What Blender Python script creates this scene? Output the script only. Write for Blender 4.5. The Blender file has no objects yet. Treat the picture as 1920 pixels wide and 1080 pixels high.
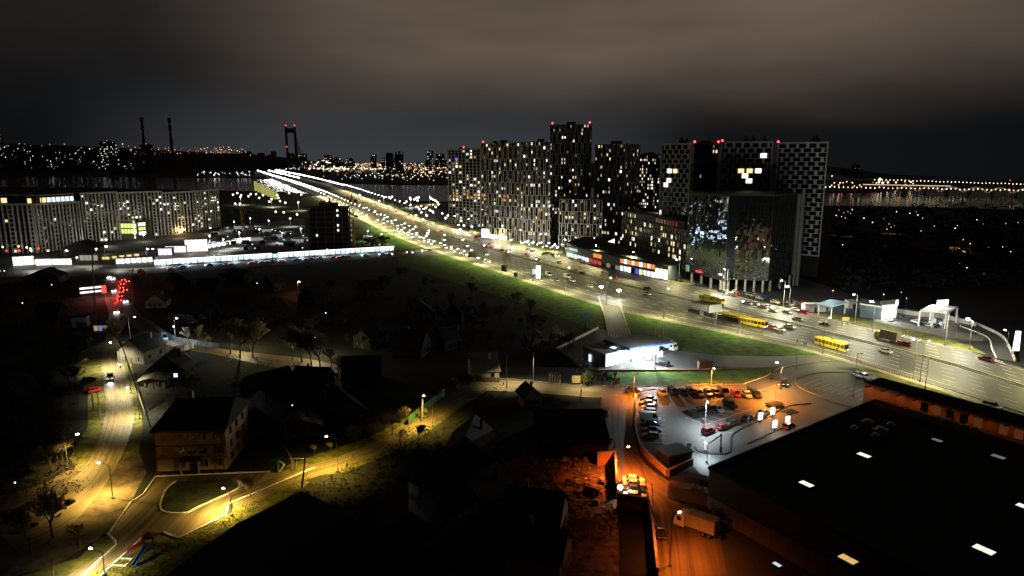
import bpy, math, random
from mathutils import Vector, Matrix
random.seed(7)
S = bpy.context.scene
COL = S.collection
# ------------------------------------------------------------------ camera
F, H, VH = 1280.0, 65.0, 300.0            # focal length (px of a 1920 wide frame), eye height, horizon row
TH = math.atan((540 - VH) / F)
CT, ST = math.cos(TH), math.sin(TH)
cam_d = bpy.data.cameras.new('camera')
cam = bpy.data.objects.new('camera', cam_d); COL.objects.link(cam)
cam.location = (0, 0, H); cam.rotation_euler = (math.pi / 2 - TH, 0, 0)
cam_d.sensor_width = 36; cam_d.lens = 36 * F / 1920
cam_d.clip_start = 1; cam_d.clip_end = 40000
S.camera = cam
S.view_settings.view_transform = 'Standard'; S.view_settings.look = 'None'
S.view_settings.exposure = 0; S.view_settings.gamma = 1; S.view_settings.use_curve_mapping = False
S.cycles.max_bounces = 4; S.cycles.diffuse_bounces = 1; S.cycles.glossy_bounces = 2
S.cycles.transmission_bounces = 2; S.cycles.caustics_reflective = False; S.cycles.caustics_refractive = False
S.cycles.sample_clamp_indirect = 2.0; S.cycles.use_denoising = True
S.cycles.use_light_tree = True
# ------------------------------------------------------------------ night sky: a low cloud deck lit from the city
W = bpy.data.worlds.new('World'); S.world = W; W.use_nodes = True
nt = W.node_tree; nt.nodes.clear()
def wn(t, **k):
    n = nt.nodes.new(t)
    for a, b in k.items(): setattr(n, a, b)
    return n
def wm(op, a, b=None, c=None, clamp=False):
    n = wn('ShaderNodeMath', operation=op, use_clamp=clamp)
    for i, q in enumerate((a, b, c)):
        if q is None: continue
        if isinstance(q, (int, float)): n.inputs[i].default_value = q
        else: nt.links.new(q, n.inputs[i])
    return n.outputs[0]
def wmap(val, a, b, c=0.0, d=1.0):
    n = wn('ShaderNodeMapRange', interpolation_type='SMOOTHSTEP')
    nt.links.new(val, n.inputs[0])
    for i, q in enumerate((a, b, c, d)): n.inputs[i + 1].default_value = q
    return n.outputs[0]
tc = wn('ShaderNodeTexCoord'); nrm = wn('ShaderNodeVectorMath', operation='NORMALIZE')
nt.links.new(tc.outputs['Generated'], nrm.inputs[0])
sep = wn('ShaderNodeSeparateXYZ'); nt.links.new(nrm.outputs[0], sep.inputs[0])
z = sep.outputs[2]
mp = wn('ShaderNodeMapping'); mp.inputs['Scale'].default_value = (1.6, 1.6, 7.0)
nt.links.new(nrm.outputs[0], mp.inputs[0])
nz = wn('ShaderNodeTexNoise'); nz.inputs['Scale'].default_value = 1.7; nz.inputs['Detail'].default_value = 3; nz.inputs['Roughness'].default_value = .45
nt.links.new(mp.outputs[0], nz.inputs['Vector'])
nv = wm('SUBTRACT', nz.outputs[0], .5)
zz = wm('ADD', z, wm('MULTIPLY', nv, .035))
deck = wmap(zz, .03, .175)                              # 0 under the deck's edge, 1 in the cloud
def toward(az, el=0.12, p=1.0):                          # how near a direction is to a bearing, 0..1
    d = wn('ShaderNodeVectorMath', operation='DOT_PRODUCT')
    nt.links.new(nrm.outputs[0], d.inputs[0])
    a = math.radians(az)
    d.inputs[1].default_value = Vector((math.sin(a), math.cos(a), el)).normalized()
    return d.outputs['Value']
glow = wmap(toward(12, .20), .76, 1.0, .0, 1.0)            # the city's glow on the cloud, a few degrees east of the view
cloud = wm('MULTIPLY', deck, wm('MULTIPLY', wm('ADD', wm('MULTIPLY', glow, .086), .0065), wm('ADD', wm('MULTIPLY', nv, 1.2), 1.0)))
hglow = wm('MULTIPLY', wmap(toward(-9, .0), .90, 1.0), wmap(z, .14, .0, 0, 1))
def wcol(fac, rgb):
    n = wn('ShaderNodeVectorMath', operation='SCALE'); n.inputs[0].default_value = rgb
    nt.links.new(fac, n.inputs['Scale']); return n.outputs[0]
def wadd(a, b):
    n = wn('ShaderNodeVectorMath', operation='ADD'); nt.links.new(a, n.inputs[0]); nt.links.new(b, n.inputs[1]); return n.outputs[0]
one = wm('ADD', wmap(toward(0, .0), .60, .97, .0020, .0072), 0.0)
warm = wcol(cloud, (1.26, .92, .68))
total = wadd(wadd(warm, wcol(one, (.85, .98, 1.14))), wcol(hglow, (.034, .037, .041)))
bg = wn('ShaderNodeBackground'); nt.links.new(total, bg.inputs[0]); bg.inputs[1].default_value = 1.0
wo = wn('ShaderNodeOutputWorld'); nt.links.new(bg.outputs[0], wo.inputs[0])
# ------------------------------------------------------------------ survey helpers
def g(u, v, z=0.0):                                       # the place on the level z seen at a point of the survey photograph
    a = (u - 960) / F; b = (540 - v) / F
    dy = CT + b * ST; dz = -ST + b * CT
    t = (z - H) / dz
    return Vector((a * t, dy * t, z))
def zat(p, v):                                            # height above ground that shows at row v over the place p
    k = (540 - v) / F
    return H + p[1] * (k * CT - ST) / (CT + k * ST)
def cr(pts, n):                                           # smooth polyline through pts, n samples evenly spaced by length
    P = [Vector(p) for p in pts]
    if len(P) < 3: D = P
    else:
        Q = [P[0] * 2 - P[1]] + P + [P[-1] * 2 - P[-2]]; D = []
        for i in range(1, len(Q) - 2):
            a, b, c, d = Q[i - 1:i + 3]
            for k in range(12):
                t = k / 12
                D.append(.5 * ((2 * b) + (c - a) * t + (2 * a - 5 * b + 4 * c - d) * t * t + (3 * b - a - 3 * c + d) * t ** 3))
        D.append(P[-1])
    L = [0]
    for a, b in zip(D, D[1:]): L.append(L[-1] + (b - a).length)
    out = []; j = 0
    for k in range(n):
        s = L[-1] * k / (n - 1)
        while j < len(L) - 2 and L[j + 1] < s: j += 1
        w = (s - L[j]) / max(1e-9, L[j + 1] - L[j])
        out.append(D[j].lerp(D[j + 1], w))
    return out
def gl(pts, z=0.0): return [g(u, v, z) for u, v in pts]
# ------------------------------------------------------------------ mesh builder
class MB:
    def __init__(s): s.v = []; s.f = []; s.m = []; s.uv = None
    def quad(s, a, b, c, d, m=0):
        n = len(s.v); s.v += [tuple(a), tuple(b), tuple(c), tuple(d)]; s.f.append((n, n + 1, n + 2, n + 3)); s.m.append(m)
    def poly(s, pts, m=0):
        n = len(s.v); s.v += [tuple(p) for p in pts]; s.f.append(tuple(range(n, n + len(pts)))); s.m.append(m)
    def box(s, c, d, rz=0.0, m=0, top=(1, 1)):            # c: centre of the base, d: sizes
        x, y, z = d[0] / 2, d[1] / 2, d[2]; co, si = math.cos(rz), math.sin(rz); n = len(s.v)
        for zz, kx, ky in ((0, 1, 1), (z, top[0], top[1])):
            for px, py in ((-x, -y), (x, -y), (x, y), (-x, y)):
                px *= kx; py *= ky
                s.v.append((c[0] + px * co - py * si, c[1] + px * si + py * co, c[2] + zz))
        for q in ((3, 2, 1, 0), (4, 5, 6, 7), (0, 1, 5, 4), (1, 2, 6, 5), (2, 3, 7, 6), (3, 0, 4, 7)):
            s.f.append(tuple(n + i for i in q)); s.m.append(m)
        return s
    def tube(s, a, b, r0, r1=None, n=6, m=0, caps=True):
        a, b = Vector(a), Vector(b); r1 = r0 if r1 is None else r1
        d = (b - a)
        if d.length < 1e-6: return s
        q = d.to_track_quat('Z', 'Y'); k = len(s.v)
        for p, r in ((a, r0), (b, r1)):
            for i in range(n):
                t = 2 * math.pi * i / n
                s.v.append(tuple(p + q @ Vector((math.cos(t) * r, math.sin(t) * r, 0))))
        for i in range(n):
            j = (i + 1) % n; s.f.append((k + i, k + j, k + n + j, k + n + i)); s.m.append(m)
        if caps:
            s.f.append(tuple(k + i for i in reversed(range(n)))); s.m.append(m)
            s.f.append(tuple(k + n + i for i in range(n))); s.m.append(m)
        return s
    def prism(s, pts, z0, z1, m=0, mt=None):              # pts: counter-clockwise footprint
        n = len(s.v); k = len(pts)
        for z in (z0, z1):
            for p in pts: s.v.append((p[0], p[1], z))
        for i in range(k):
            j = (i + 1) % k; s.f.append((n + i, n + j, n + k + j, n + k + i)); s.m.append(m)
        s.f.append(tuple(n + k + i for i in range(k))); s.m.append(m if mt is None else mt)
        s.f.append(tuple(n + i for i in reversed(range(k)))); s.m.append(m)
        return s
    def ball(s, c, r, m=0, nu=8, nv=5, sq=(1, 1, 1)):
        k = len(s.v)
        for j in range(nv + 1):
            ph = math.pi * j / nv
            for i in range(nu):
                t = 2 * math.pi * i / nu
                s.v.append((c[0] + r * sq[0] * math.sin(ph) * math.cos(t), c[1] + r * sq[1] * math.sin(ph) * math.sin(t), c[2] - r * sq[2] * math.cos(ph)))
        for j in range(nv):
            for i in range(nu):
                i2 = (i + 1) % nu
                s.f.append((k + j * nu + i, k + j * nu + i2, k + (j + 1) * nu + i2, k + (j + 1) * nu + i)); s.m.append(m)
        return s
    def mesh(s, name, mats):
        me = bpy.data.meshes.new(name); me.from_pydata(s.v, [], s.f)
        for mt in (mats if isinstance(mats, (list, tuple)) else [mats]): me.materials.append(mt)
        if any(s.m): me.polygons.foreach_set('material_index', s.m)
        if s.uv:
            l = me.uv_layers.new(name='UVMap')
            flat = []
            for f in s.f:
                for i in f: flat += s.uv[i]
            l.data.foreach_set('uv', flat)
        me.update(); return me
def put(name, me, parent=None, loc=(0, 0, 0), rz=0.0, **props):
    o = bpy.data.objects.new(name, me); COL.objects.link(o)
    if parent is not None: o.parent = parent
    o.location = loc
    if rz: o.rotation_euler = (0, 0, rz)
    for k, v in props.items():
        if v is not None: o[k] = v
    return o
def build(mb, name, mats, parent=None, loc=(0, 0, 0), rz=0.0, **props): return put(name, mb.mesh(name, mats), parent, loc, rz, **props)
def thing(name, label, cat, loc=(0, 0, 0), rz=0.0, group=None):
    return put(name, None, None, loc, rz, label=label, category=cat, group=group)
def copy_tree(o, parent=None):
    c = o.copy(); COL.objects.link(c)
    if parent is not None: c.parent = parent
    for ch in KIDS.get(o.name, ()): copy_tree(ch, c)
    return c
KIDS = {}
# ------------------------------------------------------------------ materials
MATS = {}
def mat(name, rgb, rough=.8, metal=0.0, spec=.3, noise=0.0, nscale=1.0, rgb2=None, bump=0.0, detail=4, coat=0.0):
    if name in MATS: return MATS[name]
    m = bpy.data.materials.new(name); m.use_nodes = True; t = m.node_tree; b = t.nodes['Principled BSDF']
    b.inputs['Roughness'].default_value = rough; b.inputs['Metallic'].default_value = metal
    b.inputs['Specular IOR Level'].default_value = spec; b.inputs['Coat Weight'].default_value = coat
    b.inputs['Base Color'].default_value = (*rgb, 1)
    if noise or rgb2 or bump:
        c = t.nodes.new('ShaderNodeTexCoord'); n = t.nodes.new('ShaderNodeTexNoise')
        n.inputs['Scale'].default_value = nscale; n.inputs['Detail'].default_value = detail; n.inputs['Roughness'].default_value = .62
        t.links.new(c.outputs['Object'], n.inputs['Vector'])
        r = t.nodes.new('ShaderNodeValToRGB'); r.color_ramp.elements[0].position = .36; r.color_ramp.elements[1].position = .64
        d = rgb2 or tuple(q * (1 + noise) for q in rgb)
        r.color_ramp.elements[0].color = (*(tuple(q * (1 - noise) for q in rgb)), 1); r.color_ramp.elements[1].color = (*d, 1)
        t.links.new(n.outputs[0], r.inputs[0]); t.links.new(r.outputs[0], b.inputs['Base Color'])
        if bump:
            u = t.nodes.new('ShaderNodeBump'); u.inputs['Strength'].default_value = bump; u.inputs['Distance'].default_value = .3
            t.links.new(n.outputs[0], u.inputs['Height']); t.links.new(u.outputs[0], b.inputs['Normal'])
    MATS[name] = m; return m
def emit(name, rgb, st, sample=False, base=(.02, .02, .02)):
    if name in MATS: return MATS[name]
    m = bpy.data.materials.new(name); m.use_nodes = True; b = m.node_tree.nodes['Principled BSDF']
    b.inputs['Base Color'].default_value = (*base, 1); b.inputs['Roughness'].default_value = .6
    b.inputs['Emission Color'].default_value = (*rgb, 1); b.inputs['Emission Strength'].default_value = st
    m.cycles.emission_sampling = 'AUTO' if sample else 'NONE'
    MATS[name] = m; return m
def road_mat(name, rgb, var=.35, track=.35, lane=3.6, patch=1.0):
    """asphalt with tyre tracks: U runs across in metres, V along"""
    m = bpy.data.materials.new(name); m.use_nodes = True; t = m.node_tree; b = t.nodes['Principled BSDF']
    b.inputs['Roughness'].default_value = .62; b.inputs['Specular IOR Level'].default_value = .35
    uv = t.nodes.new('ShaderNodeUVMap'); uv.uv_map = 'UVMap'
    def noise(scale, sx, sy, det=4):
        mp = t.nodes.new('ShaderNodeMapping'); mp.inputs['Scale'].default_value = (sx, sy, 1); t.links.new(uv.outputs[0], mp.inputs[0])
        n = t.nodes.new('ShaderNodeTexNoise'); n.inputs['Scale'].default_value = scale; n.inputs['Detail'].default_value = det
        t.links.new(mp.outputs[0], n.inputs['Vector']); return n.outputs[0]
    def ma(op, a, c):
        n = t.nodes.new('ShaderNodeMath'); n.operation = op
        for i, q in enumerate((a, c)):
            if isinstance(q, (int, float)): n.inputs[i].default_value = q
            else: t.links.new(q, n.inputs[i])
        return n.outputs[0]
    streak = noise(1.0, 1.3, .02); blot = noise(.12 * patch, 1, .6); fine = noise(3.0, 1, 1, 2)
    val = ma('ADD', ma('ADD', ma('MULTIPLY', ma('SUBTRACT', streak, .5), track * 4), ma('MULTIPLY', ma('SUBTRACT', blot, .5), var * 4)), ma('MULTIPLY', ma('SUBTRACT', fine, .5), .5))
    val = ma('MAXIMUM', ma('ADD', val, 1.0), .25)
    sc = t.nodes.new('ShaderNodeVectorMath'); sc.operation = 'SCALE'; sc.inputs[0].default_value = rgb; t.links.new(val, sc.inputs['Scale'])
    t.links.new(sc.outputs[0], b.inputs['Base Color'])
    MATS[name] = m; return m
ASPH = road_mat('asphalt', (.075, .073, .068)); ASPH_D = road_mat('old_asphalt', (.060, .058, .054), .5, .5)
LOT = road_mat('car_park_asphalt', (.075, .075, .075), .3, .15)
DIRT = mat('dirt', (.10, .075, .045), .95, noise=.55, nscale=.25, bump=.5, detail=8)
DIRTROAD = road_mat('dirt_road', (.135, .105, .062), .5, .6)
GRASS = mat('grass_blades', (.030, .095, .004), .95, noise=.45, nscale=.35, rgb2=(.068, .150, .008), bump=.6, detail=8)
GRASS_DRY = mat('dry_grass', (.070, .078, .012), .95, noise=.4, nscale=.4, rgb2=(.14, .135, .03), bump=.7, detail=8)
SOIL = mat('dark_soil', (.013, .014, .011), .95, noise=.6, nscale=.03, bump=.3, detail=8)
CONC = mat('concrete', (.30, .29, .27), .85, noise=.2, nscale=.6); CONC_D = mat('dark_concrete', (.13, .125, .12), .85, noise=.3, nscale=.4)
PAVE = mat('paving', (.20, .19, .165), .9, noise=.3, nscale=.7)
WHITE = mat('white_paint', (.78, .77, .74), .6, noise=.12, nscale=2); KERBW = mat('kerb_whitewash', (.62, .60, .55), .8, noise=.3, nscale=1.5)
STEEL = mat('galvanised_steel', (.30, .31, .31), .45, .6); DARKM = mat('dark_metal', (.035, .035, .038), .5, .3)
BLACK = mat('black_rubber', (.012, .012, .012), .8); GLASS = mat('dark_glass', (.012, .014, .018), .06, spec=.8)
WOOD = mat('weathered_wood', (.10, .075, .05), .9, noise=.4, nscale=3); BARK = mat('bark', (.085, .065, .045), .95, noise=.4, nscale=5)
TWIG = mat('lit_twigs', (.24, .20, .13), .95); TWIG_SHADE = mat('shaded_twigs', (.030, .026, .02), .95)  # pale copy for lamplit trees, near-black copy for trees in shade
ROOFD = mat('dark_roof', (.014, .0135, .013), .8, noise=.4, nscale=.8); PLASTER = mat('plaster', (.36, .32, .26), .9, noise=.2, nscale=.8)
LINE = mat('road_paint', (.62, .61, .56), .7, noise=.3, nscale=1.2)
LAMPW = emit('lamp_glow_white', (1, .97, .88), 38); LAMPC = emit('lamp_glow_cool', (.86, .94, 1), 30)
LAMPO = emit('lamp_glow_sodium', (1, .62, .22), 22); RED = emit('red_beacon', (1, .02, .03), 18); REDT = emit('tail_lamp', (1, .09, .07), 5)
HEADL = emit('headlamp', (1, .97, .9), 14)
WINW = emit('lit_window_white', (1, .94, .82), 2.2); WINY = emit('lit_window_yellow', (1, .78, .36), 1.2)
WINC = emit('lit_window_cool', (.80, .92, 1), 1.3); WINO = emit('lit_window_orange', (1, .50, .16), .8); WINP = emit('lit_window_violet', (.25, .12, 1), 1.2)
WINS = emit('lit_window_soft', (1, .88, .66), .7); WINDIM = emit('dim_window', (1, .85, .6), .22); WINB = emit('lit_window_blue', (.1, .2, 1), .9)
LITS = [WINW, WINW, WINW, WINC, WINY, WINY, WINDIM, WINDIM, WINDIM, WINS, WINS, WINO]
# ------------------------------------------------------------------ lamps
NL = [0]
def light(loc, power, rgb, kind='SPOT', size=150, r=.25, aim=None, blend=1.0, parent=None):
    d = bpy.data.lights.new('lamp_light', kind); d.energy = power; d.color = rgb; d.shadow_soft_size = r
    if kind == 'SPOT': d.spot_size = math.radians(size); d.spot_blend = blend
    o = bpy.data.objects.new('lamp_light', d); COL.objects.link(o); o.location = loc
    if aim is not None: o.rotation_euler = (Vector(aim) - Vector(loc)).to_track_quat('-Z', 'Y').to_euler()
    if parent is not None: o.parent = parent
    NL[0] += 1; return o
# ================================================================== the setting
def struct(mb, name, mats, **k): return build(mb, name, mats, kind='structure', **k)
def ribbon(name, A, B, z, m, n=40, nu=1, **k):
    a, b = cr(gl(A), n), cr(gl(B), n); mb = MB(); mb.uv = []; L = 0
    for i in range(n):
        if i: L += ((a[i] - a[i - 1]).length + (b[i] - b[i - 1]).length) / 2
        w = (b[i] - a[i]).length
        for j in range(nu + 1):
            p = a[i].lerp(b[i], j / nu); mb.v.append((p.x, p.y, z)); mb.uv.append((w * j / nu, L))
    for i in range(n - 1):
        for j in range(nu):
            q = i * (nu + 1) + j; f = (q, q + 1, q + nu + 2, q + nu + 1)
            va, vb, vc = (Vector(mb.v[t]) for t in f[:3])
            if (vb - va).cross(vc - va).z < 0: f = f[::-1]
            mb.f.append(f); mb.m.append(0)
    return struct(mb, name, m, **k)
def patch(name, P, z, m, smooth=0, uv=True, **k):
    p = cr(gl(P + [P[0]]), smooth)[:-1] if smooth else gl(P)
    ar = sum(a.x * b.y - b.x * a.y for a, b in zip(p, p[1:] + p[:1]))
    if ar < 0: p = p[::-1]
    mb = MB(); mb.uv = [(q.x, q.y) for q in p]; mb.poly([(q.x, q.y, z) for q in p])
    return struct(mb, name, m, **k)
def kerb_mb(P, w=.25, h=.14, z=0.0, mb=None, closed=False):
    mb = mb or MB(); n = len(P)
    nr = []
    for i in range(n):
        a = P[max(0, i - 1)]; b = P[min(n - 1, i + 1)]; d = (b - a); d.z = 0; d.normalize(); nr.append(Vector((-d.y, d.x, 0)))
    k = len(mb.v)
    for p, q in zip(P, nr):
        for s, zz in ((-1, 0), (-1, h), (1, h), (1, 0)):
            mb.v.append((p.x + q.x * w / 2 * s, p.y + q.y * w / 2 * s, z + zz))
    for i in range(n - 1):
        for j in range(3):
            mb.f.append((k + i * 4 + j, k + i * 4 + 4 + j, k + i * 4 + 5 + j, k + i * 4 + 1 + j)); mb.m.append(0)
    mb.f.append((k, k + 1, k + 2, k + 3)); mb.m.append(0); e = k + (n - 1) * 4
    mb.f.append((e + 3, e + 2, e + 1, e)); mb.m.append(0)
    return mb
def kerb(name, px, w=.25, h=.14, z=.02, m=None, n=None, **k):
    P = cr(gl(px), n or max(2, len(px) * 5)) if n != 0 else gl(px)
    return struct(kerb_mb(P, w, h, z), name, m or KERBW, **k)
# --- land, river, far bank, hills
def landpoly(name, P, z0=-3.0):
    p = [Vector((a[0], a[1], 0)) for a in P]
    if sum(a.x * b.y - b.x * a.y for a, b in zip(p, p[1:] + p[:1])) < 0: p = p[::-1]
    return struct(MB().prism(p, z0, 0), name, SOIL)
landpoly('ground', [(-1500, -120), (1500, -120)] + [tuple(g(u, v)[:2]) for u, v in ((1960, 394), (1740, 388), (1545, 385), (1200, 382), (840, 378), (760, 376), (640, 368), (540, 360), (420, 357), (200, 352), (-80, 349))] + [(-1500, 1100)])
landpoly('far_bank', [tuple(g(u, v)[:2]) for u, v in ((-400, 331), (0, 331), (200, 331.5), (400, 332.5), (480, 334), (560, 337), (640, 343), (760, 346), (900, 347), (1200, 352), (1500, 361), (1640, 360), (1700, 354), (1800, 350), (2300, 345), (2300, 339), (1700, 338.5), (1500, 338), (1490, 306.5))] + [(3000, 16000), (-14000, 16000), (-14000, 3000)])
wm_ = mat('river_water', (.004, .006, .008), .12, spec=.3)
_t = wm_.node_tree; _b = _t.nodes['Principled BSDF']
_c = _t.nodes.new('ShaderNodeTexCoord'); _m = _t.nodes.new('ShaderNodeMapping'); _m.inputs['Scale'].default_value = (.05, .02, 1)
_n = _t.nodes.new('ShaderNodeTexNoise'); _n.inputs['Scale'].default_value = 1; _n.inputs['Detail'].default_value = 3
_u = _t.nodes.new('ShaderNodeBump'); _u.inputs['Strength'].default_value = .12; _u.inputs['Distance'].default_value = 1.5
_t.links.new(_c.outputs['Object'], _m.inputs[0]); _t.links.new(_m.outputs[0], _n.inputs['Vector']); _t.links.new(_n.outputs[0], _u.inputs['Height']); _t.links.new(_u.outputs[0], _b.inputs['Normal'])
mb = MB(); mb.poly([(-9000, 400, -1.2), (9000, 400, -1.2), (9000, 2050, -1.2), (900, 2150, -1.2), (900, 6500, -1.2), (-9000, 6500, -1.2)]); struct(mb, 'river', wm_)
def hill(name, prof, d, depth, m, seed):                  # prof: ridge line (column, row) at distance d
    rnd = random.Random(seed); mb = MB(); n = 60; P = cr([Vector((u, v, 0)) for u, v in prof], n)
    cols = []
    for p in P:
        a = (p.x - 960) / F; dirx = a / CT
        top = None; ring = []
        for k, (f, hh) in enumerate(((-.9, 0.0), (-.6, .35), (-.3, .8), (0, 1), (.4, 1.0), (1, .6))):
            Y = d + depth * f; X = dirx * d * (1 + .0 * f)
            zr = zat((X, d), p.y)
            ring.append((X, Y, max(.3, zr * hh * (1 + rnd.uniform(-.06, .06) * (0 < hh < 1)))))
        cols.append(ring)
    for r in cols: mb.v += r
    k = 6
    for i in range(n - 1):
        for j in range(k - 1):
            mb.f.append((i * k + j, i * k + k + j, i * k + k + j + 1, i * k + j + 1)); mb.m.append(0)
    o = struct(mb, name, m)
    for q in o.data.polygons: q.use_smooth = True
    return P
HILLM = mat('wooded_slope', (.016, .018, .016), .95, noise=.5, nscale=.01)
hill('hills', [(-260, 262), (0, 268), (120, 272), (240, 278), (330, 283), (420, 287), (480, 291), (540, 298), (590, 306)], 4300, 900, HILLM, 3)
hill('hills', [(1480, 306), (1540, 312), (1580, 319), (1620, 326), (1660, 337), (1700, 344)], 2900, 500, HILLM, 4)
# --- grass and verges (each sheet a little above the one below)
patch('lawn', [(742, 483), (830, 475), (872, 484), (960, 514), (1060, 548), (1122, 566), (1136, 605), (1128, 626), (1080, 606), (1010, 578), (940, 556), (860, 532), (790, 510), (750, 498)], .02, GRASS)
patch('lawn', [(664, 432), (700, 424), (760, 447), (800, 462), (742, 470), (664, 480)], .02, GRASS)
patch('lawn', [(1160, 566), (1300, 607), (1420, 632), (1548, 664), (1350, 668), (1268, 657), (1230, 640), (1184, 632)], .02, GRASS)
patch('lawn', [(1140, 698), (1440, 690), (1470, 684), (1540, 672), (1480, 686), (1442, 702), (1400, 720), (1300, 722), (1148, 726)], .02, GRASS)
patch('lawn', [(1545, 663), (1640, 690), (1600, 680), (1470, 684)], .015, GRASS)
patch('verge', [(880, 436), (960, 456), (1050, 481), (1160, 506), (1285, 533), (1340, 547), (1345, 541), (1285, 525), (1160, 497), (1050, 470), (960, 446), (880, 428)], .03, GRASS_DRY)
patch('verge', [(1500, 586), (1600, 606), (1700, 636), (1760, 648), (1850, 665), (1820, 648), (1725, 622), (1640, 602), (1560, 588)], .03, GRASS_DRY)
patch('verge', [(1610, 690), (1700, 712), (1800, 742), (1900, 770), (1870, 768), (1800, 760), (1720, 735), (1640, 712)], .02, GRASS_DRY)
patch('lawn', [(195, 1000), (205, 1005), (270, 1010), (300, 1003), (330, 1012), (430, 965), (445, 942), (560, 890), (580, 905), (470, 985), (380, 1030), (310, 1085), (150, 1090), (120, 1100), (-40, 1100), (150, 1045)], .02, GRASS_DRY)
patch('lawn', [(308, 962), (302, 945), (312, 918), (330, 903), (430, 898), (448, 910), (440, 920), (400, 940), (350, 960)], .05, mat('flower_bed_grass', (.03, .036, .012), .95, noise=.5, nscale=.5, bump=.5))
patch('yard', [(290, 894), (526, 884), (575, 868), (590, 876), (470, 928), (430, 945), (426, 966), (330, 1008), (305, 998), (270, 1004), (215, 1060), (150, 1085), (120, 1085), (215, 1022), (203, 1003), (246, 942), (270, 930)], .03, DIRTROAD)
patch('dirt_lot', [(-60, 945), (60, 915), (150, 872), (210, 868), (262, 850), (275, 885), (246, 940), (200, 1003), (120, 1050), (-60, 1120)], .02, DIRT)
patch('verge', [(196, 640), (235, 640), (255, 720), (268, 800), (258, 860), (215, 885), (150, 885), (130, 860), (165, 800), (165, 740), (140, 700), (150, 660)], .015, GRASS_DRY)
patch('verge', [(560, 895), (640, 888), (720, 856), (800, 812), (900, 738), (880, 725), (830, 742), (765, 780), (690, 822), (600, 850), (520, 880)], .015, GRASS_DRY)
patch('rubble_yard', [(985, 820), (1060, 800), (1118, 850), (1150, 880), (1156, 945), (1160, 1000), (1160, 1080), (1060, 1080), (1000, 960), (960, 900)], .02, mat('rubble_soil', (.11, .075, .055), .95, noise=.7, nscale=.5, bump=1.0, detail=10))
# --- paved yards
patch('forecourt', [(1042, 655), (1122, 617), (1182, 626), (1270, 658), (1350, 667), (1450, 668), (1550, 664), (1560, 680), (1440, 689), (1300, 694), (1120, 695), (1085, 690)], .04, LOT)
patch('parking_lot', [(1193, 752), (1206, 740), (1225, 731), (1420, 733), (1455, 722), (1500, 700), (1560, 690), (1630, 700), (1720, 737), (1800, 762), (1930, 800), (1930, 860), (1640, 770), (1330, 905), (1296, 872), (1252, 895), (1204, 850), (1193, 800)], .04, LOT)
patch('plaza', [(690, 372), (760, 392), (840, 425), (880, 428), (960, 446), (1050, 470), (1160, 497), (1285, 525), (1345, 541), (1500, 570), (1560, 588), (1640, 602), (1720, 622), (1780, 640), (1850, 640), (1870, 628), (1700, 585), (1500, 520), (1250, 455), (1000, 412), (840, 395), (760, 378)], .015, ASPH_D)
patch('service_station_apron', [(1640, 585), (1700, 578), (1800, 598), (1858, 622), (1840, 640), (1780, 633), (1725, 622), (1640, 602)], .03, PAVE)
patch('service_yard', [(1262, 905), (1330, 958), (1430, 1010), (1540, 1100), (1330, 1100), (1300, 940)], .03, LOT)
patch('market_square', [(20, 500), (150, 478), (290, 470), (560, 440), (600, 470), (290, 500), (120, 520)], .01, ASPH_D)
# --- roads
NEAR = [(478, 321.5), (540, 344), (600, 368), (680, 409), (760, 446), (860, 481), (960, 513), (1060, 546), (1180, 581), (1300, 606), (1420, 631), (1530, 656), (1600, 676), (1700, 706), (1800, 736), (1960, 787)]
FAR = [(500, 318.5), (570, 335), (640, 355), (720, 384), (800, 414), (880, 436), (960, 456), (1050, 481), (1160, 506), (1285, 533), (1400, 561), (1500, 586), (1600, 606), (1700, 635), (1800, 656), (1960, 706)]
def between(t, n=160):
    a, b = cr(gl(NEAR), n), cr(gl(FAR), n); return [p.lerp(q, t) for p, q in zip(a, b)]
HN = between(0); HF = between(1)
MEDT = .56
def strip(name, t0, t1, z, m, i0=0, i1=160, **k):
    mb = MB(); mb.uv = []; L = 0; n = i1 - i0
    for i in range(i0, i1):
        p, q = HN[i].lerp(HF[i], t0), HN[i].lerp(HF[i], t1)
        if i > i0: L += (p - prev).length
        prev = p; w = (HF[i] - HN[i]).length
        mb.v += [(p.x, p.y, z), (q.x, q.y, z)]; mb.uv += [(w * t0, L), (w * t1, L)]
    for i in range(n - 1):
        mb.f.append((2 * i, 2 * i + 2, 2 * i + 3, 2 * i + 1)[::-1] if False else (2 * i, 2 * i + 1, 2 * i + 3, 2 * i + 2)); mb.m.append(0)
    o = struct(mb, name, m, **k)
    if o.data.polygons[0].normal.z < 0: o.data.flip_normals()
    return o
HWY = strip('highway', -.01, 1.01, .06, ASPH)
strip('median', MEDT - .022, MEDT + .022, .075, GRASS_DRY, 20, 160)
strip('bus_lane_pavement', -.085, -.012, .05, PAVE, 30, 160)
def hk(t, w=.3, h=.16, z=.06, i0=10, i1=160): return kerb_mb([HN[i].lerp(HF[i], t) for i in range(i0, i1)], w, h, z)
struct(hk(-.011), 'kerb', CONC); struct(hk(1.011), 'kerb', CONC)
struct(hk(MEDT - .023), 'kerb', CONC); struct(hk(MEDT + .023), 'kerb', CONC)
def dashes(t0s, step=9.0, ln=4.0, w=.32, z=.085, i0=24, solid=False):
    mb = MB()
    for t in t0s:
        P = [HN[i].lerp(HF[i], t) for i in range(i0, 160)]
        L = 0; nxt = 0
        for a, b in zip(P, P[1:]):
            d = b - a; l = d.length; d.normalize(); nn = Vector((-d.y, d.x, 0)) * w / 2
            while nxt < L + l:
                s = nxt - L; p = a + d * s; q = a + d * min(s + ln, l + ln)
                mb.quad((p - nn).to_tuple()[:2] + (z,), (q - nn).to_tuple()[:2] + (z,), (q + nn).to_tuple()[:2] + (z,), (p + nn).to_tuple()[:2] + (z,)); nxt += step
            L += l
    return mb
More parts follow.
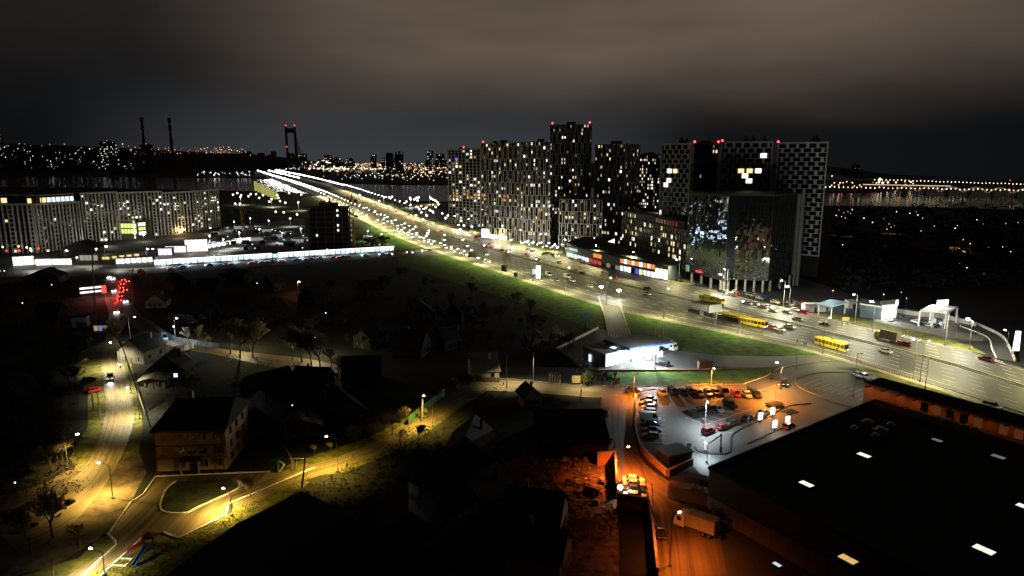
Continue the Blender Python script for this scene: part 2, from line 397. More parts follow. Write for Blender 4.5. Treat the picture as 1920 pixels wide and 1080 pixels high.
build(dashes([.16, .245, .33, .415, .66, .745, .83, .915]), 'lane_marking', LINE, HWY)
build(dashes([.075, MEDT - .045, MEDT + .045, .985], 4.0, 4.2, .25), 'edge_line', LINE, HWY)
ribbon('market_street', [(-20, 498), (120, 494), (285, 499), (500, 487), (740, 473), (812, 463)], [(-20, 520), (120, 516), (285, 512), (500, 498), (740, 482), (850, 477)], .035, ASPH_D)
ribbon('old_town_road', [(197, 515), (196, 555), (204, 590), (197, 640), (189, 675), (195, 720), (200, 760), (192, 805), (172, 860), (140, 890), (60, 930), (-40, 965)],
       [(246, 515), (252, 560), (240, 600), (222, 640), (230, 680), (243, 725), (251, 775), (243, 822), (222, 868), (186, 925), (130, 990), (60, 1060)], .05, DIRTROAD, 70)
mb = MB()
struct(kerb_mb(cr(gl([(192, 660), (195, 720), (200, 760), (192, 805), (172, 860), (140, 890), (60, 930), (-40, 965)]), 40), .3, .12, .05), 'kerb', CONC_D)
struct(kerb_mb(cr(gl([(224, 650), (230, 680), (243, 725), (251, 775), (243, 822), (222, 868)]), 40), .3, .12, .05), 'kerb', CONC_D)
ribbon('branch_road', [(240, 560), (275, 604), (330, 632), (400, 650), (480, 662), (570, 672), (660, 690)], [(228, 590), (262, 622), (330, 652), (400, 664), (480, 682), (570, 698), (660, 716)], .045, DIRTROAD)
ribbon('lane', [(884, 726), (835, 746), (770, 786), (700, 830), (630, 858), (575, 874), (500, 900), (430, 930)], [(910, 735), (868, 762), (800, 804), (720, 848), (650, 878), (590, 895), (510, 925), (440, 955)], .045, DIRTROAD)
ribbon('side_road', [(846, 713), (950, 712), (1060, 722), (1190, 725), (1300, 723), (1400, 721)], [(858, 731), (950, 734), (1060, 741), (1130, 745), (1300, 731), (1400, 731)], .05, DIRTROAD)
ribbon('ramp_road', [(1395, 721), (1436, 707), (1462, 692), (1520, 682), (1570, 677), (1620, 688)], [(1420, 733), (1470, 722), (1505, 702), (1550, 692), (1600, 690), (1650, 697)], .055, ASPH)
ribbon('backstreet', [(1128, 742), (1124, 800), (1126, 840), (1150, 870), (1162, 905), (1216, 938), (1228, 1000), (1236, 1100)], [(1196, 738), (1190, 800), (1204, 862), (1262, 908), (1300, 935), (1330, 965), (1350, 1010), (1365, 1100)], .045, DIRTROAD)
ribbon('access_road', [(1121, 556), (1135, 600), (1141, 634)], [(1160, 562), (1172, 600), (1184, 636)], .055, ASPH)
ribbon('pavement', [(1540, 660), (1600, 677), (1700, 707), (1800, 737), (1940, 782)], [(1548, 665), (1606, 685), (1690, 709), (1780, 739), (1920, 789)], .055, mat('pale_paving', (.34, .32, .27), .9, noise=.25, nscale=.8))
ribbon('exit_ramp', [(1800, 612), (1850, 632), (1860, 655), (1868, 672)], [(1830, 608), (1878, 632), (1893, 655), (1903, 678)], .06, ASPH)
ribbon('station_road', [(1380, 547), (1500, 575), (1640, 596), (1740, 613), (1830, 628)], [(1400, 537), (1520, 565), (1640, 585), (1740, 600), (1850, 617)], .04, ASPH_D)
ribbon('river_road', [(440, 386), (520, 391), (600, 399), (670, 408)], [(440, 382), (520, 386), (600, 392), (680, 400)], .05, ASPH)
ribbon('river_road', [(700, 384), (770, 392), (820, 386), (828, 378)], [(700, 381), (770, 388), (806, 383), (815, 377)], .05, ASPH)
kerb('kerb', [(1122, 556), (1135, 600), (1141, 632)], .4, .2, .05); kerb('kerb', [(1160, 562), (1172, 600), (1184, 634)], .4, .2, .05)
kerb('kerb', [(1800, 612), (1850, 632), (1860, 655), (1868, 672)], .4, .3, .06); kerb('kerb', [(1830, 608), (1878, 632), (1893, 655), (1903, 678)], .4, .9, .06)
kerb('kerb', [(1196, 741), (1215, 731), (1300, 730.5), (1420, 732.5), (1462, 722)], .25, .14, .05, CONC)
kerb('kerb', [(1395, 720), (1436, 706), (1462, 691), (1520, 681), (1570, 676)], .35, .16, .05)
kerb('kerb', [(1640, 776), (1560, 752), (1500, 728), (1492, 712), (1520, 702), (1560, 698), (1640, 702)], .25, .14, .05, CONC)
kerb('kerb', [(850, 711), (950, 710.5), (1060, 721), (1190, 724.5), (1300, 722.5), (1400, 720.5)], .25, .12, .05, CONC)
kerb('kerb', [(1120, 696), (1300, 695.5), (1352, 694.5)], .8, .5, .04, mat('brick_edging', (.22, .11, .07), .9, noise=.3, nscale=2), n=0)
# white kerbs of the yard in front of the health centre
for P, n in (([(150, 1085), (218, 1022), (217, 1015), (203, 1002), (246, 942), (268, 928), (292, 894), (400, 889), (526, 884), (533, 872), (525, 866)], 0),
             ([(330, 903), (312, 918), (301, 946), (308, 960), (345, 963), (375, 950), (440, 920), (449, 910), (446, 902)], 50),
             ([(185, 1085), (265, 1010), (283, 1003)], 0), ([(308, 999), (334, 1010), (425, 967), (428, 945), (470, 928), (590, 877)], 0)):
    kerb('kerb', P, .28, .2, .03, n=n)
kerb('sandbox_edging', [(225, 1048), (248, 1049), (236, 1062), (212, 1061), (225, 1048)], .18, .18, .02, n=0)
# car park: bay lines
mb = MB()
def pline(a, b, w=.14, z=.055):
    p, q = g(*a), g(*b); d = (q - p).normalized(); nn = Vector((-d.y, d.x, 0)) * w / 2
    mb.quad((p - nn)[:2] + (z,) if False else (p.x - nn.x, p.y - nn.y, z), (q.x - nn.x, q.y - nn.y, z), (q.x + nn.x, q.y + nn.y, z), (p.x + nn.x, p.y + nn.y, z))
for i in range(11): pline((1228 + i * 19.5, 732.5), (1243 + i * 20.5, 746))
for i in range(10): y = 752 + i * 8.6; pline((1198, y), (1247, y + 1.5))
for i in range(6): pline((1286 + i * 15.5, 783 - i * 4), (1322 + i * 15, 797 - i * 5.2))
pline((1322, 797), (1410, 767))
for i in range(9): pline((1506 + i * 13, 722 + i * 3.6), (1536 + i * 13, 711 + i * 3.3))
for i in range(7): pline((1600 - i * 8, 735 - i * 2), (1575 - i * 8, 742 - i * 2))
for i in range(8): pline((1800 + i * 17, 742 + i * 5.2), (1786 + i * 17, 752 + i * 5.2))
for i in range(5): pline((1340 + i * 24, 806 - i * 9), (1372 + i * 24, 812 - i * 9))
build(mb, 'bay_marking', LINE, bpy.data.objects['parking_lot'])
mb = MB()
for i in range(7): pline((1845 + i * 5.4, 667 + i * 1.7), (1851 + i * 5.4, 673 + i * 1.7), .5, .075)
for i in range(7): pline((1146 + i * 5, 627 + i * .5), (1148 + i * 5, 633 + i * .5), .4, .075)
for i in range(6): pline((1690 + i * 6, 632 + i * 1.6), (1697 + i * 6, 628 + i * 1.6), .5, .1)
build(mb, 'crossing_marking', LINE, HWY)
# ================================================================== buildings
FIN = mat('facade_fin', (.50, .46, .39), .8, noise=.12, nscale=.4); FIN2 = mat('pale_facade_fin', (.55, .54, .50), .8, noise=.12, nscale=.4)
SHELL = mat('dark_facade', (.036, .034, .032), .7, noise=.25, nscale=.2); SHELLW = mat('white_facade', (.45, .45, .43), .8, noise=.1, nscale=.3)
SHELLB = mat('grey_facade', (.17, .165, .16), .8, noise=.2, nscale=.3); SHELLP = mat('pale_facade', (.48, .48, .46), .8, noise=.1, nscale=.3)
TANW = mat('tan_facade', (.40, .34, .24), .8, noise=.1, nscale=.4)
_bx = {}
def boxmesh(dx, dy, dz, m, nm):
    k = (round(dx, 2), round(dy, 2), round(dz, 2), m.name)
    if k not in _bx: _bx[k] = MB().box((0, 0, 0), (dx, dy, dz)).mesh(nm, m)
    return _bx[k]
class Face:                                              # one side of a building in its root's space: s along, h up, o outward
    def __init__(f, root, A, B):
        f.root = root; f.o = Vector((root.location.x, root.location.y, 0)); f.A = Vector((A[0], A[1], 0)); f.B = Vector((B[0], B[1], 0))
        d = f.B - f.A; f.L = d.length; f.d = d / f.L; f.n = Vector((f.d.y, -f.d.x, 0)); f.rz = math.atan2(f.d.y, f.d.x)
    def p(f, s, h, out=0): q = f.A + f.d * s + f.n * out - f.o; return Vector((q.x, q.y, h))
    def box(f, name, s, h, w, hh, t, m, out=0.0, **k):   # centred at s, base at h, standing proud by t
        return put(name, boxmesh(w, t, hh, m, name), f.root, f.p(s, h, out + t / 2), f.rz, **k)
    def addq(f, mb, s, h, w, hh, out, m=0):
        mb.quad(f.p(s - w / 2, h, out), f.p(s + w / 2, h, out), f.p(s + w / 2, h + hh, out), f.p(s - w / 2, h + hh, out), m)
def foot(root, P): return [(p[0] - root.location.x, p[1] - root.location.y) for p in P]
def ccw(P):
    return P if sum(a[0] * b[1] - b[0] * a[1] for a, b in zip(P, P[1:] + P[:1])) > 0 else P[::-1]
def residential(label, P, h, floors, cols, fm, wallm, lit=.12, band=3, group=None, faces=(0,), seed=1, alt=True, name='apartment_tower', cat='tower block', roofbits=True, fw=.55, z0=0.0, glowrows=(), fins=True):
    """P: footprint in world space, front side P[0]-P[1] seen by the viewer"""
    rnd = random.Random(seed)
    root = thing(name, label, cat, (P[0][0], P[0][1], 0), 0, group)
    build(MB().prism(ccw(foot(root, P)), z0, h), 'wall', [wallm, ROOFD], root)
    fh = (h - z0) / floors
    for fi in faces:
        fc = Face(root, P[fi], P[(fi + 1) % len(P)]); nc = cols if fi == faces[0] else max(2, round(cols * fc.L / Face(root, P[faces[0]], P[(faces[0] + 1) % len(P)]).L))
        cw = fc.L / nc; mb = MB()
        for i in range(nc):
            for j in range(floors): fc.addq(mb, (i + .5) * cw, z0 + j * fh + fh * .18, cw * .62, fh * .66, .06)
        build(mb, 'window_glass', GLASS, root, kind='stuff')
        if fins:
            for i in range(nc + 1):
                j = 0
                if not alt: fc.box('pilaster', min(max(i * cw, fw / 2), fc.L - fw / 2), z0, fw, h - z0 + .9, .45, fm)
                else:                                        # fins step sideways every few storeys
                    while j < floors:
                        k = min(floors, j + band); sh = (cw * .32 if ((i + j // band) % 2) else 0)
                        s = min(max(i * cw + sh, fw / 2), fc.L - fw / 2)
                        fc.box('pilaster', s, z0 + j * fh, fw, (k - j) * fh, .45, fm); j = k
        for j in range(0, floors + 1, band):
            fc.box('floor_band', fc.L / 2, z0 + j * fh - .16, fc.L + .1, .34, .30, fm)
        if not alt: fc.box('parapet', fc.L / 2, h + .2, fc.L + .3, .8, .5, fm, -.2)
        n = 0; cap = 110
        for i in range(nc):
            for j in range(floors):
                pr = lit * (2.4 if j in glowrows else 1)
                if rnd.random() < pr and n < cap:
                    n += 1; m = rnd.choice(LITS) if j not in glowrows else rnd.choice([WINO, WINY, WINO])
                    fc.box('lit_window', (i + .5) * cw, z0 + j * fh + fh * .2, cw * (.56 if rnd.random() < .5 else .30), fh * .6, .05, m, .08)
    if roofbits:
        cx = sum(p[0] for p in P) / len(P) - P[0][0]; cy = sum(p[1] for p in P) / len(P) - P[0][1]
        for k in range(rnd.choice((2, 3))):
            build(MB().box((0, 0, 0), (rnd.uniform(3, 6), rnd.uniform(3, 5), rnd.uniform(1.6, 3.2))), 'roof_cabin', wallm, root, (cx + rnd.uniform(-5, 5), cy + rnd.uniform(-4, 4), h), 0)
        build(MB().tube((0, 0, 0), (0, 0, 4.5), .12, .06), 'aerial', DARKM, root, (cx + 2, cy, h))
    return root
def beacon(root, p, h):
    b = build(MB().tube((0, 0, 0), (0, 0, .9), .08).ball((0, 0, 1.25), .62, 1), 'beacon', [DARKM, RED], root, (p[0] - root.location.x, p[1] - root.location.y, h))
    return b
def quad_foot(L, R, depth):
    a, b = g(*L), g(*R); m = (a + b) / 2; m.z = 0; n = m.normalized(); return [a, b, b + b.normalized() * depth * .98 - (b - a).normalized() * .3, a + n * depth]
def quad_foot3(L, R, C):
    a, b, c = g(*L), g(*R), g(*C); return [a, b, c, a + c - b]
G1 = 'residential towers beyond the highway'
P = quad_foot((842, 420), (902, 426), 22); T = residential('pale residential tower at the left end of the cluster, violet lit window near its top', P, zat(P[0], 281), 25, 9, FIN2, SHELLB, .24, 1, G1, seed=11, alt=False, fw=.9, glowrows=(9, 10))
fc = Face(T, P[0], P[1]); fc.box('lit_window', 13, zat(P[0], 300), 5, 2.2, .06, WINP, .1); beacon(T, P[1].lerp(P[0], .5), zat(P[0], 279))
P = quad_foot((903, 446), (974, 454), 22); T = residential('wide dark residential tower second from the left, one red beacon on its corner', P, zat(P[0], 269), 25, 15, FIN, SHELL, .18, 3, G1, seed=12, glowrows=(10, 11))
beacon(T, P[0] + (P[1] - P[0]) * .06, zat(P[0], 269))
fc = Face(T, P[0], P[1])
for i in range(9): fc.box('lit_window', 2 + i * 3.4, .6, 2.6, 3.4, .06, WINW, .5)
P = quad_foot((976, 455), (1031, 459), 22); T = residential('dark residential tower with pale fins standing just left of the tallest tower', P, zat(P[0], 266), 25, 12, FIN, SHELL, .18, 3, G1, seed=13)
P = quad_foot((1029, 447), (1106, 450), 22); TALL = residential('tallest residential tower with pale fins and two red beacons on its roof', P, zat(P[0], 234), 32, 15, FIN, SHELL, .12, 3, G1, seed=14)
beacon(TALL, P[0] + (P[1] - P[0]) * .06, zat(P[0], 234)); beacon(TALL, P[0] + (P[1] - P[0]) * .94, zat(P[0], 234))
P = quad_foot3((1112, 452), (1168, 459), (1194, 449)); residential('residential tower with pale fins and a plain side wall, right of the tallest tower', P, zat(P[0], 271), 24, 11, FIN, SHELL, .18, 3, G1, faces=(0, 1), seed=15)
P = quad_foot((1047, 463), (1128, 467), 20); residential('low residential block of twelve storeys standing in front of the tallest tower', P, zat(P[0], 373), 12, 14, FIN, SHELL, .18, 3, G1, seed=16)
P = quad_foot((1188, 430), (1233, 432), 20); residential('dark residential tower set back in the gap between two clusters, dotted with small lit windows', P, zat(P[0], 291), 24, 12, SHELLB, SHELL, .33, 4, G1, seed=17, alt=False, fw=.4)
# --- three towers with staggered windows
def checker(label, P, h, floors, cols, seed, z0=0, lit=(), group='towers with staggered windows', trim=True, black=0):
    rnd = random.Random(seed)
    root = thing('office_tower', label, 'tower block', (P[0][0], P[0][1], 0), 0, group)
    if z0: build(MB().prism(ccw(foot(root, P)), 0, z0), 'lower_wall', mat('black_facade', (.012, .012, .013), .4), root)
    build(MB().prism(ccw(foot(root, P)), z0, h), 'wall', [SHELLP], root)
    fc = Face(root, P[0], P[1]); cw = fc.L / (cols + .0); fh = (h - z0) / floors
    for j in range(floors):
        for i in range(cols + (j % 2)):
            s = (i + (.5 if j % 2 == 0 else 0)) * cw; w = cw * .70
            lo, hi = max(s - w / 2, .5), min(s + w / 2, fc.L - .5)
            if hi - lo < .6: continue
            m = GLASS
            if (j, i) in lit: m = rnd.choice((WINW, WINY, WINW))
            fc.box('window', (lo + hi) / 2, z0 + j * fh + fh * .06, hi - lo, fh * .88, .08, m)
    if trim:
        for s in (0, fc.L): fc.box('edge_trim', min(max(s, .35), fc.L - .35), z0, .7, h - z0 + .9, .45, SHELLW)
        fc.box('edge_trim', fc.L / 2, h + .1, fc.L + .1, .8, .55, SHELLW); fc.box('edge_trim', fc.L / 2, z0 - .35, fc.L + .1, .7, .55, SHELLW)
    for k in range(3):
        q = P[0].lerp(P[1], rnd.uniform(.2, .8)).lerp(P[2], .3) - P[0]
        build(MB().box((0, 0, 0), (2.2, 2.2, 2.6)).tube((0, 0, 2.6), (0, 0, 4.4), .5, .35), 'roof_vent', DARKM, root, (q.x, q.y, h))
    return root
P = quad_foot((1232, 494), (1286, 504), 22); checker('narrow tower with staggered dark windows behind the office block with tan fins', P, zat(P[0], 272), 26, 5, 3, lit=((20, 1), (20, 2), (18, 1), (17, 1), (11, 0)))
P = quad_foot((1339, 508), (1433, 510), 22); R = checker('middle tower with staggered dark windows above the glass block, a few windows lit white', P, zat(P[0], 268), 26, 6, 4, lit=((20, 3), (20, 4), (20, 2), (19, 3), (18, 3), (23, 5), (15, 1), (15, 4)))
beacon(R, P[0] + (P[1] - P[0]) * .02, zat(P[0], 268))
P2 = quad_foot((1442, 510), (1533, 520), 24); R = checker('right tower with staggered dark windows, its grey grid reaching down beside the glass block', P2, zat(P2[0], 270), 25, 5, 5, z0=zat(P2[1], 480)); beacon(R, P2[0], zat(P2[0], 270))
P = quad_foot((1291, 506), (1334, 506), 20)
T = residential('black glazed tower squeezed between two chequered towers with two red beacons', P, zat(P[0], 270), 26, 8, DARKM, mat('black_facade', (.012, .012, .013), .4), .045, 26, None, seed=22, alt=False, fw=.3)
beacon(T, P[0], zat(P[0], 270)); beacon(T, P[1], zat(P[1], 270))
# --- mirrored glass block on columns
MIRR = bpy.data.materials.new('mirror_glass'); MIRR.use_nodes = True; _b = MIRR.node_tree.nodes['Principled BSDF']
_b.inputs['Base Color'].default_value = (.42, .50, .60, 1); _b.inputs['Metallic'].default_value = 1; _b.inputs['Roughness'].default_value = .03
GP = [g(1285, 529), g(1357, 549), g(1372, 546), g(1438, 549), g(1492, 534)]
T = thing('glass_building', 'tall mirror glazed block on columns reflecting the city lights, in front of the chequered towers', 'glass building', (GP[0].x, GP[0].y, 0))
GH = zat(GP[1], 367); far = [GP[4] + Vector((10, 40, 0)), GP[0] + Vector((14, 40, 0))]
build(MB().prism(ccw(foot(T, [p * 1.0 for p in GP] + far)), 6.0, GH - .4), 'wall', SHELL, T); rnd = random.Random(5)
for i, (a, b) in enumerate(zip(GP, GP[1:])):
    fc = Face(T, a, b); nc = (9, 2, 9, 7)[i]; cw = fc.L / nc; nr = 11; rh = (GH - 6) / nr
    for k in range(nc):
        for j in range(nr):
            mb = MB(); q = [fc.p(k * cw + .08, 6 + j * rh + .06, .25), fc.p((k + 1) * cw - .08, 6 + j * rh + .06, .25), fc.p((k + 1) * cw - .08, 6 + (j + 1) * rh - .06, .25), fc.p(k * cw + .08, 6 + (j + 1) * rh - .06, .25)]
            w = [rnd.uniform(-.045, .045) for _ in q]
            mb.quad(*[p + fc.n * e for p, e in zip(q, w)]); build(mb, 'pane', MIRR, T)
    for k in range(nc * 2 + 1): fc.box('mullion', min(max(k * cw / 2, .1), fc.L - .1), 6, .10, GH - 6, .38, DARKM)
    fc.box('roof_edge', fc.L / 2, GH - .2, fc.L, .9, .5, DARKM, -.05)
    for k in range(max(2, nc // 2)): fc.box('column', (k + .5) * fc.L / max(2, nc // 2), 0, .9, 6.0, .9, CONC, -1.6)
fc = Face(T, GP[3], GP[4]); fc.box('pylon_fin', fc.L * .98, 0, 1.6, GH + 1, 1.2, SHELLB, .3); fc.box('pylon_fin', fc.L * .86, 0, .7, GH + .2, .8, SHELLB, .3)
Face(T, GP[0], GP[1]).box('lobby_sign', 12, 7.2, 5, .8, .2, RED if False else emit('red_sign', (1, .05, .08), 1.6), .5)
# --- mid-rise office with close fins
P = quad_foot((1166, 480), (1284, 522), 24); hh = zat(P[1], 417)
T = thing('office_block', 'seven storey office block with close set tan fins, left of the glass block', 'office block', (P[0].x, P[0].y, 0))
build(MB().prism(ccw(foot(T, P)), 0, hh - 4.2), 'wall', [SHELL, ROOFD], T); fc = Face(T, P[0], P[1])
up = [p.lerp(sum(P, Vector()) / 4, .06) for p in P]; build(MB().prism(ccw(foot(T, up)), hh - 4.2, hh), 'penthouse', [SHELL, ROOFD], T)
n = 34; fh = (hh - 4.2 - 5) / 6; rnd = random.Random(9)
for i in range(n + 1):
    for j in range(3): fc.box('fin', min(max(i * fc.L / n, .2), fc.L - .2), 5 + j * 2 * fh, .42, 2 * fh - .35, .5, TANW)
for j in range(4): fc.box('floor_band', fc.L / 2, 5 + j * 2 * fh - .3, fc.L + .1, .3, .55, DARKM)
for i in range(9): fc.box('column', (i + .5) * fc.L / 9, 0, .8, 4.6, .6, CONC)
mb = MB()
for i in range(n):
    for j in range(6): fc.addq(mb, (i + .5) * fc.L / n, 5 + j * fh + .5, fc.L / n * .7, fh * .62, .07)
build(mb, 'window_glass', GLASS, T, kind='stuff')
for i in range(n):
    for j in range(6):
        if rnd.random() < .16: fc.box('lit_window', (i + .5) * fc.L / n, 5 + j * fh + .5, fc.L / n * .62, fh * .6, .05, rnd.choice((WINW, WINY, WINDIM, WINDIM, WINY)), .09)
fu = Face(T, up[0], up[1])
for i in range(22):
    if rnd.random() < .75: fu.box('lit_window', 3 + i * (fu.L - 6) / 22, hh - 3.4, 1.0, 2.2, .06, (WINY, WINDIM, emit('dim_red_window', (1, .12, .1), .3))[(i > 16) * 2 if i > 16 else rnd.choice((0, 1))], .05)
for i in range(10): fc.box('shop_window', fc.L * .62 + i * 2.2, .5, 1.8, 3.4, .06, (WINC, WINW, emit('teal_window', (.35, 1, .9), .8))[i % 3], .65)
# --- pavilion of shops in front
PV = [g(1062, 481), g(1112, 495), g(1162, 508), g(1228, 522), g(1252, 527)]
T = thing('shopping_pavilion', 'long low shop pavilion with a dark wavy roof and orange signs beside the highway', 'shop building', (PV[0].x, PV[0].y, 0))
back = [PV[4] + Vector((14, 16, 0)), PV[0] + Vector((16, 30, 0))]
build(MB().prism(ccw(foot(T, PV + back)), 0, 8.2), 'wall', mat('slate_cladding', (.10, .14, .16), .5, noise=.2, nscale=.3), T)
mb = MB(); tp = []
for i, p in enumerate(PV): tp.append((p + Vector((-1.2, -1.6, 0)) - T.location, (9.6, 9.0, 9.8, 8.8, 8.2)[i]))
bk = [(PV[0] + Vector((16, 30, 0)) - T.location, 10.4), (PV[1] + Vector((15, 27, 0)) - T.location, 10.6), (PV[2] + Vector((15, 23, 0)) - T.location, 10.4), (PV[3] + Vector((14, 19, 0)) - T.location, 9.4), (PV[4] + Vector((14, 16, 0)) - T.location, 8.8)]
for i in range(4):
    a, b, c, d = tp[i], tp[i + 1], bk[i + 1], bk[i]
    mb.quad((a[0].x, a[0].y, a[1]), (b[0].x, b[0].y, b[1]), (c[0].x, c[0].y, c[1]), (d[0].x, d[0].y, d[1]))
    mb.quad((a[0].x, a[0].y, a[1] - .8), (b[0].x, b[0].y, b[1] - .8), (b[0].x, b[0].y, b[1]), (a[0].x, a[0].y, a[1]))
build(mb, 'roof', ROOFD, T)
SIGNO = emit('orange_sign', (1, .30, .05), 1.0); SIGNR = emit('red_board', (1, .08, .06), .6); SIGNB = emit('blue_board', (.08, .16, 1), .8); SIGNW = emit('white_sign', (.95, .97, 1), 2.2)
rows = []
for i in range(4):
    fc = Face(T, PV[i], PV[i + 1]); nn = (7, 6, 9, 3)[i]
    for k in range(nn):
        s = (k + .5) * fc.L / nn; w = fc.L / nn * .8
        if i == 0: m1 = (WINC if k < 6 else SIGNR); fc.box('shop_window', s, .4, w, 2.6, .1, m1)
        elif i == 1:
            if k < 2: fc.box('sign', s, 4.6, w * 1.1, 2.4, .25, SIGNO)
            fc.box('shop_window', s, .4, w, 2.4, .1, (SIGNR if k < 2 else (GLASS, WINDIM)[k % 2]))
        elif i == 2:
            fc.box('sign', s, 5.0, w * .95, 2.5, .25, (SIGNO, SIGNW, SIGNO, emit('pink_sign', (1, .6, .5), 1.3))[k % 4]); fc.box('shop_window', s, .4, w, 3.0, .1, (WINC, WINC, WINW, GLASS, SIGNB, WINY)[k % 6])
        else: fc.box('shop_window', s, .5, w, 5.5, .1, WINW)
Face(T, PV[0], PV[1]).box('sign', 10, 5.2, 12, 1.6, .2, emit('pale_sign', (.55, .85, 1), .8))
T = thing('canopy_shop', 'small curved kiosk building with a bright white window band behind the pavilion', 'shop building', tuple(g(1128, 474)))
q = g(1128, 474); e = g(1152, 462); fc = Face(T, q, e)
build(MB().prism(ccw(foot(T, [q, e, e + Vector((-8, 18, 0)), q + Vector((-8, 18, 0))])), 0, 6.6), 'wall', SHELL, T)
build(MB().prism(ccw(foot(T, [q + Vector((-18, -1, 0)), e + Vector((2, -2, 0)), e + Vector((-8, 20, 0)), q + Vector((-18, 20, 0))])), 6.6, 7.4), 'roof', ROOFD, T)
for k in range(6): fc.box('shop_window', (k + .5) * fc.L / 6, 2.6, fc.L / 6 * .86, 3.4, .1, WINW)
# --- long apartment blocks on the left
def slab(label, PX, tops, floors, cols, seed, lit, group, setback=False):
    pts = gl(PX); root = thing('apartment_block', label, 'apartment block', (pts[0].x, pts[0].y, 0), 0, group); rnd = random.Random(seed)
    for i, (a, b) in enumerate(zip(pts, pts[1:])):
        d = (b - a).normalized(); n = Vector((-d.y, d.x, 0)); h = zat(a, tops[i]); fc = Face(root, a, b)
        build(MB().prism(ccw(foot(root, [a, b, b + n * 15, a + n * 15])), 0, h), 'wall', [SHELL, ROOFD], root)
        nc = cols[i]; cw = fc.L / nc; fh = h / floors; mb = MB()
        for c in range(nc):
            for j in range(floors): fc.addq(mb, (c + .5) * cw, j * fh + .6, cw * .5, fh * .6, .06)
        build(mb, 'window_glass', GLASS, root, kind='stuff')
        for c in range(nc + 1):
            fc.box('pilaster', min(max(c * cw, .6), fc.L - .6), 0, (1.15 if c % 3 else .7), h + .2, .5, FIN2)
        for c in range(nc):
            if c % 4 == 1:
                for j in range(1, floors): fc.box('floor_band', (c + .5) * cw, j * fh - .2, cw * .9, .6, .3, FIN2)
        fc.box('parapet', fc.L / 2, h + .2, fc.L + .3, 1.3, .7, FIN2, -.2)
        k = 0
        for c in range(nc):
            for j in range(floors):
                if rnd.random() < lit[i] and k < 70:
                    k += 1; fc.box('lit_window', (c + .5) * cw, j * fh + .6, cw * .5, fh * .58, .06, rnd.choice([WINW, WINC, WINW, WINY, WINDIM, WINC]), .08)
        if setback:
            A2, B2 = a + n * 5, b + n * 5; f2 = Face(root, A2, B2); hs = h + 6.5
            build(MB().prism(ccw(foot(root, [A2, B2, B2 + n * 12, A2 + n * 12])), h, hs), 'penthouse', [SHELL, ROOFD], root)
            f2.box('parapet', f2.L / 2, hs, f2.L, .7, .5, FIN2, -.1)
            for c in range(10):
                if i == 1 or rnd.random() < .4: f2.box('lit_window', (c + .5) * f2.L / 10, h + 1.6, f2.L / 10 * .8, 3.4, .06, WINC if (i == 1 and c > 3) else WINY, .05)
    return root
slab('long ribbed apartment block at the left edge with a lit attic storey', [(-60, 476), (72, 474), (158, 463)], (386, 386), 11, (14, 13), 31, (.03, .035), None, True)
T = slab('long curved ribbed apartment block with an orange light at its foot', [(160, 456), (228, 449), (310, 441), (372, 433), (414, 425)], (365, 364, 364, 361), 14, (10, 12, 10, 9), 32, (.04, .09, .10, .13), None)
T.name = 'apartment_block'
q = g(340, 437); light((q.x, q.y - 5, 3), 9000, (1, .55, .16), 'POINT'); 
for du in (0, 9):
    o = build(MB().tube((0, 0, 0), (0, 0, 2.6), .1).ball((0, 0, 3.2), .9, 1), 'entrance_lamp', [DARKM, LAMPO], None, tuple(g(336 + du, 437)), label='orange lamp glowing at the foot of the long curved apartment block', category='lamp', group='orange entrance lamps')
# small lit office in front of the long block
P = quad_foot((204, 449), (252, 449), 14); T = thing('corner_office', 'small office with yellow lit glazing in front of the long curved apartment block', 'office building', (P[0].x, P[0].y, 0))
hh = zat(P[0], 414); build(MB().prism(ccw(foot(T, P)), 0, hh), 'wall', [SHELLB, ROOFD], T); fc = Face(T, P[0], P[1])
fc.box('cornice', fc.L / 2, hh, fc.L + 1, 1, 1, SHELLP, -.5)
YG = emit('yellow_green_glazing', (.85, 1, .28), 1.1)
for j in range(2):
    for k in range(7): fc.box('lit_window', fc.L * .34 + k * 2.6, hh * (.32 + .3 * j), 2.2, 3.6, .1, YG)
q = g(258, 448); fs = Face(T, q, g(282, 445)); d = Vector((-2, 12, 0))
build(MB().prism(ccw(foot(T, [q, g(282, 445), g(282, 445) + d, q + d])), 0, hh * .95), 'stair_wing', [SHELL, ROOFD], T)
for j in range(3):
    for k in range(3): fs.box('lit_window', 3 + k * 2.4, hh * (.2 + .24 * j), 2.0, 2.6, .1, (WINW, YG)[j % 2])
for j in range(6): fc.box('lit_window', fc.L + 1.2, 1 + j * hh / 6, 1.0, 1.6, .1, WINW, .6)
# --- concrete frame under construction
P = quad_foot((580, 473), (660, 472), 22); hh = zat(P[0], 390)
T = thing('unfinished_building', 'unfinished concrete frame of nine storeys beside the highway with bare slabs', 'building site', (P[0].x, P[0].y, 0))
fp = foot(T, P); nf = 9; fh = hh / nf; FRAME = mat('bare_concrete_frame', (.13, .125, .115), .9, noise=.3, nscale=.5); cc = [(sum(p[0] for p in fp) / 4), (sum(p[1] for p in fp) / 4)]
for j in range(nf + 1): build(MB().prism(ccw(fp), j * fh - .25, j * fh + .05), 'slab', FRAME, T)
fc = Face(T, P[0], P[1]); fs = Face(T, P[1], P[2])
for i in range(6):
    for j in range(nf): build(MB().box((0, 0, 0), (.5, .5, fh - .3)), 'column', FRAME, T, fc.p(.4 + i * (fc.L - .8) / 5, j * fh + .05, -.4), fc.rz)
for i in range(1, 4):
    for j in range(nf): build(MB().box((0, 0, 0), (.5, .5, fh - .3)), 'column', FRAME, T, fs.p(i * fs.L / 4, j * fh + .05, -.4), fs.rz)
build(MB().prism(ccw([(cc[0] + (p[0] - cc[0]) * .45, cc[1] + (p[1] - cc[1]) * .45) for p in fp]), 0, hh + 3.2), 'stair_core', FRAME, T)
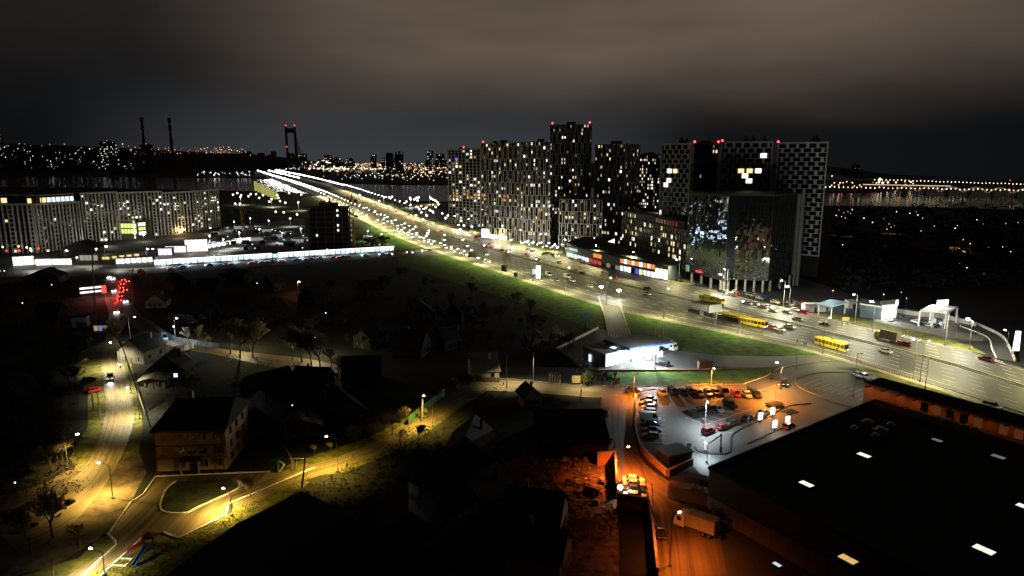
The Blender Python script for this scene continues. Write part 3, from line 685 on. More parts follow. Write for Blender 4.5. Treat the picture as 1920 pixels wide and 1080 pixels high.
build(MB().prism(ccw([(cc[0] + (p[0] - cc[0]) * .9, cc[1] + (p[1] - cc[1]) * .9) for p in fp]), .1, hh - .5), 'inner_wall', mat('brick_infill', (.02, .017, .015), .9, noise=.4, nscale=1), T)
rnd = random.Random(4)
for j in range(nf):
    fc.box('safety_rail', fc.L / 2, j * fh + 1.0, fc.L, .1, .08, STEEL)
for s, j in ((.70, 8), (.70, 7), (.70, 5), (.2, 3), (.70, 4), (.42, 0)): fc.box('work_light', s * fc.L, j * fh + .9, 1.1, 1.4, .08, WINW, .12)
for j in range(2, 9): fs.box('work_light', .8, j * fh + .8, .8, 1.2, .08, WINW, .12)
def crane(label, px, top, jib, jl):
    q = g(*px); h = zat(q, top); T = thing('tower_crane', label, 'crane', (q.x, q.y, 0), jib); Y = mat('crane_yellow', (.42, .27, .05), .6)
    mb = MB()
    for sx in (-.8, .8):
        for sy in (-.8, .8): mb.tube((sx, sy, 0), (sx, sy, h - 7), .14, n=4)
    k = 0; zz = 0
    while zz < h - 9:
        mb.tube((-.8 if k % 2 else .8, -.8, zz), (.8 if k % 2 else -.8, -.8, zz + 2), .07, n=4); mb.tube((-.8, -.8 if k % 2 else .8, zz), (-.8, .8 if k % 2 else -.8, zz + 2), .07, n=4); mb.tube((.8, -.8 if k % 2 else .8, zz), (.8, .8 if k % 2 else -.8, zz + 2), .07, n=4); zz += 2; k += 1
    build(mb, 'mast', Y, T)
    mb = MB(); mb.tube((0, 0, h - 7), (0, 0, h), .5, .12, 4)
    for s in (-.5, .5): mb.tube((-10, s, h - 6.5), (jl, s, h - 6.5), .12, n=4)
    mb.tube((-8, 0, h - 5.2), (jl, 0, h - 5.4), .1, n=4); mb.tube((0, 0, h), (jl * .7, 0, h - 5.4), .05, n=4); mb.tube((0, 0, h), (-9, 0, h - 6.4), .05, n=4)
    for i in range(int(jl // 2)): mb.tube((i * 2, -.5, h - 6.5), (i * 2 + 1, 0, h - 5.4), .06, n=4); mb.tube((i * 2 + 1, 0, h - 5.4), (i * 2 + 2, .5, h - 6.5), .06, n=4)
    build(mb, 'jib', Y, T); build(MB().box((-8.5, 0, h - 9), (3, 1.4, 2.4)), 'counterweight', CONC_D, T); build(MB().box((1.2, 1.0, h - 9), (1.6, 1.3, 2.2), top=(1, .8)), 'cab', DARKM, T)
crane('yellow tower crane standing at the right corner of the unfinished frame', (664, 471), 356, 2.1, 30)
crane('yellow tower crane behind the unfinished frame, its head over the parapet', (622, 462), 360, 1.2, 24)
crane('yellow tower crane left of the unfinished frame on the dark building plot', (457, 447), 380, .2, 30)
# --- bridge pylon, two tall masts, far right bridge
q = g(549, 323); hb = zat(q, 237); w = 16 * q.y / F
T = thing('bridge_pylon', 'tall dark portal pylon of the cable stayed bridge with red lights on top', 'bridge pylon', (q.x, q.y, 0)); DKC = mat('pylon_concrete', (.05, .05, .052), .9)
for s in (-1, 1): build(MB().prism([(s * w / 2 - 5, -5), (s * w / 2 + 5, -5), (s * w / 2 + 5, 5), (s * w / 2 - 5, 5)], 0, hb), 'leg', DKC, T)
build(MB().box((0, 0, hb * .86), (w, 8, hb * .10)), 'crossbeam', DKC, T); build(MB().box((0, 0, 12), (w, 8, 6)), 'crossbeam', DKC, T)
for k in range(7):
    build(MB().tube((w / 2, 0, hb * (.9 - .06 * k)), (w / 2 + 180 - 20 * k, -420 + 45 * k, 12), 1.1, n=4), 'cable', DKC, T)
for s in (-1, 1): build(MB().box((0, 0, 0), (3, 3, 2)).ball((0, 0, 5), 4.5, 1), 'beacon', [DKC, emit('faint_beacon', (1, .05, .04), 2.2)], T, (s * w / 2, 0, hb))
build(MB().ball((0, 0, 0), 4, 0), 'beacon', MATS['faint_beacon'], T, (-w / 2, -6, hb * .56))
for i, (u, b, t) in enumerate(((275, 286, 226), (326, 286, 227))):
    q = g(u, 322); h = zat(q, t); T = thing('chimney', ('tall dark chimney with collars on the far hill, left of the pair', 'tall dark chimney with collars on the far hill, right of the pair')[i], 'chimney', (q.x, q.y, 0), 0, 'far chimneys')
    build(MB().tube((0, 0, 0), (0, 0, h), 9, 5, 10), 'shaft', DKC, T)
    for k in (.55, .82, .97): build(MB().tube((0, 0, h * k), (0, 0, h * k + 26), 8.5, 8.5, 10), 'collar', DKC, T)
a, b = g(1530, 358), g(2120, 372); d = (b - a); L = d.length; T = thing('river_bridge', 'long lit bridge low over the river at the right horizon', 'bridge', (a.x, a.y, 0), math.atan2(d.y, d.x))
build(MB().box((L / 2, 0, 14), (L, 26, 2.5)), 'deck', CONC, T)
for k in range(14): build(MB().box((k * L / 14 + 20, 0, -3), (5, 18, 17)), 'pier', CONC, T)
for k in range(9):
    mb = MB(); x0 = L * .30 + k * L * .075; pr = None
    for i in range(11):
        t = i / 10; p = Vector((x0 + t * L * .07, -13.5, 14 - 9 * (2 * t - 1) ** 2)); 
        if pr is not None: mb.tube(pr, p, .6, n=4)
        pr = p
    build(mb, 'arch_rib', emit('arch_lit_glow', (1, .85, .5), .22), T)  # ribs glow faintly in place of lamplight on the arches
build(MB().box((L * .33, -13.4, 15.5), (L * .3, .6, .9)), 'rail_light', emit('rail_glow', (1, .8, .5), 1.2), T)
# ================================================================== nearer buildings and street furniture
# --- warehouse with a black roof in the corner of the view
A3 = g(1330, 880, 9); B3 = g(1640, 752, 9); uu = (B3 - A3); Lw = uu.length; uu.normalize(); vv = Vector((uu.y, -uu.x, 0))
T = thing('warehouse', 'huge warehouse with a flat black roof and lit skylights in the lower right corner', 'warehouse', (A3.x, A3.y, 0))
C3 = B3 + (g(1930, 842, 9) - B3) * 1.5; D3 = A3 + (C3 - B3) + vv * 10
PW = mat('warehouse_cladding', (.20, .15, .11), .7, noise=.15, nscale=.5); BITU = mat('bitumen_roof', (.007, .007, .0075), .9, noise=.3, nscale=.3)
build(MB().prism(ccw(foot(T, [A3, B3, C3, D3])), 0, 9, 0, 1), 'wall', [mat('shaded_cladding', (.02, .015, .013), .7), BITU], T)  # upper wall near black: its shade is put into the colour
fc = Face(T, D3, A3) if False else Face(T, A3, D3)
for a, b in ((A3, B3), (A3, D3), (B3, C3)):
    f = Face(T, a, b); f.box('parapet', f.L / 2, 8.9, f.L, .55, .45, BITU, -.3)
for k in range(14): fc.box('cladding_panel', 1.8 + k * 3.5, .3, 3.42, 3.6, .12, PW, .02)  # lower panels keep the cladding's own tone, for the lamplit strip
for k, (u, v, m) in enumerate(((1620, 853, 0), (1512, 907, 0), (1590, 1048, 1), (1845, 1030, 0), (1872, 856, 2), (1757, 825, 2), (1922, 950, 0), (1457, 1058, 3))):
    p = g(u, v, 9.4) - T.location; sc_ = (1, 1, 1.05, 1.15, .95, .8, 1, .5)[k]; M = (emit('skylight_glow', (1, .97, .78), 1.15), emit('skylight_amber', (1, .62, .20), .75), emit('skylight_dim', (1, .95, .7), .16), emit('skylight_cold', (.75, .88, 1), .8))[m]
    rz = math.atan2((C3 - B3).y, (C3 - B3).x); fr = build(MB().box((0, 0, 0), (2.5 * sc_, 1.5 * sc_, .35)), 'skylight', DARKM, T, (p.x, p.y, 9), rz)
    for s in (-.58, .58): build(MB().box((0, 0, 0), (1.08 * sc_, 1.25 * sc_, .05)), 'pane', M, fr, (s * sc_, 0, .36))
for u, v, w in ((1625, 800, 2.2), (1650, 815, 2.8), (1668, 806, 1.8), (1640, 826, 1.6), (1600, 812, 1.5)):
    p = g(u, v, 9) - T.location; build(MB().box((0, 0, 0), (w, w * .8, 1.3)).tube((0, 0, 1.3), (0, 0, 1.7), w * .3, n=8), 'roof_fan', STEEL, T, (p.x, p.y, 9), .5)
E0 = g(1618, 751, 8.0); E1 = E0 + (g(1925, 843, 8.0) - E0) * 1.35; h2 = zat(E0, 717); d = (E1 - E0).normalized(); nn = Vector((-d.y, d.x, 0))
T2 = thing('store_building', 'tall orange lit wall of the store rising behind the black warehouse roof', 'store building', (E0.x, E0.y, 0))
OR = mat('orange_cladding', (.46, .20, .09), .7, noise=.12, nscale=.6)
build(MB().prism(ccw(foot(T2, [E0, E1, E1 + nn * 7, E0 + nn * 7])), 0, h2, 0, 1), 'wall', [OR, BITU], T2); f = Face(T2, E0, E1)
f.box('parapet', f.L / 2, h2, f.L, .6, .5, BITU, -.2)
for k in range(int(f.L / 1.9)): f.box('cladding_panel', .95 + k * 1.9, 9.6, 1.86, h2 - 9.7, .08, OR, .02)
for k in range(10):
    wl = f.box('added_wall_light', 1.5 + k * 3.6, h2 - .5, .35, .16, 1.9, DARKM, .02); light(tuple(f.p(1.5 + k * 3.6, h2 - .6, 1.9)), (105, 96, 88, 78, 68, 58, 48, 40, 32, 26)[k], (1, .30, .05), 'SPOT', 150, .2, aim=tuple(f.p(1.5 + k * 3.6, h2 - 4.5, -.3)), parent=T2)  # added lamps, weaker to the right, to brighten the orange wall
for k in range(10):
    f.box('window', 14 + k * 2.7 + (k > 4) * 2, 9.7, 1.5, 2.0, .12, (GLASS, emit('lit_wall_patch', (1, .32, .08), .07), GLASS)[k % 3 if k < 5 else 1], .12)  # amber ones glow in place of orange-lit wall between dark frames
for k in range(9):
    p = E0 + d * (10 + k * 1.9) - nn * 1.5 - T.location; build(MB().box((0, 0, 0), (1.3, .9, .9)).tube((0, 0, .9), (0, 0, 1.05), .4, n=8), 'condenser', STEEL, T, (p.x, p.y, 9.1), math.atan2(d.y, d.x))
# --- filling station in the middle
zc = 5.6
q = [g(1181, 653, zc), g(1260, 641, zc), g(1206, 624, zc), g(1132, 636, zc)]
STN = thing('filling_station', 'filling station with a flat grey canopy roof, blue edge and white glowing forecourt', 'filling station', (q[0].x, q[0].y, 0))
ROOFG = mat('grey_roof_sheet', (.20, .20, .17), .7, noise=.12, nscale=.4); BLUE = mat('blue_fascia', (.015, .05, .26), .5); WG = emit('canopy_light', (.82, .93, 1), 2.6)
def slabroof(T, name, q, z0, z1, m, mt=None): return build(MB().prism(ccw(foot(T, q)), z0, z1, 0, 1), name, [m, mt or m], T)
slabroof(STN, 'canopy', q, zc - .9, zc, BLUE, ROOFG)
fq = Face(STN, q[0], q[1]); fq.box('fascia_light', fq.L / 2, zc - .75, fq.L * .98, .22, .08, emit('fascia_glow', (.55, .75, 1), 1.6), .02)
c4 = sum(q, Vector()) / 4
for k in range(3):
    for j in range(2):
        p = q[0].lerp(q[1], .22 + k * .3).lerp(q[3].lerp(q[2], .22 + k * .3), .2 + j * .45) - STN.location
        build(MB().tube((0, 0, 0), (0, 0, zc - .9), .22, n=8), 'column', WHITE, STN, (p.x, p.y, 0))
        if j == 0:
            pu = build(MB().box((0, 0, 0), (1.1, .6, 1.9)), 'fuel_pump', WHITE, STN, (p.x + 1.0, p.y, .15), fq.rz)
            build(MB().box((0, -.32, 1.2), (.8, .05, .5)), 'display', WINC, pu)
        build(MB().box((0, 0, 0), (2.4, 1.0, .08)), 'ceiling_light', WG, STN, (p.x, p.y, zc - .99), fq.rz)
bw = [q[0].lerp(q[3], .38).lerp(q[1].lerp(q[2], .38), t) for t in (.03, .9)]; bk_ = [q[0].lerp(q[3], .9).lerp(q[1].lerp(q[2], .9), t) for t in (.9, .03)]
slabroof(STN, 'added_rear_wall', bw + bk_, 0, zc - 1.0, SHELLW); f = Face(STN, bw[0], bw[1])
for k in range(8): f.box('shop_window', (k + .5) * f.L / 8, .2, f.L / 8 * .95, zc - 1.5, .1, emit('shop_window_glow', (.86, .95, 1), 2.4), .05)  # added wall and glowing front, standing in for white light under the canopy
q2 = [g(1092, 648, 4.4), g(1136, 664, 4.4), g(1180, 655, 4.4), g(1132, 638, 4.4)]
slabroof(STN, 'shop_roof', q2, 4.0, 4.4, SHELLW, ROOFG)
slabroof(STN, 'shop_wall', [c4 * .0 + (sum(q2, Vector()) / 4) + (p - sum(q2, Vector()) / 4) * .95 for p in q2], 0, 4.0, SHELLB)
f = Face(STN, q2[1], q2[2]); f.box('fascia_board', f.L / 2, 3.2, f.L, 1.25, .12, emit('white_fascia', (.85, .97, 1), 1.5), .02); f.box('fascia_stripe', f.L / 2, 3.3, f.L, .25, .06, emit('cyan_stripe', (.2, .85, 1), .9), .15)
for k in range(7): f.box('shop_window', (k + .5) * f.L / 7, .25, f.L / 7 * .94, 2.8, .1, emit('shop_window_glow', (.86, .95, 1), 2.4), .05)
f = Face(STN, q2[0], q2[1]); f.box('door', f.L * .35, 0, 1.2, 2.4, .1, WINC, .05); f.box('blue_panel', f.L * .9, 0, 2.0, 3.9, .1, BLUE, .05)
for u, v in ((1150, 668), (1180, 662), (1205, 662), (1230, 658), (1165, 675), (1200, 672)):
    p = g(u, v + 8); light((p.x, p.y, 4.4), 9000, (.78, .92, 1), 'SPOT', 165, .8)
for i, u in enumerate((1228, 1236, 1243)):
    p = g(u, 632); o = build(MB().tube((0, 0, 0), (0, 0, zat(p, 603)), .09, .06, 8).ball((0, 0, zat(p, 603)), .14).box((0, 0, 0), (.5, .5, .25)), 'flagpole', WHITE, None, tuple(p), label=('bare white flagpole beside the filling station, nearest the canopy', 'bare white flagpole in the middle of the row of three', 'bare white flagpole at the lawn end of the row of three')[i], category='flagpole', group='flagpoles beside the filling station')
p = g(1097, 625); o = build(MB().box((0, 0, 0), (.5, .25, 6)).box((0, 0, 6), (1.4, .3, 2)), 'price_pylon', mat('dim_blue', (.05, .09, .25)), None, tuple(p), 0, label='slim dark blue price pylon at the fence behind the filling station', category='sign')
# fence of the station
def fence(label, px, h, m, step=2.2, name='fence', cat='fence', panel=True, post=STEEL, th=.06):
    P = gl(px); T = thing(name, label, cat, tuple(P[0]))
    for a, b in zip(P, P[1:]):
        f = Face(T, a, b); n = max(1, min(60, round(f.L / step))); w = f.L / n
        for k in range(n):
            if panel: f.box('panel', (k + .5) * w, .08, w * .96, h, th, m)
            f.box('post', k * w, 0, .09, h + .12, .09, post, .03)
    return T
fence('pale rail fence along the edge of the filling station yard', [(1042, 657), (1122, 617)], 1.0, WHITE)
fence('low pale fence at the corner behind the filling station shop', [(1042, 657), (1064, 668), (1090, 690)], .9, WHITE)
fence('grey metal fence along the curve of the branch road by the old town', [(262, 597), (285, 612), (312, 632), (330, 641)], 1.9, mat('lilac_sheet', (.30, .30, .42), .6), 2.4)
fence('pale concrete fence along the branch road', [(330, 641), (400, 652), (470, 660)], 1.8, CONC, 2.6)
fence('green corrugated fence beside the lane under the street lamp', [(766, 797), (784, 780), (800, 768), (834, 742)], 2.1, mat('green_sheet', (.03, .14, .06), .6), 1.2)
fence('dark wooden fence in front of the cottage by the side road', [(862, 712), (905, 716), (937, 717)], 1.4, WOOD, 1.0)
fence('blue grey sheet fence lit white behind the dark gabled house', [(296, 664), (345, 658), (364, 653)], 2.0, mat('sheet_white', (.70, .78, .80), .5), 2.2)
fence('row of thin dark posts along the lower edge of the playground grass', [(258, 1075), (320, 1035), (372, 1010), (414, 985), (436, 968)], .06, DARKM, 4.2, panel=False, post=DARKM)
T = thing('retaining_wall', 'low brick retaining wall curving round the left edge of the car park', 'wall', tuple(g(1192, 750)))
WALLB = mat('brick_wall', (.30, .15, .08), .9, noise=.3, nscale=1.2); P = cr(gl([(1193, 748), (1191, 790), (1198, 832), (1212, 856), (1252, 893)]), 16) + gl([(1297, 872)])
CAP = mat('coping', (.34, .31, .27), .85, noise=.2, nscale=1)
for i, (a, b) in enumerate(zip(P, P[1:])):
    f = Face(T, a, b); f.box('wall_section', f.L / 2, 0, f.L + .05, 1.5, .35, WALLB); f.box('coping', f.L / 2, 1.5, f.L + .05, .12, .5, CAP, -.08)
def wall(label, px, h, m, name='wall', th=.3, cat='wall', cap=None):
    P = gl(px); T = thing(name, label, cat, tuple(P[0]))
    for a, b in zip(P, P[1:]):
        f = Face(T, a, b); n = max(1, round(f.L / 4)); w = f.L / n
        for k in range(n): f.box('wall_section', (k + .5) * w, 0, w - .03, h, th, m)
        if cap: f.box('coping', f.L / 2, h, f.L, .12, th + .15, cap, -.07)
    return T
ORW = mat('ochre_wall', (.34, .17, .09), .9, noise=.25, nscale=.8)
wall('ochre wall beside the backstreet above the parked cars', [(1119, 873), (1152, 870)], 3.0, ORW, cap=CAP); wall('tall ochre wall between the rubble yard and the parked cars', [(1154, 868), (1158, 935)], 3.0, ORW, cap=CAP)
wall('dark brick wall below the four parked cars', [(1157, 948), (1216, 958)], 2.6, mat('dark_brick', (.10, .045, .03), .9, noise=.3, nscale=1.2), cap=CAP)
wall('long ochre wall running down the backstreet to the lower edge', [(1214, 945), (1225, 1000), (1234, 1090)], 2.2, ORW, cap=CAP)
wall('stained red wall standing alone beside the dark yards', [(946, 905), (976, 893)], 4.2, mat('red_plaster', (.30, .06, .035), .9, noise=.3, nscale=.8))
wall('pale concrete strip wall among the black yards', [(912, 935), (944, 912)], 1.6, CONC_D)
# --- car park booth, barrier, boards
p = g(1263, 868); T = thing('ticket_booth', 'dark cube booth with a flat blue grey roof at the corner of the car park', 'booth', tuple(p), .42)
build(MB().box((0, 0, 0), (6.0, 4.6, 2.9)), 'wall', mat('booth_wall', (.028, .032, .036), .6), T); build(MB().box((0, 0, 2.9), (6.5, 5.1, .35)), 'roof', mat('booth_roof', (.11, .15, .18), .6), T)
for k in range(4): build(MB().box((-2.2 + k * 1.45, -2.33, .8), (1.2, .06, 1.5)), 'window', GLASS, T)
build(MB().box((3.03, 0, 0), (.06, 1.0, 2.1)), 'door', DARKM, T)
p = g(1351, 848); T = thing('barrier', 'black car park barrier with its arm raised at an angle', 'barrier', tuple(p), .35)
build(MB().box((0, 0, 0), (.45, .4, 1.3)), 'cabinet', DARKM, T); build(MB().tube((0, 0, 1.2), (-.1, 0, 4.4), .16, n=6), 'post', DARKM, T); build(MB().tube((0, 0, 4.2), (-3.3, 0, 2.6), .15, n=6), 'arm', DARKM, T)
YEL = mat('yellow_panel', (.75, .42, .04), .5)
for i, (u, v, c) in enumerate(((1425, 793, 0), (1448, 783, 1), (1452, 808, 0), (1476, 800, 1))):
    p = g(u, v); T = thing('menu_board', ('glowing white menu board standing left of the drive through lane', 'glowing white menu board under a yellow canopy, the upper of two', 'glowing white menu board on a dark stem between the two canopies', 'glowing white menu board under a yellow canopy beside the roof edge')[i], 'illuminated board', tuple(p), .5, 'drive through boards')
    build(MB().box((0, 0, 0), (.25, .25, 1.0)), 'stem', DARKM, T); build(MB().box((0, 0, .9), (1.2, .4, 1.8)), 'panel', emit('menu_glow', (1, .93, .80), 2.2), T)
    if c: build(MB().tube((1.1, .5, 0), (1.1, .5, 3.6), .12), 'post', DARKM, T); build(MB().box((.6, .2, 3.5), (4.2, 2.6, .35), top=(.92, .9)), 'canopy', YEL, T)
    light((p.x, p.y - 1.2, 2.3), 350, (1, .80, .55), 'POINT', r=.6)
for u, v in ((1400, 778), (1398, 798)): pass
kerb('kerb', [(1303, 838), (1308, 846), (1322, 851), (1345, 852), (1365, 850), (1371, 838), (1371, 822), (1384, 808), (1440, 782), (1478, 762), (1520, 757)], .3, .2, .045, DARKM, 60)
kerb('kerb', [(1402, 832), (1440, 815), (1480, 796)], .3, .2, .045, DARKM)
SG = mat('sign_face', (.55, .55, .55), .5)
def sign(u, v, label, h=2.6, w=.7, hh=.7, m=None, posts=1, rz=0, cat='sign', name='road_sign'):
    p = g(u, v); T = thing(name, label, cat, tuple(p), rz)
    for s in ([0] if posts == 1 else [-w * .35, w * .35]): build(MB().tube((s, 0, 0), (s, 0, h), .06, n=6), 'post', STEEL, T)
    build(MB().box((0, -.06, h - hh * .1), (w, .08, hh)), 'panel', m or SG, T); build(MB().box((0, .0, h - hh * .1 - .05), (w + .1, .05, hh + .1)), 'frame', DARKM, T); return T
sign(1291, 853, 'dark triangular give way sign beside the ticket booth', 2.0, .9, .8, DARKM)
p = g(1322, 851); T = thing('info_post', 'slim white totem on the traffic island in the car park', 'totem', tuple(p)); build(MB().box((0, 0, 0), (.5, .3, 1.0)), 'base', DARKM, T); build(MB().box((0, 0, 1.0), (.45, .25, 1.5)), 'panel', emit('totem_glow', (.9, .95, 1), .7), T)
# --- containers, skip and box
CORR = mat('corrugated_steel', (.40, .17, .07), .6, noise=.2, nscale=1.0)
def container(u, v, rz, L, h, label, m, lid=True, group=None):
    p = g(u, v); T = thing('container', label, 'container', tuple(p), rz, group); build(MB().box((0, 0, 0), (L, 2.4, h)), 'shell', m, T)
    for k in range(int(L / .55)): build(MB().box((-L / 2 + .3 + k * .55, -1.24, .1), (.28, .09, h - .2)), 'rib', m, T)
    for k in range(4): build(MB().box((-L / 2 - .04, -.9 + k * .6, .1), (.09, .3, h - .2)), 'rib', m, T)
    for s in (-1, 1): build(MB().box((s * (L / 2 - .06), -1.2, 0), (.16, .16, h)), 'corner_post', m, T)
    return T
container(1298, 938, -.46, 9.0, 2.7, 'long orange corrugated container beside the warehouse corner', CORR)
container(1312, 915, -.46, 6.0, 2.4, 'dark container with a rusty roof behind the orange container', mat('dark_container', (.08, .055, .04), .7, noise=.3, nscale=1))
for i, (u, v) in enumerate(((1303, 915), (1316, 921))):
    p = g(u, v, 2.7); T = thing('air_unit', ('small grey ventilation unit on the orange container, left one', 'small grey ventilation unit on the orange container, right one')[i], 'ventilation unit', tuple(p), -.46)
    build(MB().box((0, 0, 0), (1.2, .9, .7)), 'casing', STEEL, T); build(MB().tube((0, 0, .7), (0, 0, .78), .35, n=10), 'fan_ring', DARKM, T)
p = g(1322, 690); T = thing('refuse_shelter', 'small brown slatted shelter at the edge of the forecourt', 'shelter', tuple(p))
build(MB().box((0, 0, 2.3), (4.6, 2.6, .15)), 'roof', DARKM, T)
for k in range(9): build(MB().box((-2.0 + k * .5, -1.2, 0), (.4, .08, 2.2)), 'slat', mat('brown_slat', (.28, .13, .08), .8), T)
for s in (-1, 1): build(MB().box((s * 2.15, 0, 0), (.1, 2.4, 2.3)), 'side_panel', mat('brown_slat', (.28, .13, .08), .8), T)
p = g(1040, 717); T = thing('storage_cage', 'pale ribbed storage crate standing beside the side road', 'crate', tuple(p)); build(MB().box((0, 0, 0), (3.4, 1.8, 2.9)), 'core', DARKM, T)
for k in range(5): build(MB().box((-1.5 + k * .75, -.95, .1), (.42, .1, 2.7)), 'slat', PLASTER, T)
p = g(1087, 721); T = thing('billboard', 'low yellowish hoarding beside the side road', 'billboard', tuple(p), -.05); build(MB().box((0, 0, .5), (4.6, .12, 2.2)), 'panel', mat('faded_yellow', (.45, .38, .16), .8, noise=.35, nscale=1.5), T)
for s in (-1, 1): build(MB().box((s * 2, .1, 0), (.15, .15, 2.7)), 'post', WOOD, T)
# --- health centre with lettering
a, b = g(294, 884), g(427, 879); d = (b - a).normalized(); nn = Vector((-d.y, d.x, 0)); hb = zat(a, 812)
T = thing('health_centre', 'three storey ochre health centre with dark lettering and a black roof', 'clinic building', tuple(a)); dep = 17
P = [a, b, b + nn * dep, a + nn * dep]; OCH = mat('ochre_render', (.34, .22, .12), .9, noise=.15, nscale=.6); BAND = mat('brown_band', (.13, .045, .03), .9)
build(MB().prism(ccw(foot(T, P)), 0, hb), 'wall', OCH, T); f = Face(T, a, b); fh = hb / 3
build(MB().prism(ccw([(p[0] * 1.0, p[1]) for p in foot(T, [a - d * .4 - nn * .5, b + d * .4 - nn * .5, b + d * .4 + nn * (dep + .4), a - d * .4 + nn * (dep + .4)])]), hb, hb + .5), 'eaves', BAND, T)
mb = MB(); e = [p - T.location for p in (a - d * .5 - nn * .6, b + d * .5 - nn * .6, b + d * .5 + nn * (dep + .5), a - d * .5 + nn * (dep + .5))]; r0 = (e[0] + e[3]) / 2 + d * 2.5; r1 = (e[1] + e[2]) / 2 - d * .5; zt = hb + 4.6
for t in e: t.z = hb + .5
r0.z = r1.z = zt; mb.quad(e[0], e[1], r1, r0); mb.quad(e[2], e[3], r0, r1); mb.poly([e[3], e[0], r0]); mb.poly([e[1], e[2], r1]); build(mb, 'roof', ROOFD, T)
for j in range(3):
    f.box('string_course', f.L / 2, (j + 1) * fh - .25, f.L + .1, .28, .1, BAND)
    for k, s in enumerate((.36, .52, .68, .88)):
        if j == 0 and k == 1: continue
        w = f.box('window', s * f.L, j * fh + .9, 1.5, 1.55, .1, GLASS, .04); 
        put('frame', boxmesh(.10, .04, 1.55, PLASTER, 'frame'), w, (-.15, -.07, 0)); put('frame', boxmesh(1.5, .04, .06, BAND, 'frame'), w, (0, -.08, 1.5))
    if j: f.box('recessed_panel', f.L * .2, j * fh + .8, f.L * .2, fh * .55, .05, mat('ochre_panel', (.24, .12, .06), .9), .02)
f.box('downpipe', f.L - .3, 0, .14, hb, .14, CONC); f.box('corner_strip', .15, 0, .3, hb, .12, BAND); f.box('corner_strip', f.L - .75, 0, .3, hb, .12, BAND)
build(MB().box((0, 0, 2.9), (4.0, 2.6, .3)), 'porch_roof', DARKM, T, f.p(f.L * .53, 0, 1.3), f.rz)
for s in (-1.8, 1.8): build(MB().box((0, 0, 0), (.3, .3, 2.9)), 'porch_post', PLASTER, T, f.p(f.L * .53 + s, 0, 2.3), f.rz)
f.box('door', f.L * .53, 0, 1.7, 2.4, .1, DARKM)
def text(parent, s, loc, size, m, rz, name='lettering', width=None, align='LEFT'):
    c = bpy.data.curves.new('t', 'FONT'); c.body = s; c.size = size; c.extrude = .04; c.align_x = align
    o = bpy.data.objects.new('t', c); COL.objects.link(o); bpy.context.view_layer.update()
    me = bpy.data.meshes.new_from_object(o.evaluated_get(bpy.context.evaluated_depsgraph_get())); bpy.data.objects.remove(o); bpy.data.curves.remove(c)
    xs = [v.co.x for v in me.vertices]; k = (width / (max(xs) - min(xs))) if width and xs else 1
    for v in me.vertices: v.co = Vector((v.co.x * k, -v.co.z, v.co.y))
    me.materials.clear(); me.materials.append(m); return put(name, me, parent, loc, rz)
text(T, 'АМБУЛАТОРІЯ', f.p(.5, fh + .02, .12), 1.0, BAND, f.rz, width=f.L * .37); text(T, 'ПОЛІКЛІНІКА', f.p(f.L * .63, fh + .05, .12), .9, BAND, f.rz, width=f.L * .30)
f2 = Face(T, b, b + nn * dep)
for j in range(3):
    for s in (.2, .45, .7): f2.box('window', s * f2.L, j * fh + .9, 1.4, 1.5, .06, GLASS, .03)
build(MB().box((0, 0, 0), (.9, .9, 2.2)), 'chimney', PLASTER, T, ((r0 + r1) / 2).lerp(r0, .5) - Vector((0, 0, .5)))
p = g(516, 884); o = build(MB().box((0, 0, 0), (1.5, 1.2, 2.4)).box((0, 0, 2.4), (1.8, 1.5, .15)), 'transformer_box', mat('green_box', (.03, .09, .05), .7), None, tuple(p), label='tall dark green cabinet at the end of the white kerb', category='cabinet')
# --- play set
p = g(281, 1036); T = thing('play_slide', 'blue and red play tower with a slide on the grass', 'playground slide', tuple(p), .35); BL = mat('play_blue', (.02, .07, .36), .5); RD = mat('play_red', (.45, .03, .03), .5)
for sx in (-.7, .7):
    for sy in (-.7, .7): build(MB().tube((sx, sy, 0), (sx, sy, 3.0), .08, n=6), 'post', BL, T)
build(MB().box((0, 0, 1.3), (1.7, 1.7, .12)), 'platform', WOOD, T)
mb = MB(); v = [(-1, -1, 2.9), (1, -1, 2.9), (1, 1, 2.9), (-1, 1, 2.9)]; t = (0, 0, 3.9)
for i in range(4): mb.poly([v[i], v[(i + 1) % 4], t])
mb.poly(v[::-1]); build(mb, 'roof', RD, T)
def chute(p0, p1, w, m, nm):
    p0, p1 = Vector(p0), Vector(p1); dd = (p1 - p0); s = Vector((-dd.y, dd.x, 0)).normalized() * w / 2; up = Vector((0, 0, .28)); mb = MB()
    mb.quad(p0 - s, p1 - s, p1 + s, p0 + s); mb.quad(p0 - s, p0 - s + up, p1 - s + up, p1 - s); mb.quad(p0 + s, p1 + s, p1 + s + up, p0 + s + up); mb.quad(p0 + s * 1.1 + up, p1 + s * 1.1 + up, p1 + s * .9 + up, p0 + s * .9 + up); mb.quad(p0 - s * .9 + up, p1 - s * .9 + up, p1 - s * 1.1 + up, p0 - s * 1.1 + up); build(mb, nm, m, T)
chute((-.4, -.8, 1.4), (-1.8, -3.6, .15), .7, BL, 'slide'); chute((-.8, .2, 1.9), (-3.2, -.6, 1.3), .6, RD, 'bridge_beam')
for k in range(5): build(MB().box((1.0 + k * .28, .5, 1.1 - k * .25), (.26, .9, .06)), 'step', RD, T)
build(MB().tube((-3.1, -.9, 0), (-3.1, -.9, 1.3), .06), 'post', BL, T); build(MB().tube((-3.1, -.3, 0), (-3.1, -.3, 1.3), .06), 'post', BL, T)
for k in range(3): build(MB().box((.74, -.5 + k * .5, 1.45), (.05, .4, .8)), 'side_panel', mat('play_teal', (.03, .2, .22), .6), T)
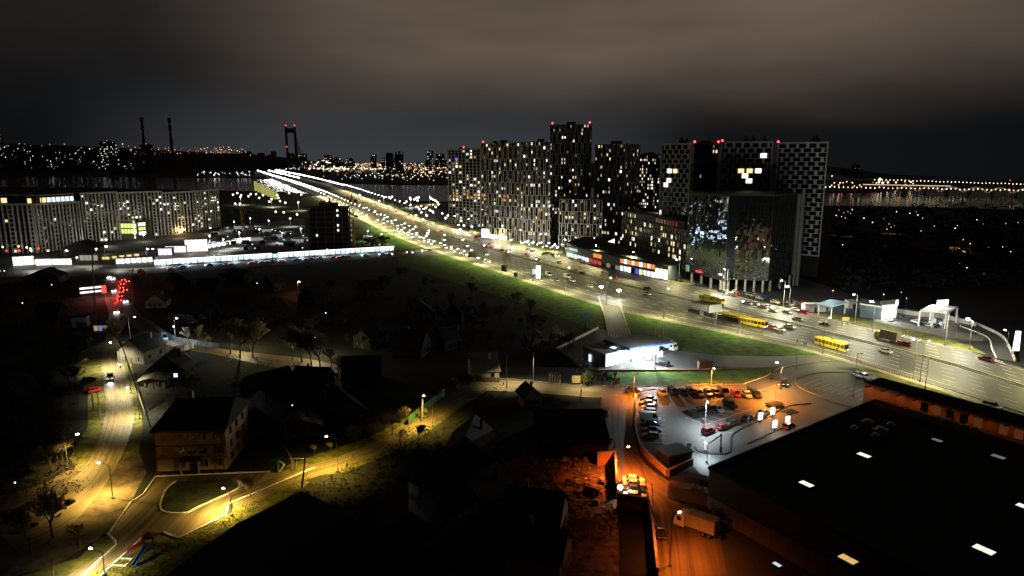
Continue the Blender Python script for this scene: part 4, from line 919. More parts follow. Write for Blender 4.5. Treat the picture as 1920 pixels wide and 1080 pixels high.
# --- cottages of the old quarter
def cottage(u, v, w, dp, h, rz, label, wm_=None, rm=None, group=None, win=(), name='cottage', rise=.42, lean=None):
    p = g(u, v); T = thing(name, label, 'house', tuple(p), rz, group); wm_ = wm_ or mat('dark_render', (.025, .022, .019), .9, noise=.3, nscale=.7); rm = rm or ROOFD
    hh = h + w * rise; mb = MB(); x, y = w / 2, dp / 2
    mb.box((0, 0, 0), (w, dp, h)); mb.poly([(-x, -y, h), (x, -y, h), (0, -y, hh)]); mb.poly([(x, y, h), (-x, y, h), (0, y, hh)]); build(mb, 'wall', wm_, T)
    mb = MB(); o = .45; zz = h - o * rise * 2
    for s in (-1, 1):
        q = [(s * (x + o), -y - o, zz), (s * (x + o), y + o, zz), (0, y + o, hh + .02), (0, -y - o, hh + .02)]; mb.quad(*q) if s > 0 else mb.quad(*q[::-1])
        q2_ = [(a[0], a[1], a[2] + .18) for a in q]; mb.quad(*q2_) if s > 0 else mb.quad(*q2_[::-1])
        mb.quad(q[0], q2_[0], q2_[3], q[3]); mb.quad(q[1], q[2], q2_[2], q2_[1]); mb.quad(q[0], q[1], q2_[1], q2_[0])
    build(mb, 'roof', rm, T); build(MB().box((w * .2, dp * .2, h), (.6, .6, w * rise + .5)), 'chimney', wm_, T)
    for k in range(2):
        m = win[k] if k < len(win) and win[k] else GLASS
        wo_ = build(MB().box((0, 0, 0), (1.1, .08, 1.2)), 'window', m, T, ((k - .5) * w * .5, -y - .05, 1.0)); build(MB().box((0, -.05, 0), (.08, .05, 1.2)), 'frame', WHITE, wo_)
    for k in range(2): build(MB().box((x + .05, (k - .5) * dp * .5, 1.0), (.08, 1.1, 1.2)), 'window', GLASS, T)
    build(MB().box((0, -y - .05, 0), (.95, .08, 2.0)), 'door', WOOD, T); return T
cottage(268, 672, 9, 12, 4.2, -.1, 'dark roofed house with a pale wall beside the old town road', CONC_D, None, None)
cottage(322, 706, 11, 8, 3.2, .1, 'low dark house with two cold lit windows behind the old town road', None, None, None, (WINC, WINC))
cottage(906, 704, 10, 8, 3.0, -1.35, 'cottage with a lit pale gable beside the side road', PLASTER, ROOFG, None)
cottage(297, 574, 8, 9, 3.0, .2, 'cottage with a pale pointed gable beside the branch road', PLASTER, ROOFD, None)
cottage(158, 476, 22, 16, 5, .1, 'large hall with a broad black roof between the market and the ribbed blocks', SHELL, ROOFD, None, name='market_hall', rise=.2)
cottage(88, 528, 17, 12, 3.4, .2, 'wide low house with a black roof on the near side of the market street', SHELL, ROOFD, None, rise=.22)
cottage(1066, 826, 20, 15, 3.6, math.pi / 2 + .05, 'big black roofed house at the corner of the side road and backstreet', mat('black_facade', (.012, .012, .013), .4), mat('black_sheet_roof', (.012, .012, .012), .8), None, rise=.2)
cottage(992, 757, 5, 6, 3.2, .3, 'small black shed with a pale end wall beside the side road', PLASTER, None, None)
cottage(1004, 992, 9, 10, 4.0, 1.3, 'black roofed house whose end gable glows orange above the rubble yard', ORW, mat('black_sheet_roof', (.012, .012, .012), .8), None)
cottage(1010, 1064, 8, 9, 4.0, 1.25, 'black roofed house with a dull orange gable near the lower edge', ORW, mat('black_sheet_roof', (.012, .012, .012), .8), None)
cottage(565, 812, 9, 6, 2.6, .4, 'low shed with a curved grey roof behind the lane', CONC_D, mat('grey_roof_dull', (.16, .14, .10), .9), None, rise=.2)
cottage(290, 725, 7, 5, 2.6, .2, 'outbuilding with a grey roof strip beside the leaning pole', CONC_D, CONC_D, None, rise=.12)
p = g(153, 612); T = thing('shed', 'pale blue sheet metal shed beside the old town road', 'shed', tuple(p), .3); build(MB().box((0, 0, 0), (5, 5, 4.2)), 'wall', mat('blue_sheet', (.30, .46, .58), .6, noise=.2, nscale=1), T); build(MB().box((0, 0, 4.2), (5.4, 5.4, .2)), 'roof', ROOFD, T); build(MB().box((0, -2.55, 0), (2.2, .08, 2.4)), 'door', mat('blue_door', (.14, .2, .3)), T)
p = g(192, 620); T = thing('kiosk', 'small street kiosk with yellow and violet panels beside the old town road', 'kiosk', tuple(p), .1); build(MB().box((0, 0, 0), (5.2, 2.4, 2.6)), 'wall', SHELLB, T); build(MB().box((0, 0, 2.6), (5.6, 2.8, .2)), 'roof', ROOFD, T)
for k, m in enumerate((emit('yellow_panel_glow', (1, .8, .25), .35), emit('violet_panel_glow', (.5, .45, 1), .4), emit('grey_panel_glow', (.8, .8, .75), .25))): build(MB().box((-1.7 + k * 1.7, -1.25, .3), (1.4, .08, 2)), 'panel', m, T)
rnd = random.Random(21); used = []
for u, v in ((330, 540), (392, 548), (455, 530), (520, 545), (585, 570), (700, 560), (430, 582), (500, 600), (640, 598), (790, 595), (860, 600), (700, 650), (770, 660), (840, 650), (500, 735), (590, 735), (680, 720), (480, 800), (650, 780), (40, 560), (90, 590), (30, 640), (40, 760), (880, 850), (900, 960), (770, 1010), (640, 1065), (860, 1050)):
    lit = rnd.random()
    LB = {(500, 600): 'dark cottage just below the lone orange lamp', (585, 570): 'dark cottage right of the lone orange lamp', (330, 540): 'dark cottage right of the red brake lamp queue', (455, 530): 'dark cottage between the stalls and the lone orange lamp', (640, 598): 'dark cottage beside the pair of lone small lights', (860, 600): 'dark cottage at the foot of the highway grass slope', (960, 660): 'dark cottage left of the rusty tree', (480, 800): 'dark cottage right of the health centre', (650, 780): 'dark cottage behind the low shed with the grey roof', (880, 850): 'dark cottage left of the big black roofed house', (680, 720): 'dark cottage beyond the last lit bare trees'}.get((u, v))
    cottage(u + rnd.uniform(-8, 8), v + rnd.uniform(-5, 5), rnd.uniform(7, 11), rnd.uniform(8, 13), rnd.uniform(2.8, 4), rnd.uniform(-1.5, 1.5), LB or 'unlit gabled cottage lost in the dark old quarter', None, None, 'dark cottages of the old quarter')
# --- market stalls: a lit row along the street
P0, P1 = g(289, 500), g(739, 472); NK = 44; rnd = random.Random(33); mk = (P1 - P0); ang = math.atan2(mk.y, mk.x)
KG = [emit('stall_front_a', (.72, .90, 1), 1.7), emit('stall_front_b', (.60, .84, 1), 1.2), emit('stall_front_c', (.9, .97, 1), 2.4), emit('stall_front_d', (.25, .5, .75), .5)]
GD = [mat('goods_dark', (.05, .07, .10)), mat('goods_teal', (.06, .14, .18)), mat('goods_grey', (.16, .16, .17))]
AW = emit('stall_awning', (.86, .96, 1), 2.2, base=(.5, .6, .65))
for i in range(NK):
    p = P0.lerp(P1, (i + .5) / NK); T = thing('market_stall', 'white lit stall in the long glowing row along the market street', 'market stall', tuple(p), ang, 'stalls of the glowing row')
    build(MB().box((0, 1.4, 0), (3.3, 2.4, 4.0)), 'wall', SHELLB, T); build(MB().box((0, .16, 1.0), (2.9, .06, 2.6)), 'front_panel', KG[rnd.choice((0, 0, 1, 2, 2, 2))], T)
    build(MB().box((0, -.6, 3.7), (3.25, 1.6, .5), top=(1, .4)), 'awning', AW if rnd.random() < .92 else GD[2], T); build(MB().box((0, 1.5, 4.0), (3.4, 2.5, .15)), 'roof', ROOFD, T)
    for k in range(2): build(MB().box((-.8 + k * 1.6, -.25, 0), (1.2, .6, rnd.uniform(.6, 1.3))), 'display_table', rnd.choice(GD), T)
    if i % 4 == 1: light((p.x + .6, p.y - 1.8, 3.9), 6000, (.75, .92, 1), 'SPOT', 150, r=.4)
def booth(u, v, w, h, label, m, rz=.1, dp=5, gr=None):
    p = g(u, v); T = thing('market_pavilion', label, 'market pavilion', tuple(p), rz, gr); build(MB().box((0, dp / 2, 0), (w, dp, h)), 'wall', SHELLB, T)
    n = max(2, round(w / 3))
    for k in range(n): build(MB().box((-w / 2 + (k + .5) * w / n, -.06, .3), (w / n * .9, .08, h - .6)), 'front_panel', m, T)
    build(MB().box((0, dp / 2 - .6, h), (w + .6, dp + 1.4, .25)), 'roof', m if False else ROOFG, T); return T
BW = emit('pavilion_glow', (1, 1, .95), 2.0); BY = emit('pavilion_glow_warm', (.95, 1, .75), .9)
booth(45, 498, 11, 6, 'bright white pavilion with a slanted front at the left end of the market', BW, .5); booth(62, 497, 8, 4, 'pale green lit pavilion beside the bright white one', BY, -.1)
booth(83, 498, 9, 4.4, 'white lit tent pavilion at the left of the market street', BW, .2); booth(110, 497, 16, 4.2, 'long white lit pavilion beside the black roofed hall', BW, .1)
booth(167, 489, 12, 4, 'pale low pavilion behind the tall dark pole', emit('pavilion_dim', (1, .9, .7), .35), .0)
for k in range(6): booth(226 + k * 10.5, 495 - k * .6, 5.2, 3.6, 'white lit shop in the short bright row left of the stalls', BW, .1, 4, 'short bright row of shops')
for k in range(5): booth(197 + k * 14, 487 - k * 1.5, 6, 2.2, 'yellow lit low shop front behind the short bright row', emit('pavilion_amber', (1, .85, .35), .9), .1, 3, 'yellow shop fronts')
for u, v, w, h, m in ((310, 479, 9, 5, 'pink'), (330, 474, 14, 5, 'pink2')): booth(u, v, w, h, 'pinkish lit shop sign front with a dark gable beside it' if m == 'pink' else 'wide pinkish lit shop front right of the narrower pink one', emit('pink_front', (1, .80, .9), 1.5), .15)
booth(369, 472, 15, 9, 'big tilted white lit hoarding front above the stalls', emit('hoarding_glow', (1, .85, .8), 1.8), .3, 2)
for k in range(9): booth(388 + k * 9.5, 466 - k * 1.7, 5.4, 3.4, 'small white lit stall in the row curving away behind the market', BW, .25, 3, 'stalls curving away behind the market')
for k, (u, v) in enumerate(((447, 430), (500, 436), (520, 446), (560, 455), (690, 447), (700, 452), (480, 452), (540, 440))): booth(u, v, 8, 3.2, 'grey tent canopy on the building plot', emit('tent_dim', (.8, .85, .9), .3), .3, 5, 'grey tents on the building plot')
for u, v in ((260, 505), (225, 506), (170, 500), (60, 508), (400, 478), (440, 466), (330, 484), (110, 506)): p = g(u, v); light((p.x, p.y, 6), 7500, (1, .94, .78), 'SPOT', 165, r=.5, aim=(p.x, p.y, 0))
T = thing('shop_front', 'shop with two long white light strips and a red end at the road junction', 'shop building', tuple(g(152, 556))); a = g(150, 556); b = g(198, 551); f = Face(T, a, b); d = (b - a).normalized(); nn = Vector((-d.y, d.x, 0))
build(MB().prism(ccw(foot(T, [a, b, b + nn * 9, a + nn * 9])), 0, 4.6), 'wall', SHELL, T)
for h in (1.4, 3.4): f.box('light_strip', f.L * .45, h, f.L * .86, .75, .15, emit('strip_white', (1, .96, .92), 2.6))
f.box('end_panel', f.L * .95, .4, 2.2, 4, .2, emit('strip_red', (1, .12, .1), .9)); light(tuple(g(190, 560)[:2]) + (4,), 3500, (1, .22, .18), 'POINT', r=.5)
# --- service stations on the far right
p = g(1640, 596); T = thing('car_wash', 'dark service building with a pale roof line and a bright white lit bay', 'service building', tuple(p)); a = g(1612, 594); b = g(1652, 600); f = Face(T, a, b)
build(MB().prism(ccw(foot(T, [a, b, b + Vector((6, 12, 0)), a + Vector((6, 12, 0))])), 0, 5.5), 'wall', mat('slate_cladding', (.10, .14, .16)), T); f.box('roof_edge', f.L / 2, 5.3, f.L + 1, .5, .6, WHITE, -.2)
a2 = b; b2 = g(1680, 597); f = Face(T, a2, b2); build(MB().prism(ccw(foot(T, [a2, b2, b2 + Vector((4, 9, 0)), a2 + Vector((4, 9, 0))])), 0, 6.2), 'bay_wall', SHELLW, T)
for k in range(4): f.box('bay_light', (k + .5) * f.L / 4, .6, f.L / 4 * .8, 5, .1, emit('bay_glow', (.95, .98, 1), 1.6))
f.box('sign', f.L * .92, 5.5, 1.2, 2.6, .5, WHITE)
light(tuple(g(1667, 603)[:2]) + (4,), 3500, (.92, .97, 1), 'POINT', r=.6)
T = thing('fuel_canopy', 'white lit fuel canopy frame on columns at the right hand filling station', 'filling station', tuple(g(1722, 612))); a = g(1722, 613); b = g(1772, 618); c = g(1792, 606); e = a + c - b
for i, q in enumerate((a, b, c, e, a.lerp(b, .5))): build(MB().tube((0, 0, 0), (0, 0, 6.2), .35, n=8), 'column', WHITE, T, q - a)
build(MB().prism(ccw(foot(T, [a, b, c, e])), 6.2, 6.9), 'canopy', [WHITE, mat('dark_top', (.02, .02, .02))], T)
for q in (a.lerp(c, .3), a.lerp(c, .7), b.lerp(e, .3), b.lerp(e, .7)):
    build(MB().box((0, 0, 6.05), (2.2, 1.2, .1)), 'ceiling_light', WG, T, q - a); build(MB().box((0, 0, 0), (1.0, .6, 1.8)), 'fuel_pump', emit('pump_glow', (.85, .95, 1), .7), T, q - a); light((q.x, q.y, 5.6), 1500, (1, .95, .82), 'SPOT', 160, .6)
f = Face(T, g(1752, 606), g(1772, 604)); f.box('sign_panel', f.L / 2, 6.9, f.L, 2.6, .5, emit('canopy_sign', (.95, 1, 1), 1.6))
T = thing('gantry_wall', 'long low white wall glowing behind the right hand filling station', 'wall', tuple(g(1678, 588)))
Pq = gl([(1678, 586), (1725, 593), (1770, 597), (1830, 612)]); 
for a, b in zip(Pq, Pq[1:]):
    f = Face(T, a, b)
    for k in range(5): f.box('wall_section', (k + .5) * f.L / 5, 0, f.L / 5 - .1, 1.8, .3, SHELLW)
light(tuple(g(1745, 606)[:2]) + (9,), 5000, (1, .96, .82), 'POINT', r=.6)
p = g(1903, 668); T = thing('price_pylon', 'tall glowing white pylon sign at the right edge beside the exit ramp', 'sign', tuple(p)); hh = zat(p, 621)
build(MB().box((0, 0, 0), (2.0, 1.0, 2.0)), 'base', CONC, T); build(MB().box((0, 0, 2.0), (1.9, .6, hh - 2), top=(.75, 1)), 'panel', emit('pylon_glow', (1, .98, .92), 2.6), T); build(MB().box((.2, -.45, .4), (1.4, .1, 1.3)), 'plate', DARKM, T)
T = thing('filling_station_canopy', 'pale blue lit flat canopy with a rounded ramp behind the highway', 'canopy', tuple(g(1548, 584))); q = [g(1532, 569, 5), g(1560, 574, 5), g(1590, 566, 5), g(1556, 561, 5)]
slabroof(T, 'roof', q, 4.4, 5.0, mat('pale_blue_roof', (.35, .50, .58), .6))
for t in q: t2 = t.lerp(sum(q, Vector()) / 4, .15); build(MB().tube((0, 0, 0), (0, 0, 4.4), .25, n=8), 'column', WHITE, T, (t2.x - T.location.x, t2.y - T.location.y, 0))
light(tuple(g(1555, 578)[:2]) + (9,), 2600, (.6, .85, 1), 'POINT', r=.6)
for i, (u, v, w) in enumerate(((1525, 583, 9), (1597, 577, 5))): p = g(u, v); o = thing('service_hut', ('pale grey box hut beside the red tail lights', 'small grey service hut right of the pale blue canopy')[i], 'hut', tuple(p)); build(MB().box((0, 0, 0), (w, 4, 3.2)), 'wall', SHELLP, o); build(MB().box((0, 0, 3.2), (w + .4, 4.4, .2)), 'roof', CONC, o); build(MB().box((0, -2.03, 0), (1, .06, 2)), 'door', DARKM, o)
# --- advertising on the highway
def board(u, v, vt, w, label, m, name='billboard', rz=0.0, fr=.42, posts=1):
    p = g(u, v); h = zat(p, vt); T = thing(name, label, 'billboard', tuple(p), rz); hh = h * fr
    for s in ([0] if posts == 1 else [-w * .35, w * .35]): build(MB().tube((s, .2, 0), (s, .2, h - hh * .5), .22, n=8), 'post', STEEL, T)
    build(MB().box((0, 0, h - hh), (w, .4, hh)), 'frame', DARKM, T); build(MB().box((0, -.24, h - hh + .12), (w - .25, .08, hh - .24)), 'panel', m, T); return T
board(887, 494, 474, 6.5, 'black unlit billboard on a pole above the highway grass', mat('black_board', (.012, .012, .012), .6)); 
board(1339, 606, 571, 7.0, 'blank white billboard beside the highway near the yellow buses', mat('white_board', (.62, .62, .60), .6), rz=.45); light(tuple((g(1339, 606) + Vector((-3, -6, 0)))[:2]) + (7,), 500, (1, 1, .92), 'POINT', r=.4)
board(953, 476, 468, 4.2, 'red billboard facing the traffic in the middle of the highway', emit('red_ad', (1, .10, .06), .5), fr=.8); 
board(910, 449, 429, 6.4, 'bright blank white screen at the foot of the towers beside the highway', emit('white_screen', (1, .98, 1), 3.0), fr=.8)
board(1009, 524, 498, 2.6, 'glowing white pylon sign on the highway grass', emit('white_pylon', (.92, .95, 1), 2.6), 'pylon_sign', fr=.95); board(1003, 521, 504, 3.4, 'small white lit panel beside the glowing pylon sign', emit('white_panel_dim', (.8, .88, 1), .9), 'pylon_sign', fr=.6)
board(945, 511, 497, 3.0, 'dark totem with its back to us on the highway grass', mat('black_board', (.012, .012, .012)), 'pylon_sign', fr=.85); board(967, 524, 511, 2.0, 'smaller dark totem on the highway grass right of the first', mat('black_board', (.012, .012, .012)), 'pylon_sign', fr=.6)
board(1584, 610, 594, 3.0, 'yellow square sign on two posts in the grass beside the highway', emit('yellow_ad', (1, .75, .05), .8), 'road_sign', fr=.5, posts=2)
for i, (u, v) in enumerate(((1298, 590), (1328, 596), (1355, 602), (1372, 606))):
    p = g(u, v); d = g(u + 20, v + 4.5) - p; T = thing('bus_shelter', ('long dark flat roofed bus shelter left of the white billboard', 'dark bus shelter behind the white billboard post', 'dark bus shelter right of the white billboard', 'dark bus shelter nearest the yellow buses')[i], 'bus shelter', tuple(p), math.atan2(d.y, d.x), 'bus shelters on the highway')
    build(MB().box((0, 0, 2.5), (6.5, 2.0, .18)), 'roof', DARKM, T); build(MB().box((0, .9, .3), (6.2, .06, 2.1)), 'back_panel', GLASS, T); build(MB().box((0, .5, .4), (4, .4, .08)), 'bench', WOOD, T)
    for s in (-3, 0, 3): build(MB().tube((s, .9, 0), (s, .9, 2.5), .06), 'post', DARKM, T)

T = thing('garage_block', 'long low building with a black flat roof below the playground grass', 'garage building', tuple(g(440, 985, 0)))
q = [g(296, 1092, 4.5), g(372, 1034, 4.5), g(442, 984, 4.5), g(566, 921, 4.5), g(700, 985, 4.5), g(560, 1110, 4.5)]
build(MB().prism(ccw(foot(T, q)), 0, 4.3), 'wall', mat('black_facade', (.012, .012, .013), .4), T); build(MB().prism(ccw(foot(T, q)), 4.3, 4.6), 'roof', BITU, T)
for a, b in zip(q[:3], q[1:4]):
    f = Face(T, a, b)
    for k in range(max(2, round(f.L / 3.4))): f.box('garage_door', 1.7 + k * 3.4, .1, 2.7, 2.4, .06, DARKM, .02)
# ================================================================== street lamps
_lm = {}
def lampmesh(h, arm, r):
    k = (round(h, 1), arm, r)
    if k not in _lm:
        mb = MB().tube((0, 0, 0), (0, 0, h), max(.09, h * .011), .07, 6).box((0, 0, 0), (.4, .4, .5))
        if arm: mb.tube((0, 0, h - .1), (arm, 0, h + .35), .06, .05, 5)
        hd = MB().ball((arm, 0, h + (.3 if arm else .25)), r, 0, 8, 5, (1.25, .8, .55))
        _lm[k] = (mb.mesh('street_lamp', STEEL), hd)
    return _lm[k]
_hm = {}
def lamp(p, h, label, arm=1.6, rz=0.0, head=None, power=0, rgb=(1, .93, .66), r=.42, group=None, kind='SPOT', size=165, name='street_lamp', tilt=0.0):
    pm, hd = lampmesh(h, arm, r); head = head or LAMPW
    o = put(name, pm, None, tuple(p), rz, label=label, category='street lamp', group=group)
    k = (id(hd), head.name)
    if k not in _hm: _hm[k] = hd.mesh('lamp_head', head)
    put('lamp_head', _hm[k], o)
    if power:
        l = light((arm, 0, h - .15 if kind == 'SPOT' else h - .25), power, rgb, kind, size, .2, parent=o)
        if tilt: l.rotation_euler = (0, -math.radians(tilt), 0)
    return o
def along(t, y0, y1, step):                              # places beside the highway every step metres
    out = []; L = 0; nxt = 0; P = [HN[i].lerp(HF[i], t) for i in range(160)][::-1]
    for a, b in zip(P, P[1:]):
        l = (b - a).length
        while nxt < L + l:
            q = a.lerp(b, (nxt - L) / l)
            if y0 < q.y < y1: out.append((q, math.atan2((b - a).y, (b - a).x)))
            nxt += step
        L += l
    return out
HWC = (1, .90, .40)
for q, an in along(-.03, 165, 1250, 34):
    lamp(q, 12, 'tall white lit street lamp on the near kerb of the highway', 2.2, an - math.pi / 2, LAMPW, 23000 * (1 + max(0, q.y - 240) / 220), HWC, .26 + q.y / 2800, 'lamps on the near kerb of the highway', tilt=5, size=174)
for q, an in along(1.03, 190, 1500, 36):
    lamp(q, 12, 'tall white lit street lamp on the far kerb of the highway', 2.2, an + math.pi / 2, LAMPW, 22000 * (1 + max(0, q.y - 300) / 260), HWC, .26 + q.y / 2800, 'lamps on the far kerb of the highway', 'SPOT', 172, tilt=28)
BL_ = MB()
def blob(p, r, m=0, h=11.0): BL_.ball((p.x, p.y, h), r, m, 6, 4)
def bridge_row(t, y0, step, lb, gr, sd, lit):
    k = 0
    for q, an in along(t, y0, 4300, step):
        k += 1; P = 130000 if lit else 0
        if q.y < 2100: lamp(q, 11, lb, 2.0, an + sd, LAMPW, P, (1, .95, .78), .7 + q.y / 3200, gr)
        else:
            blob(q, .6 + q.y / 3400)
            if P: light((q.x, q.y, 10.5), P * 1.5, (1, .95, .78), 'SPOT', 165, .3)
bridge_row(-.02, 1250, 34, 'white lit lamp on the near rail of the bridge approach', 'lamps on the near rail of the bridge', -math.pi / 2, 1)
bridge_row(1.02, 1500, 40, 'white lit lamp on the far rail of the bridge approach', 'lamps on the far rail of the bridge', math.pi / 2, 1)
bridge_row(.52, 2101, 46, '', '', 0, 0)
build(BL_, 'bridge_lights', LAMPW, kind='stuff')
# the four tall masts on the right and single lamps
for u, v, vt, lb in ((1354, 556, 516, 'tall white mast lamp in front of the glass block'), (1479, 583, 539, 'tall white mast lamp right of the glass block beside the highway'), (1636, 622, 567, 'tall white mast lamp beside the dark service building'), (1817, 655, 600, 'tall white mast lamp beside the exit ramp')):
    p = g(u, v); lamp(p, zat(p, vt), lb, 1.4, math.pi * .9, LAMPW, 22000, (1, .95, .74), .55, None, 'POINT')
for u, v, vt, lb in ((1712, 710, 640, 'slim dark lamp post at the lower edge of the highway, left of two'), (1735, 728, 672, 'slim dark lamp post at the lower edge of the highway, right of two'), (1792, 632, 590, 'thin pole beside the fuel canopy'), (1888, 650, 622, 'slim lamp post left of the glowing pylon sign')):
    p = g(u, v); lamp(p, zat(p, vt), lb, 1.5, 1.9, LAMPC if u in (1712, 1888) else DARKM, 0, r=.35)
p = g(1150, 560); 
for u, v, lb in ((1127, 556, 'white lamp at the left mouth of the access road'), (1160, 563, 'white lamp at the right mouth of the access road')): lamp(g(u, v), 4.5, lb, 0, 0, LAMPW, 5000, (.95, 1, .95), .8, None, 'POINT', name='bollard_lamp')
# old town road and lane: warm lamps
WARM = (1, .87, .50); AMB = (1, .66, .16)
for u, v, vh, c, pw, rz, lb in ((226, 690, 644, WARM, 22000, 3.1, 'lamp over the old town road, topmost of the three on the leaning poles'), (246, 738, 685, WARM, 22000, 3.1, 'lamp over the old town road, middle of the three on the leaning poles'), (262, 786, 729, WARM, 22000, 3.1, 'lamp over the old town road, lowest of the three on the leaning poles'),
                              (128, 880, 820, AMB, 16000, .4, 'amber lamp on a thin pole left of the old town road'), (212, 935, 873, AMB, 24000, 2.9, 'amber lamp on a dark pole over the dirt lot'),
                              (245, 640, 596, (1, .95, .8), 3500, 0, 'twin white lamp at the fork of the old town road')):
    p = g(u, v); lamp(p, zat(p, vh), lb, 2.4, rz, LAMPW, pw * 1.1, c, .27, size=140)
for u, v, vh, c, pw, rz, lb in ((435, 968, 925, AMB, 24000, 2.5, 'amber lamp on the dark pole beside the parking yard'), (197, 1080, 1035, (1, .82, .4), 13000, 2.9, 'lamp on the black pole at the lower end of the yard path'), (634, 886, 822, (1, .66, .10), 34000, 3.0, 'amber lamp on the dark pole in the middle of the lane'), (812, 800, 745, (1, .66, .12), 26000, 3.0, 'amber lamp on the dark pole beside the green fence')):
    p = g(u, v); lamp(p, zat(p, vh), lb, 2.2, rz, LAMPO if u > 600 else LAMPW, pw * .75, c, .26, size=140 if u > 600 else 165, tilt=0 if u != 435 else 10)
for u, v, pw in ((455, 655, 5000), (592, 668, 5000)):
    p = g(u, v); lamp(p, 6.5, 'yellow white lamp among the bare trees, %s' % ('beside the branch road' if u < 500 else 'farther along the branch road'), 1.2, -1.2, LAMPW, pw, (1, .82, .42), .4, None, 'POINT')
p = g(330, 655); light((p.x, p.y - 1.0, 5), 2500, (.80, .95, 1), 'POINT', r=.4); o = lamp(g(329, 640), 5.5, 'cool lamp on a thin post in the white lit yard behind the dark house', 1.2, -1.2, LAMPC, 1800, (.8, .95, 1), .3, None, 'SPOT', 140)
p = g(352, 655); lamp(g(330, 638), 8, 'pale lamp post standing beside the branch road', 1.0, 0, LAMPC, 900, (.9, .95, 1), .3)
p = g(559, 550); lamp(p, 5.5, 'lone orange lamp glowing in the dark old quarter', .8, 0, LAMPO, 1500, (1, .35, .05), .5, None, 'POINT')
# car park, side road and backstreet
SOD = (1, .27, .025)
for u, v, vh, c, pw, kd, hd, rz, lb in ((1453, 757, 712, SOD, 30000, 'SPOT', DARKM, 3.0, 'dark twin headed lamp post in the car park entrance'), (1463, 730, 682, (1, .40, .07), 26000, 'SPOT', LAMPW, 3.0, 'lamp with a white head above the curve of the entrance road'),
                                   (1322, 802, 752, (.85, .96, 1), 15000, 'SPOT', LAMPC, 4.6, 'white lamp post between the parked black cars'), (1333, 725, 690, SOD, 26000, 'SPOT', LAMPC, 4.8, 'pale lamp post on the lawn above the row of parked cars'), (1188, 745, 700, SOD, 20000, 'SPOT', DARKM, 5.2, 'thin post at the upper left corner of the car park'),
                                   (1325, 868, 838, (.80, .95, 1), 4500, 'SPOT', LAMPC, 1.6, 'cool lamp post on the traffic island of the car park'), (1165, 905, 843, (1, .19, .018), 30000, 'SPOT', LAMPO, .5, 'curved orange street lamp beside the parked cars of the backstreet'), (1256, 1062, 968, (1, .19, .018), 10000, 'SPOT', LAMPO, .5, 'orange lamp on a bent post in front of the white truck'),
                                   (1600, 745, 662, (1, .32, .05), 0, 'SPOT', DARKM, 5.0, 'thin dark post in front of the orange store wall'), (1228, 692, 655, (.88, .96, 1), 22000, 'POINT', DARKM, 1.57, 'thin post on the kerb in front of the filling station'), (1133, 722, 690, (1, .85, .5), 0, 'SPOT', DARKM, 0, 'thin post on the verge below the filling station')):
    p = g(u, v); lamp(p, zat(p, vh), lb, 1.5, rz, hd, pw, c, .28, None, kd, 150 if u < 1300 else 165)
p = g(1162, 930); o = build(MB().box((0, 0, 0), (.25, .25, 1.6)).ball((0, -.1, 1.9), .5, 1), 'wall_lamp', [DARKM, LAMPW], None, tuple(p), label='dazzling lamp at the foot of the ochre wall beside the parked cars', category='lamp'); light((p.x + .9, p.y - .2, 1.9), 650, (1, .8, .45), 'POINT', r=.3)
for u, v in ((950, 726), (1090, 735)): lamp(g(u, v), 9, 'unlit looking dark post on the side road, %s' % ('left of the pale crate' if u < 1000 else 'near the hoarding'), 1.5, 1.4, LAMPW if False else DARKM, 11000, (1, .84, .44), .3, size=110)
lamp(g(1000, 718), 9, 'dark thin post between the cottage and the pale crate', 1.4, 4.6, DARKM, 7000, (1, .86, .46), .3, size=110)

# garden lamps at the foot of the towers and blocks
for k, (u, v) in enumerate(((925, 458), (958, 463), (1000, 467), (1040, 472), (1080, 476), (1120, 482), (860, 432), (885, 436), (1180, 494), (1230, 510), (60, 484), (130, 476), (200, 462), (270, 452), (340, 446), (395, 438))):
    p = g(u, v); lamp(p, 5.0, 'bright garden lamp in front of the towers' if k < 10 else 'bright garden lamp in front of the ribbed blocks', 0, 0, LAMPW, 17000 if k < 10 else 8000, (1, .95, .80), .5, 'garden lamps in front of the towers' if k < 10 else 'garden lamps in front of the ribbed blocks', 'POINT', name='garden_lamp')

for u, v in ((452, 384), (510, 388), (560, 395), (610, 401), (655, 406), (720, 384), (770, 389), (806, 383)):
    p = g(u, v); lamp(p, 11, 'street lamp on the riverside road', 1.6, -1.2, LAMPW, 60000, (1, .93, .6), .8, 'street lamps of the riverside road')
for u, v in ((440, 432), (470, 425), (505, 430), (545, 425), (488, 448), (530, 456), (565, 447), (450, 455), (690, 452), (715, 458), (420, 470), (395, 462)):
    p = g(u, v); lamp(p, 8, 'white floodlight post on the building plot', 1.2, -1.2, LAMPC, 9000, (.88, .94, 1), .6, 'floodlights on the building plot', size=150)
patch('building_plot', [(415, 425), (570, 410), (580, 470), (420, 482), (380, 470)], .02, PAVE)
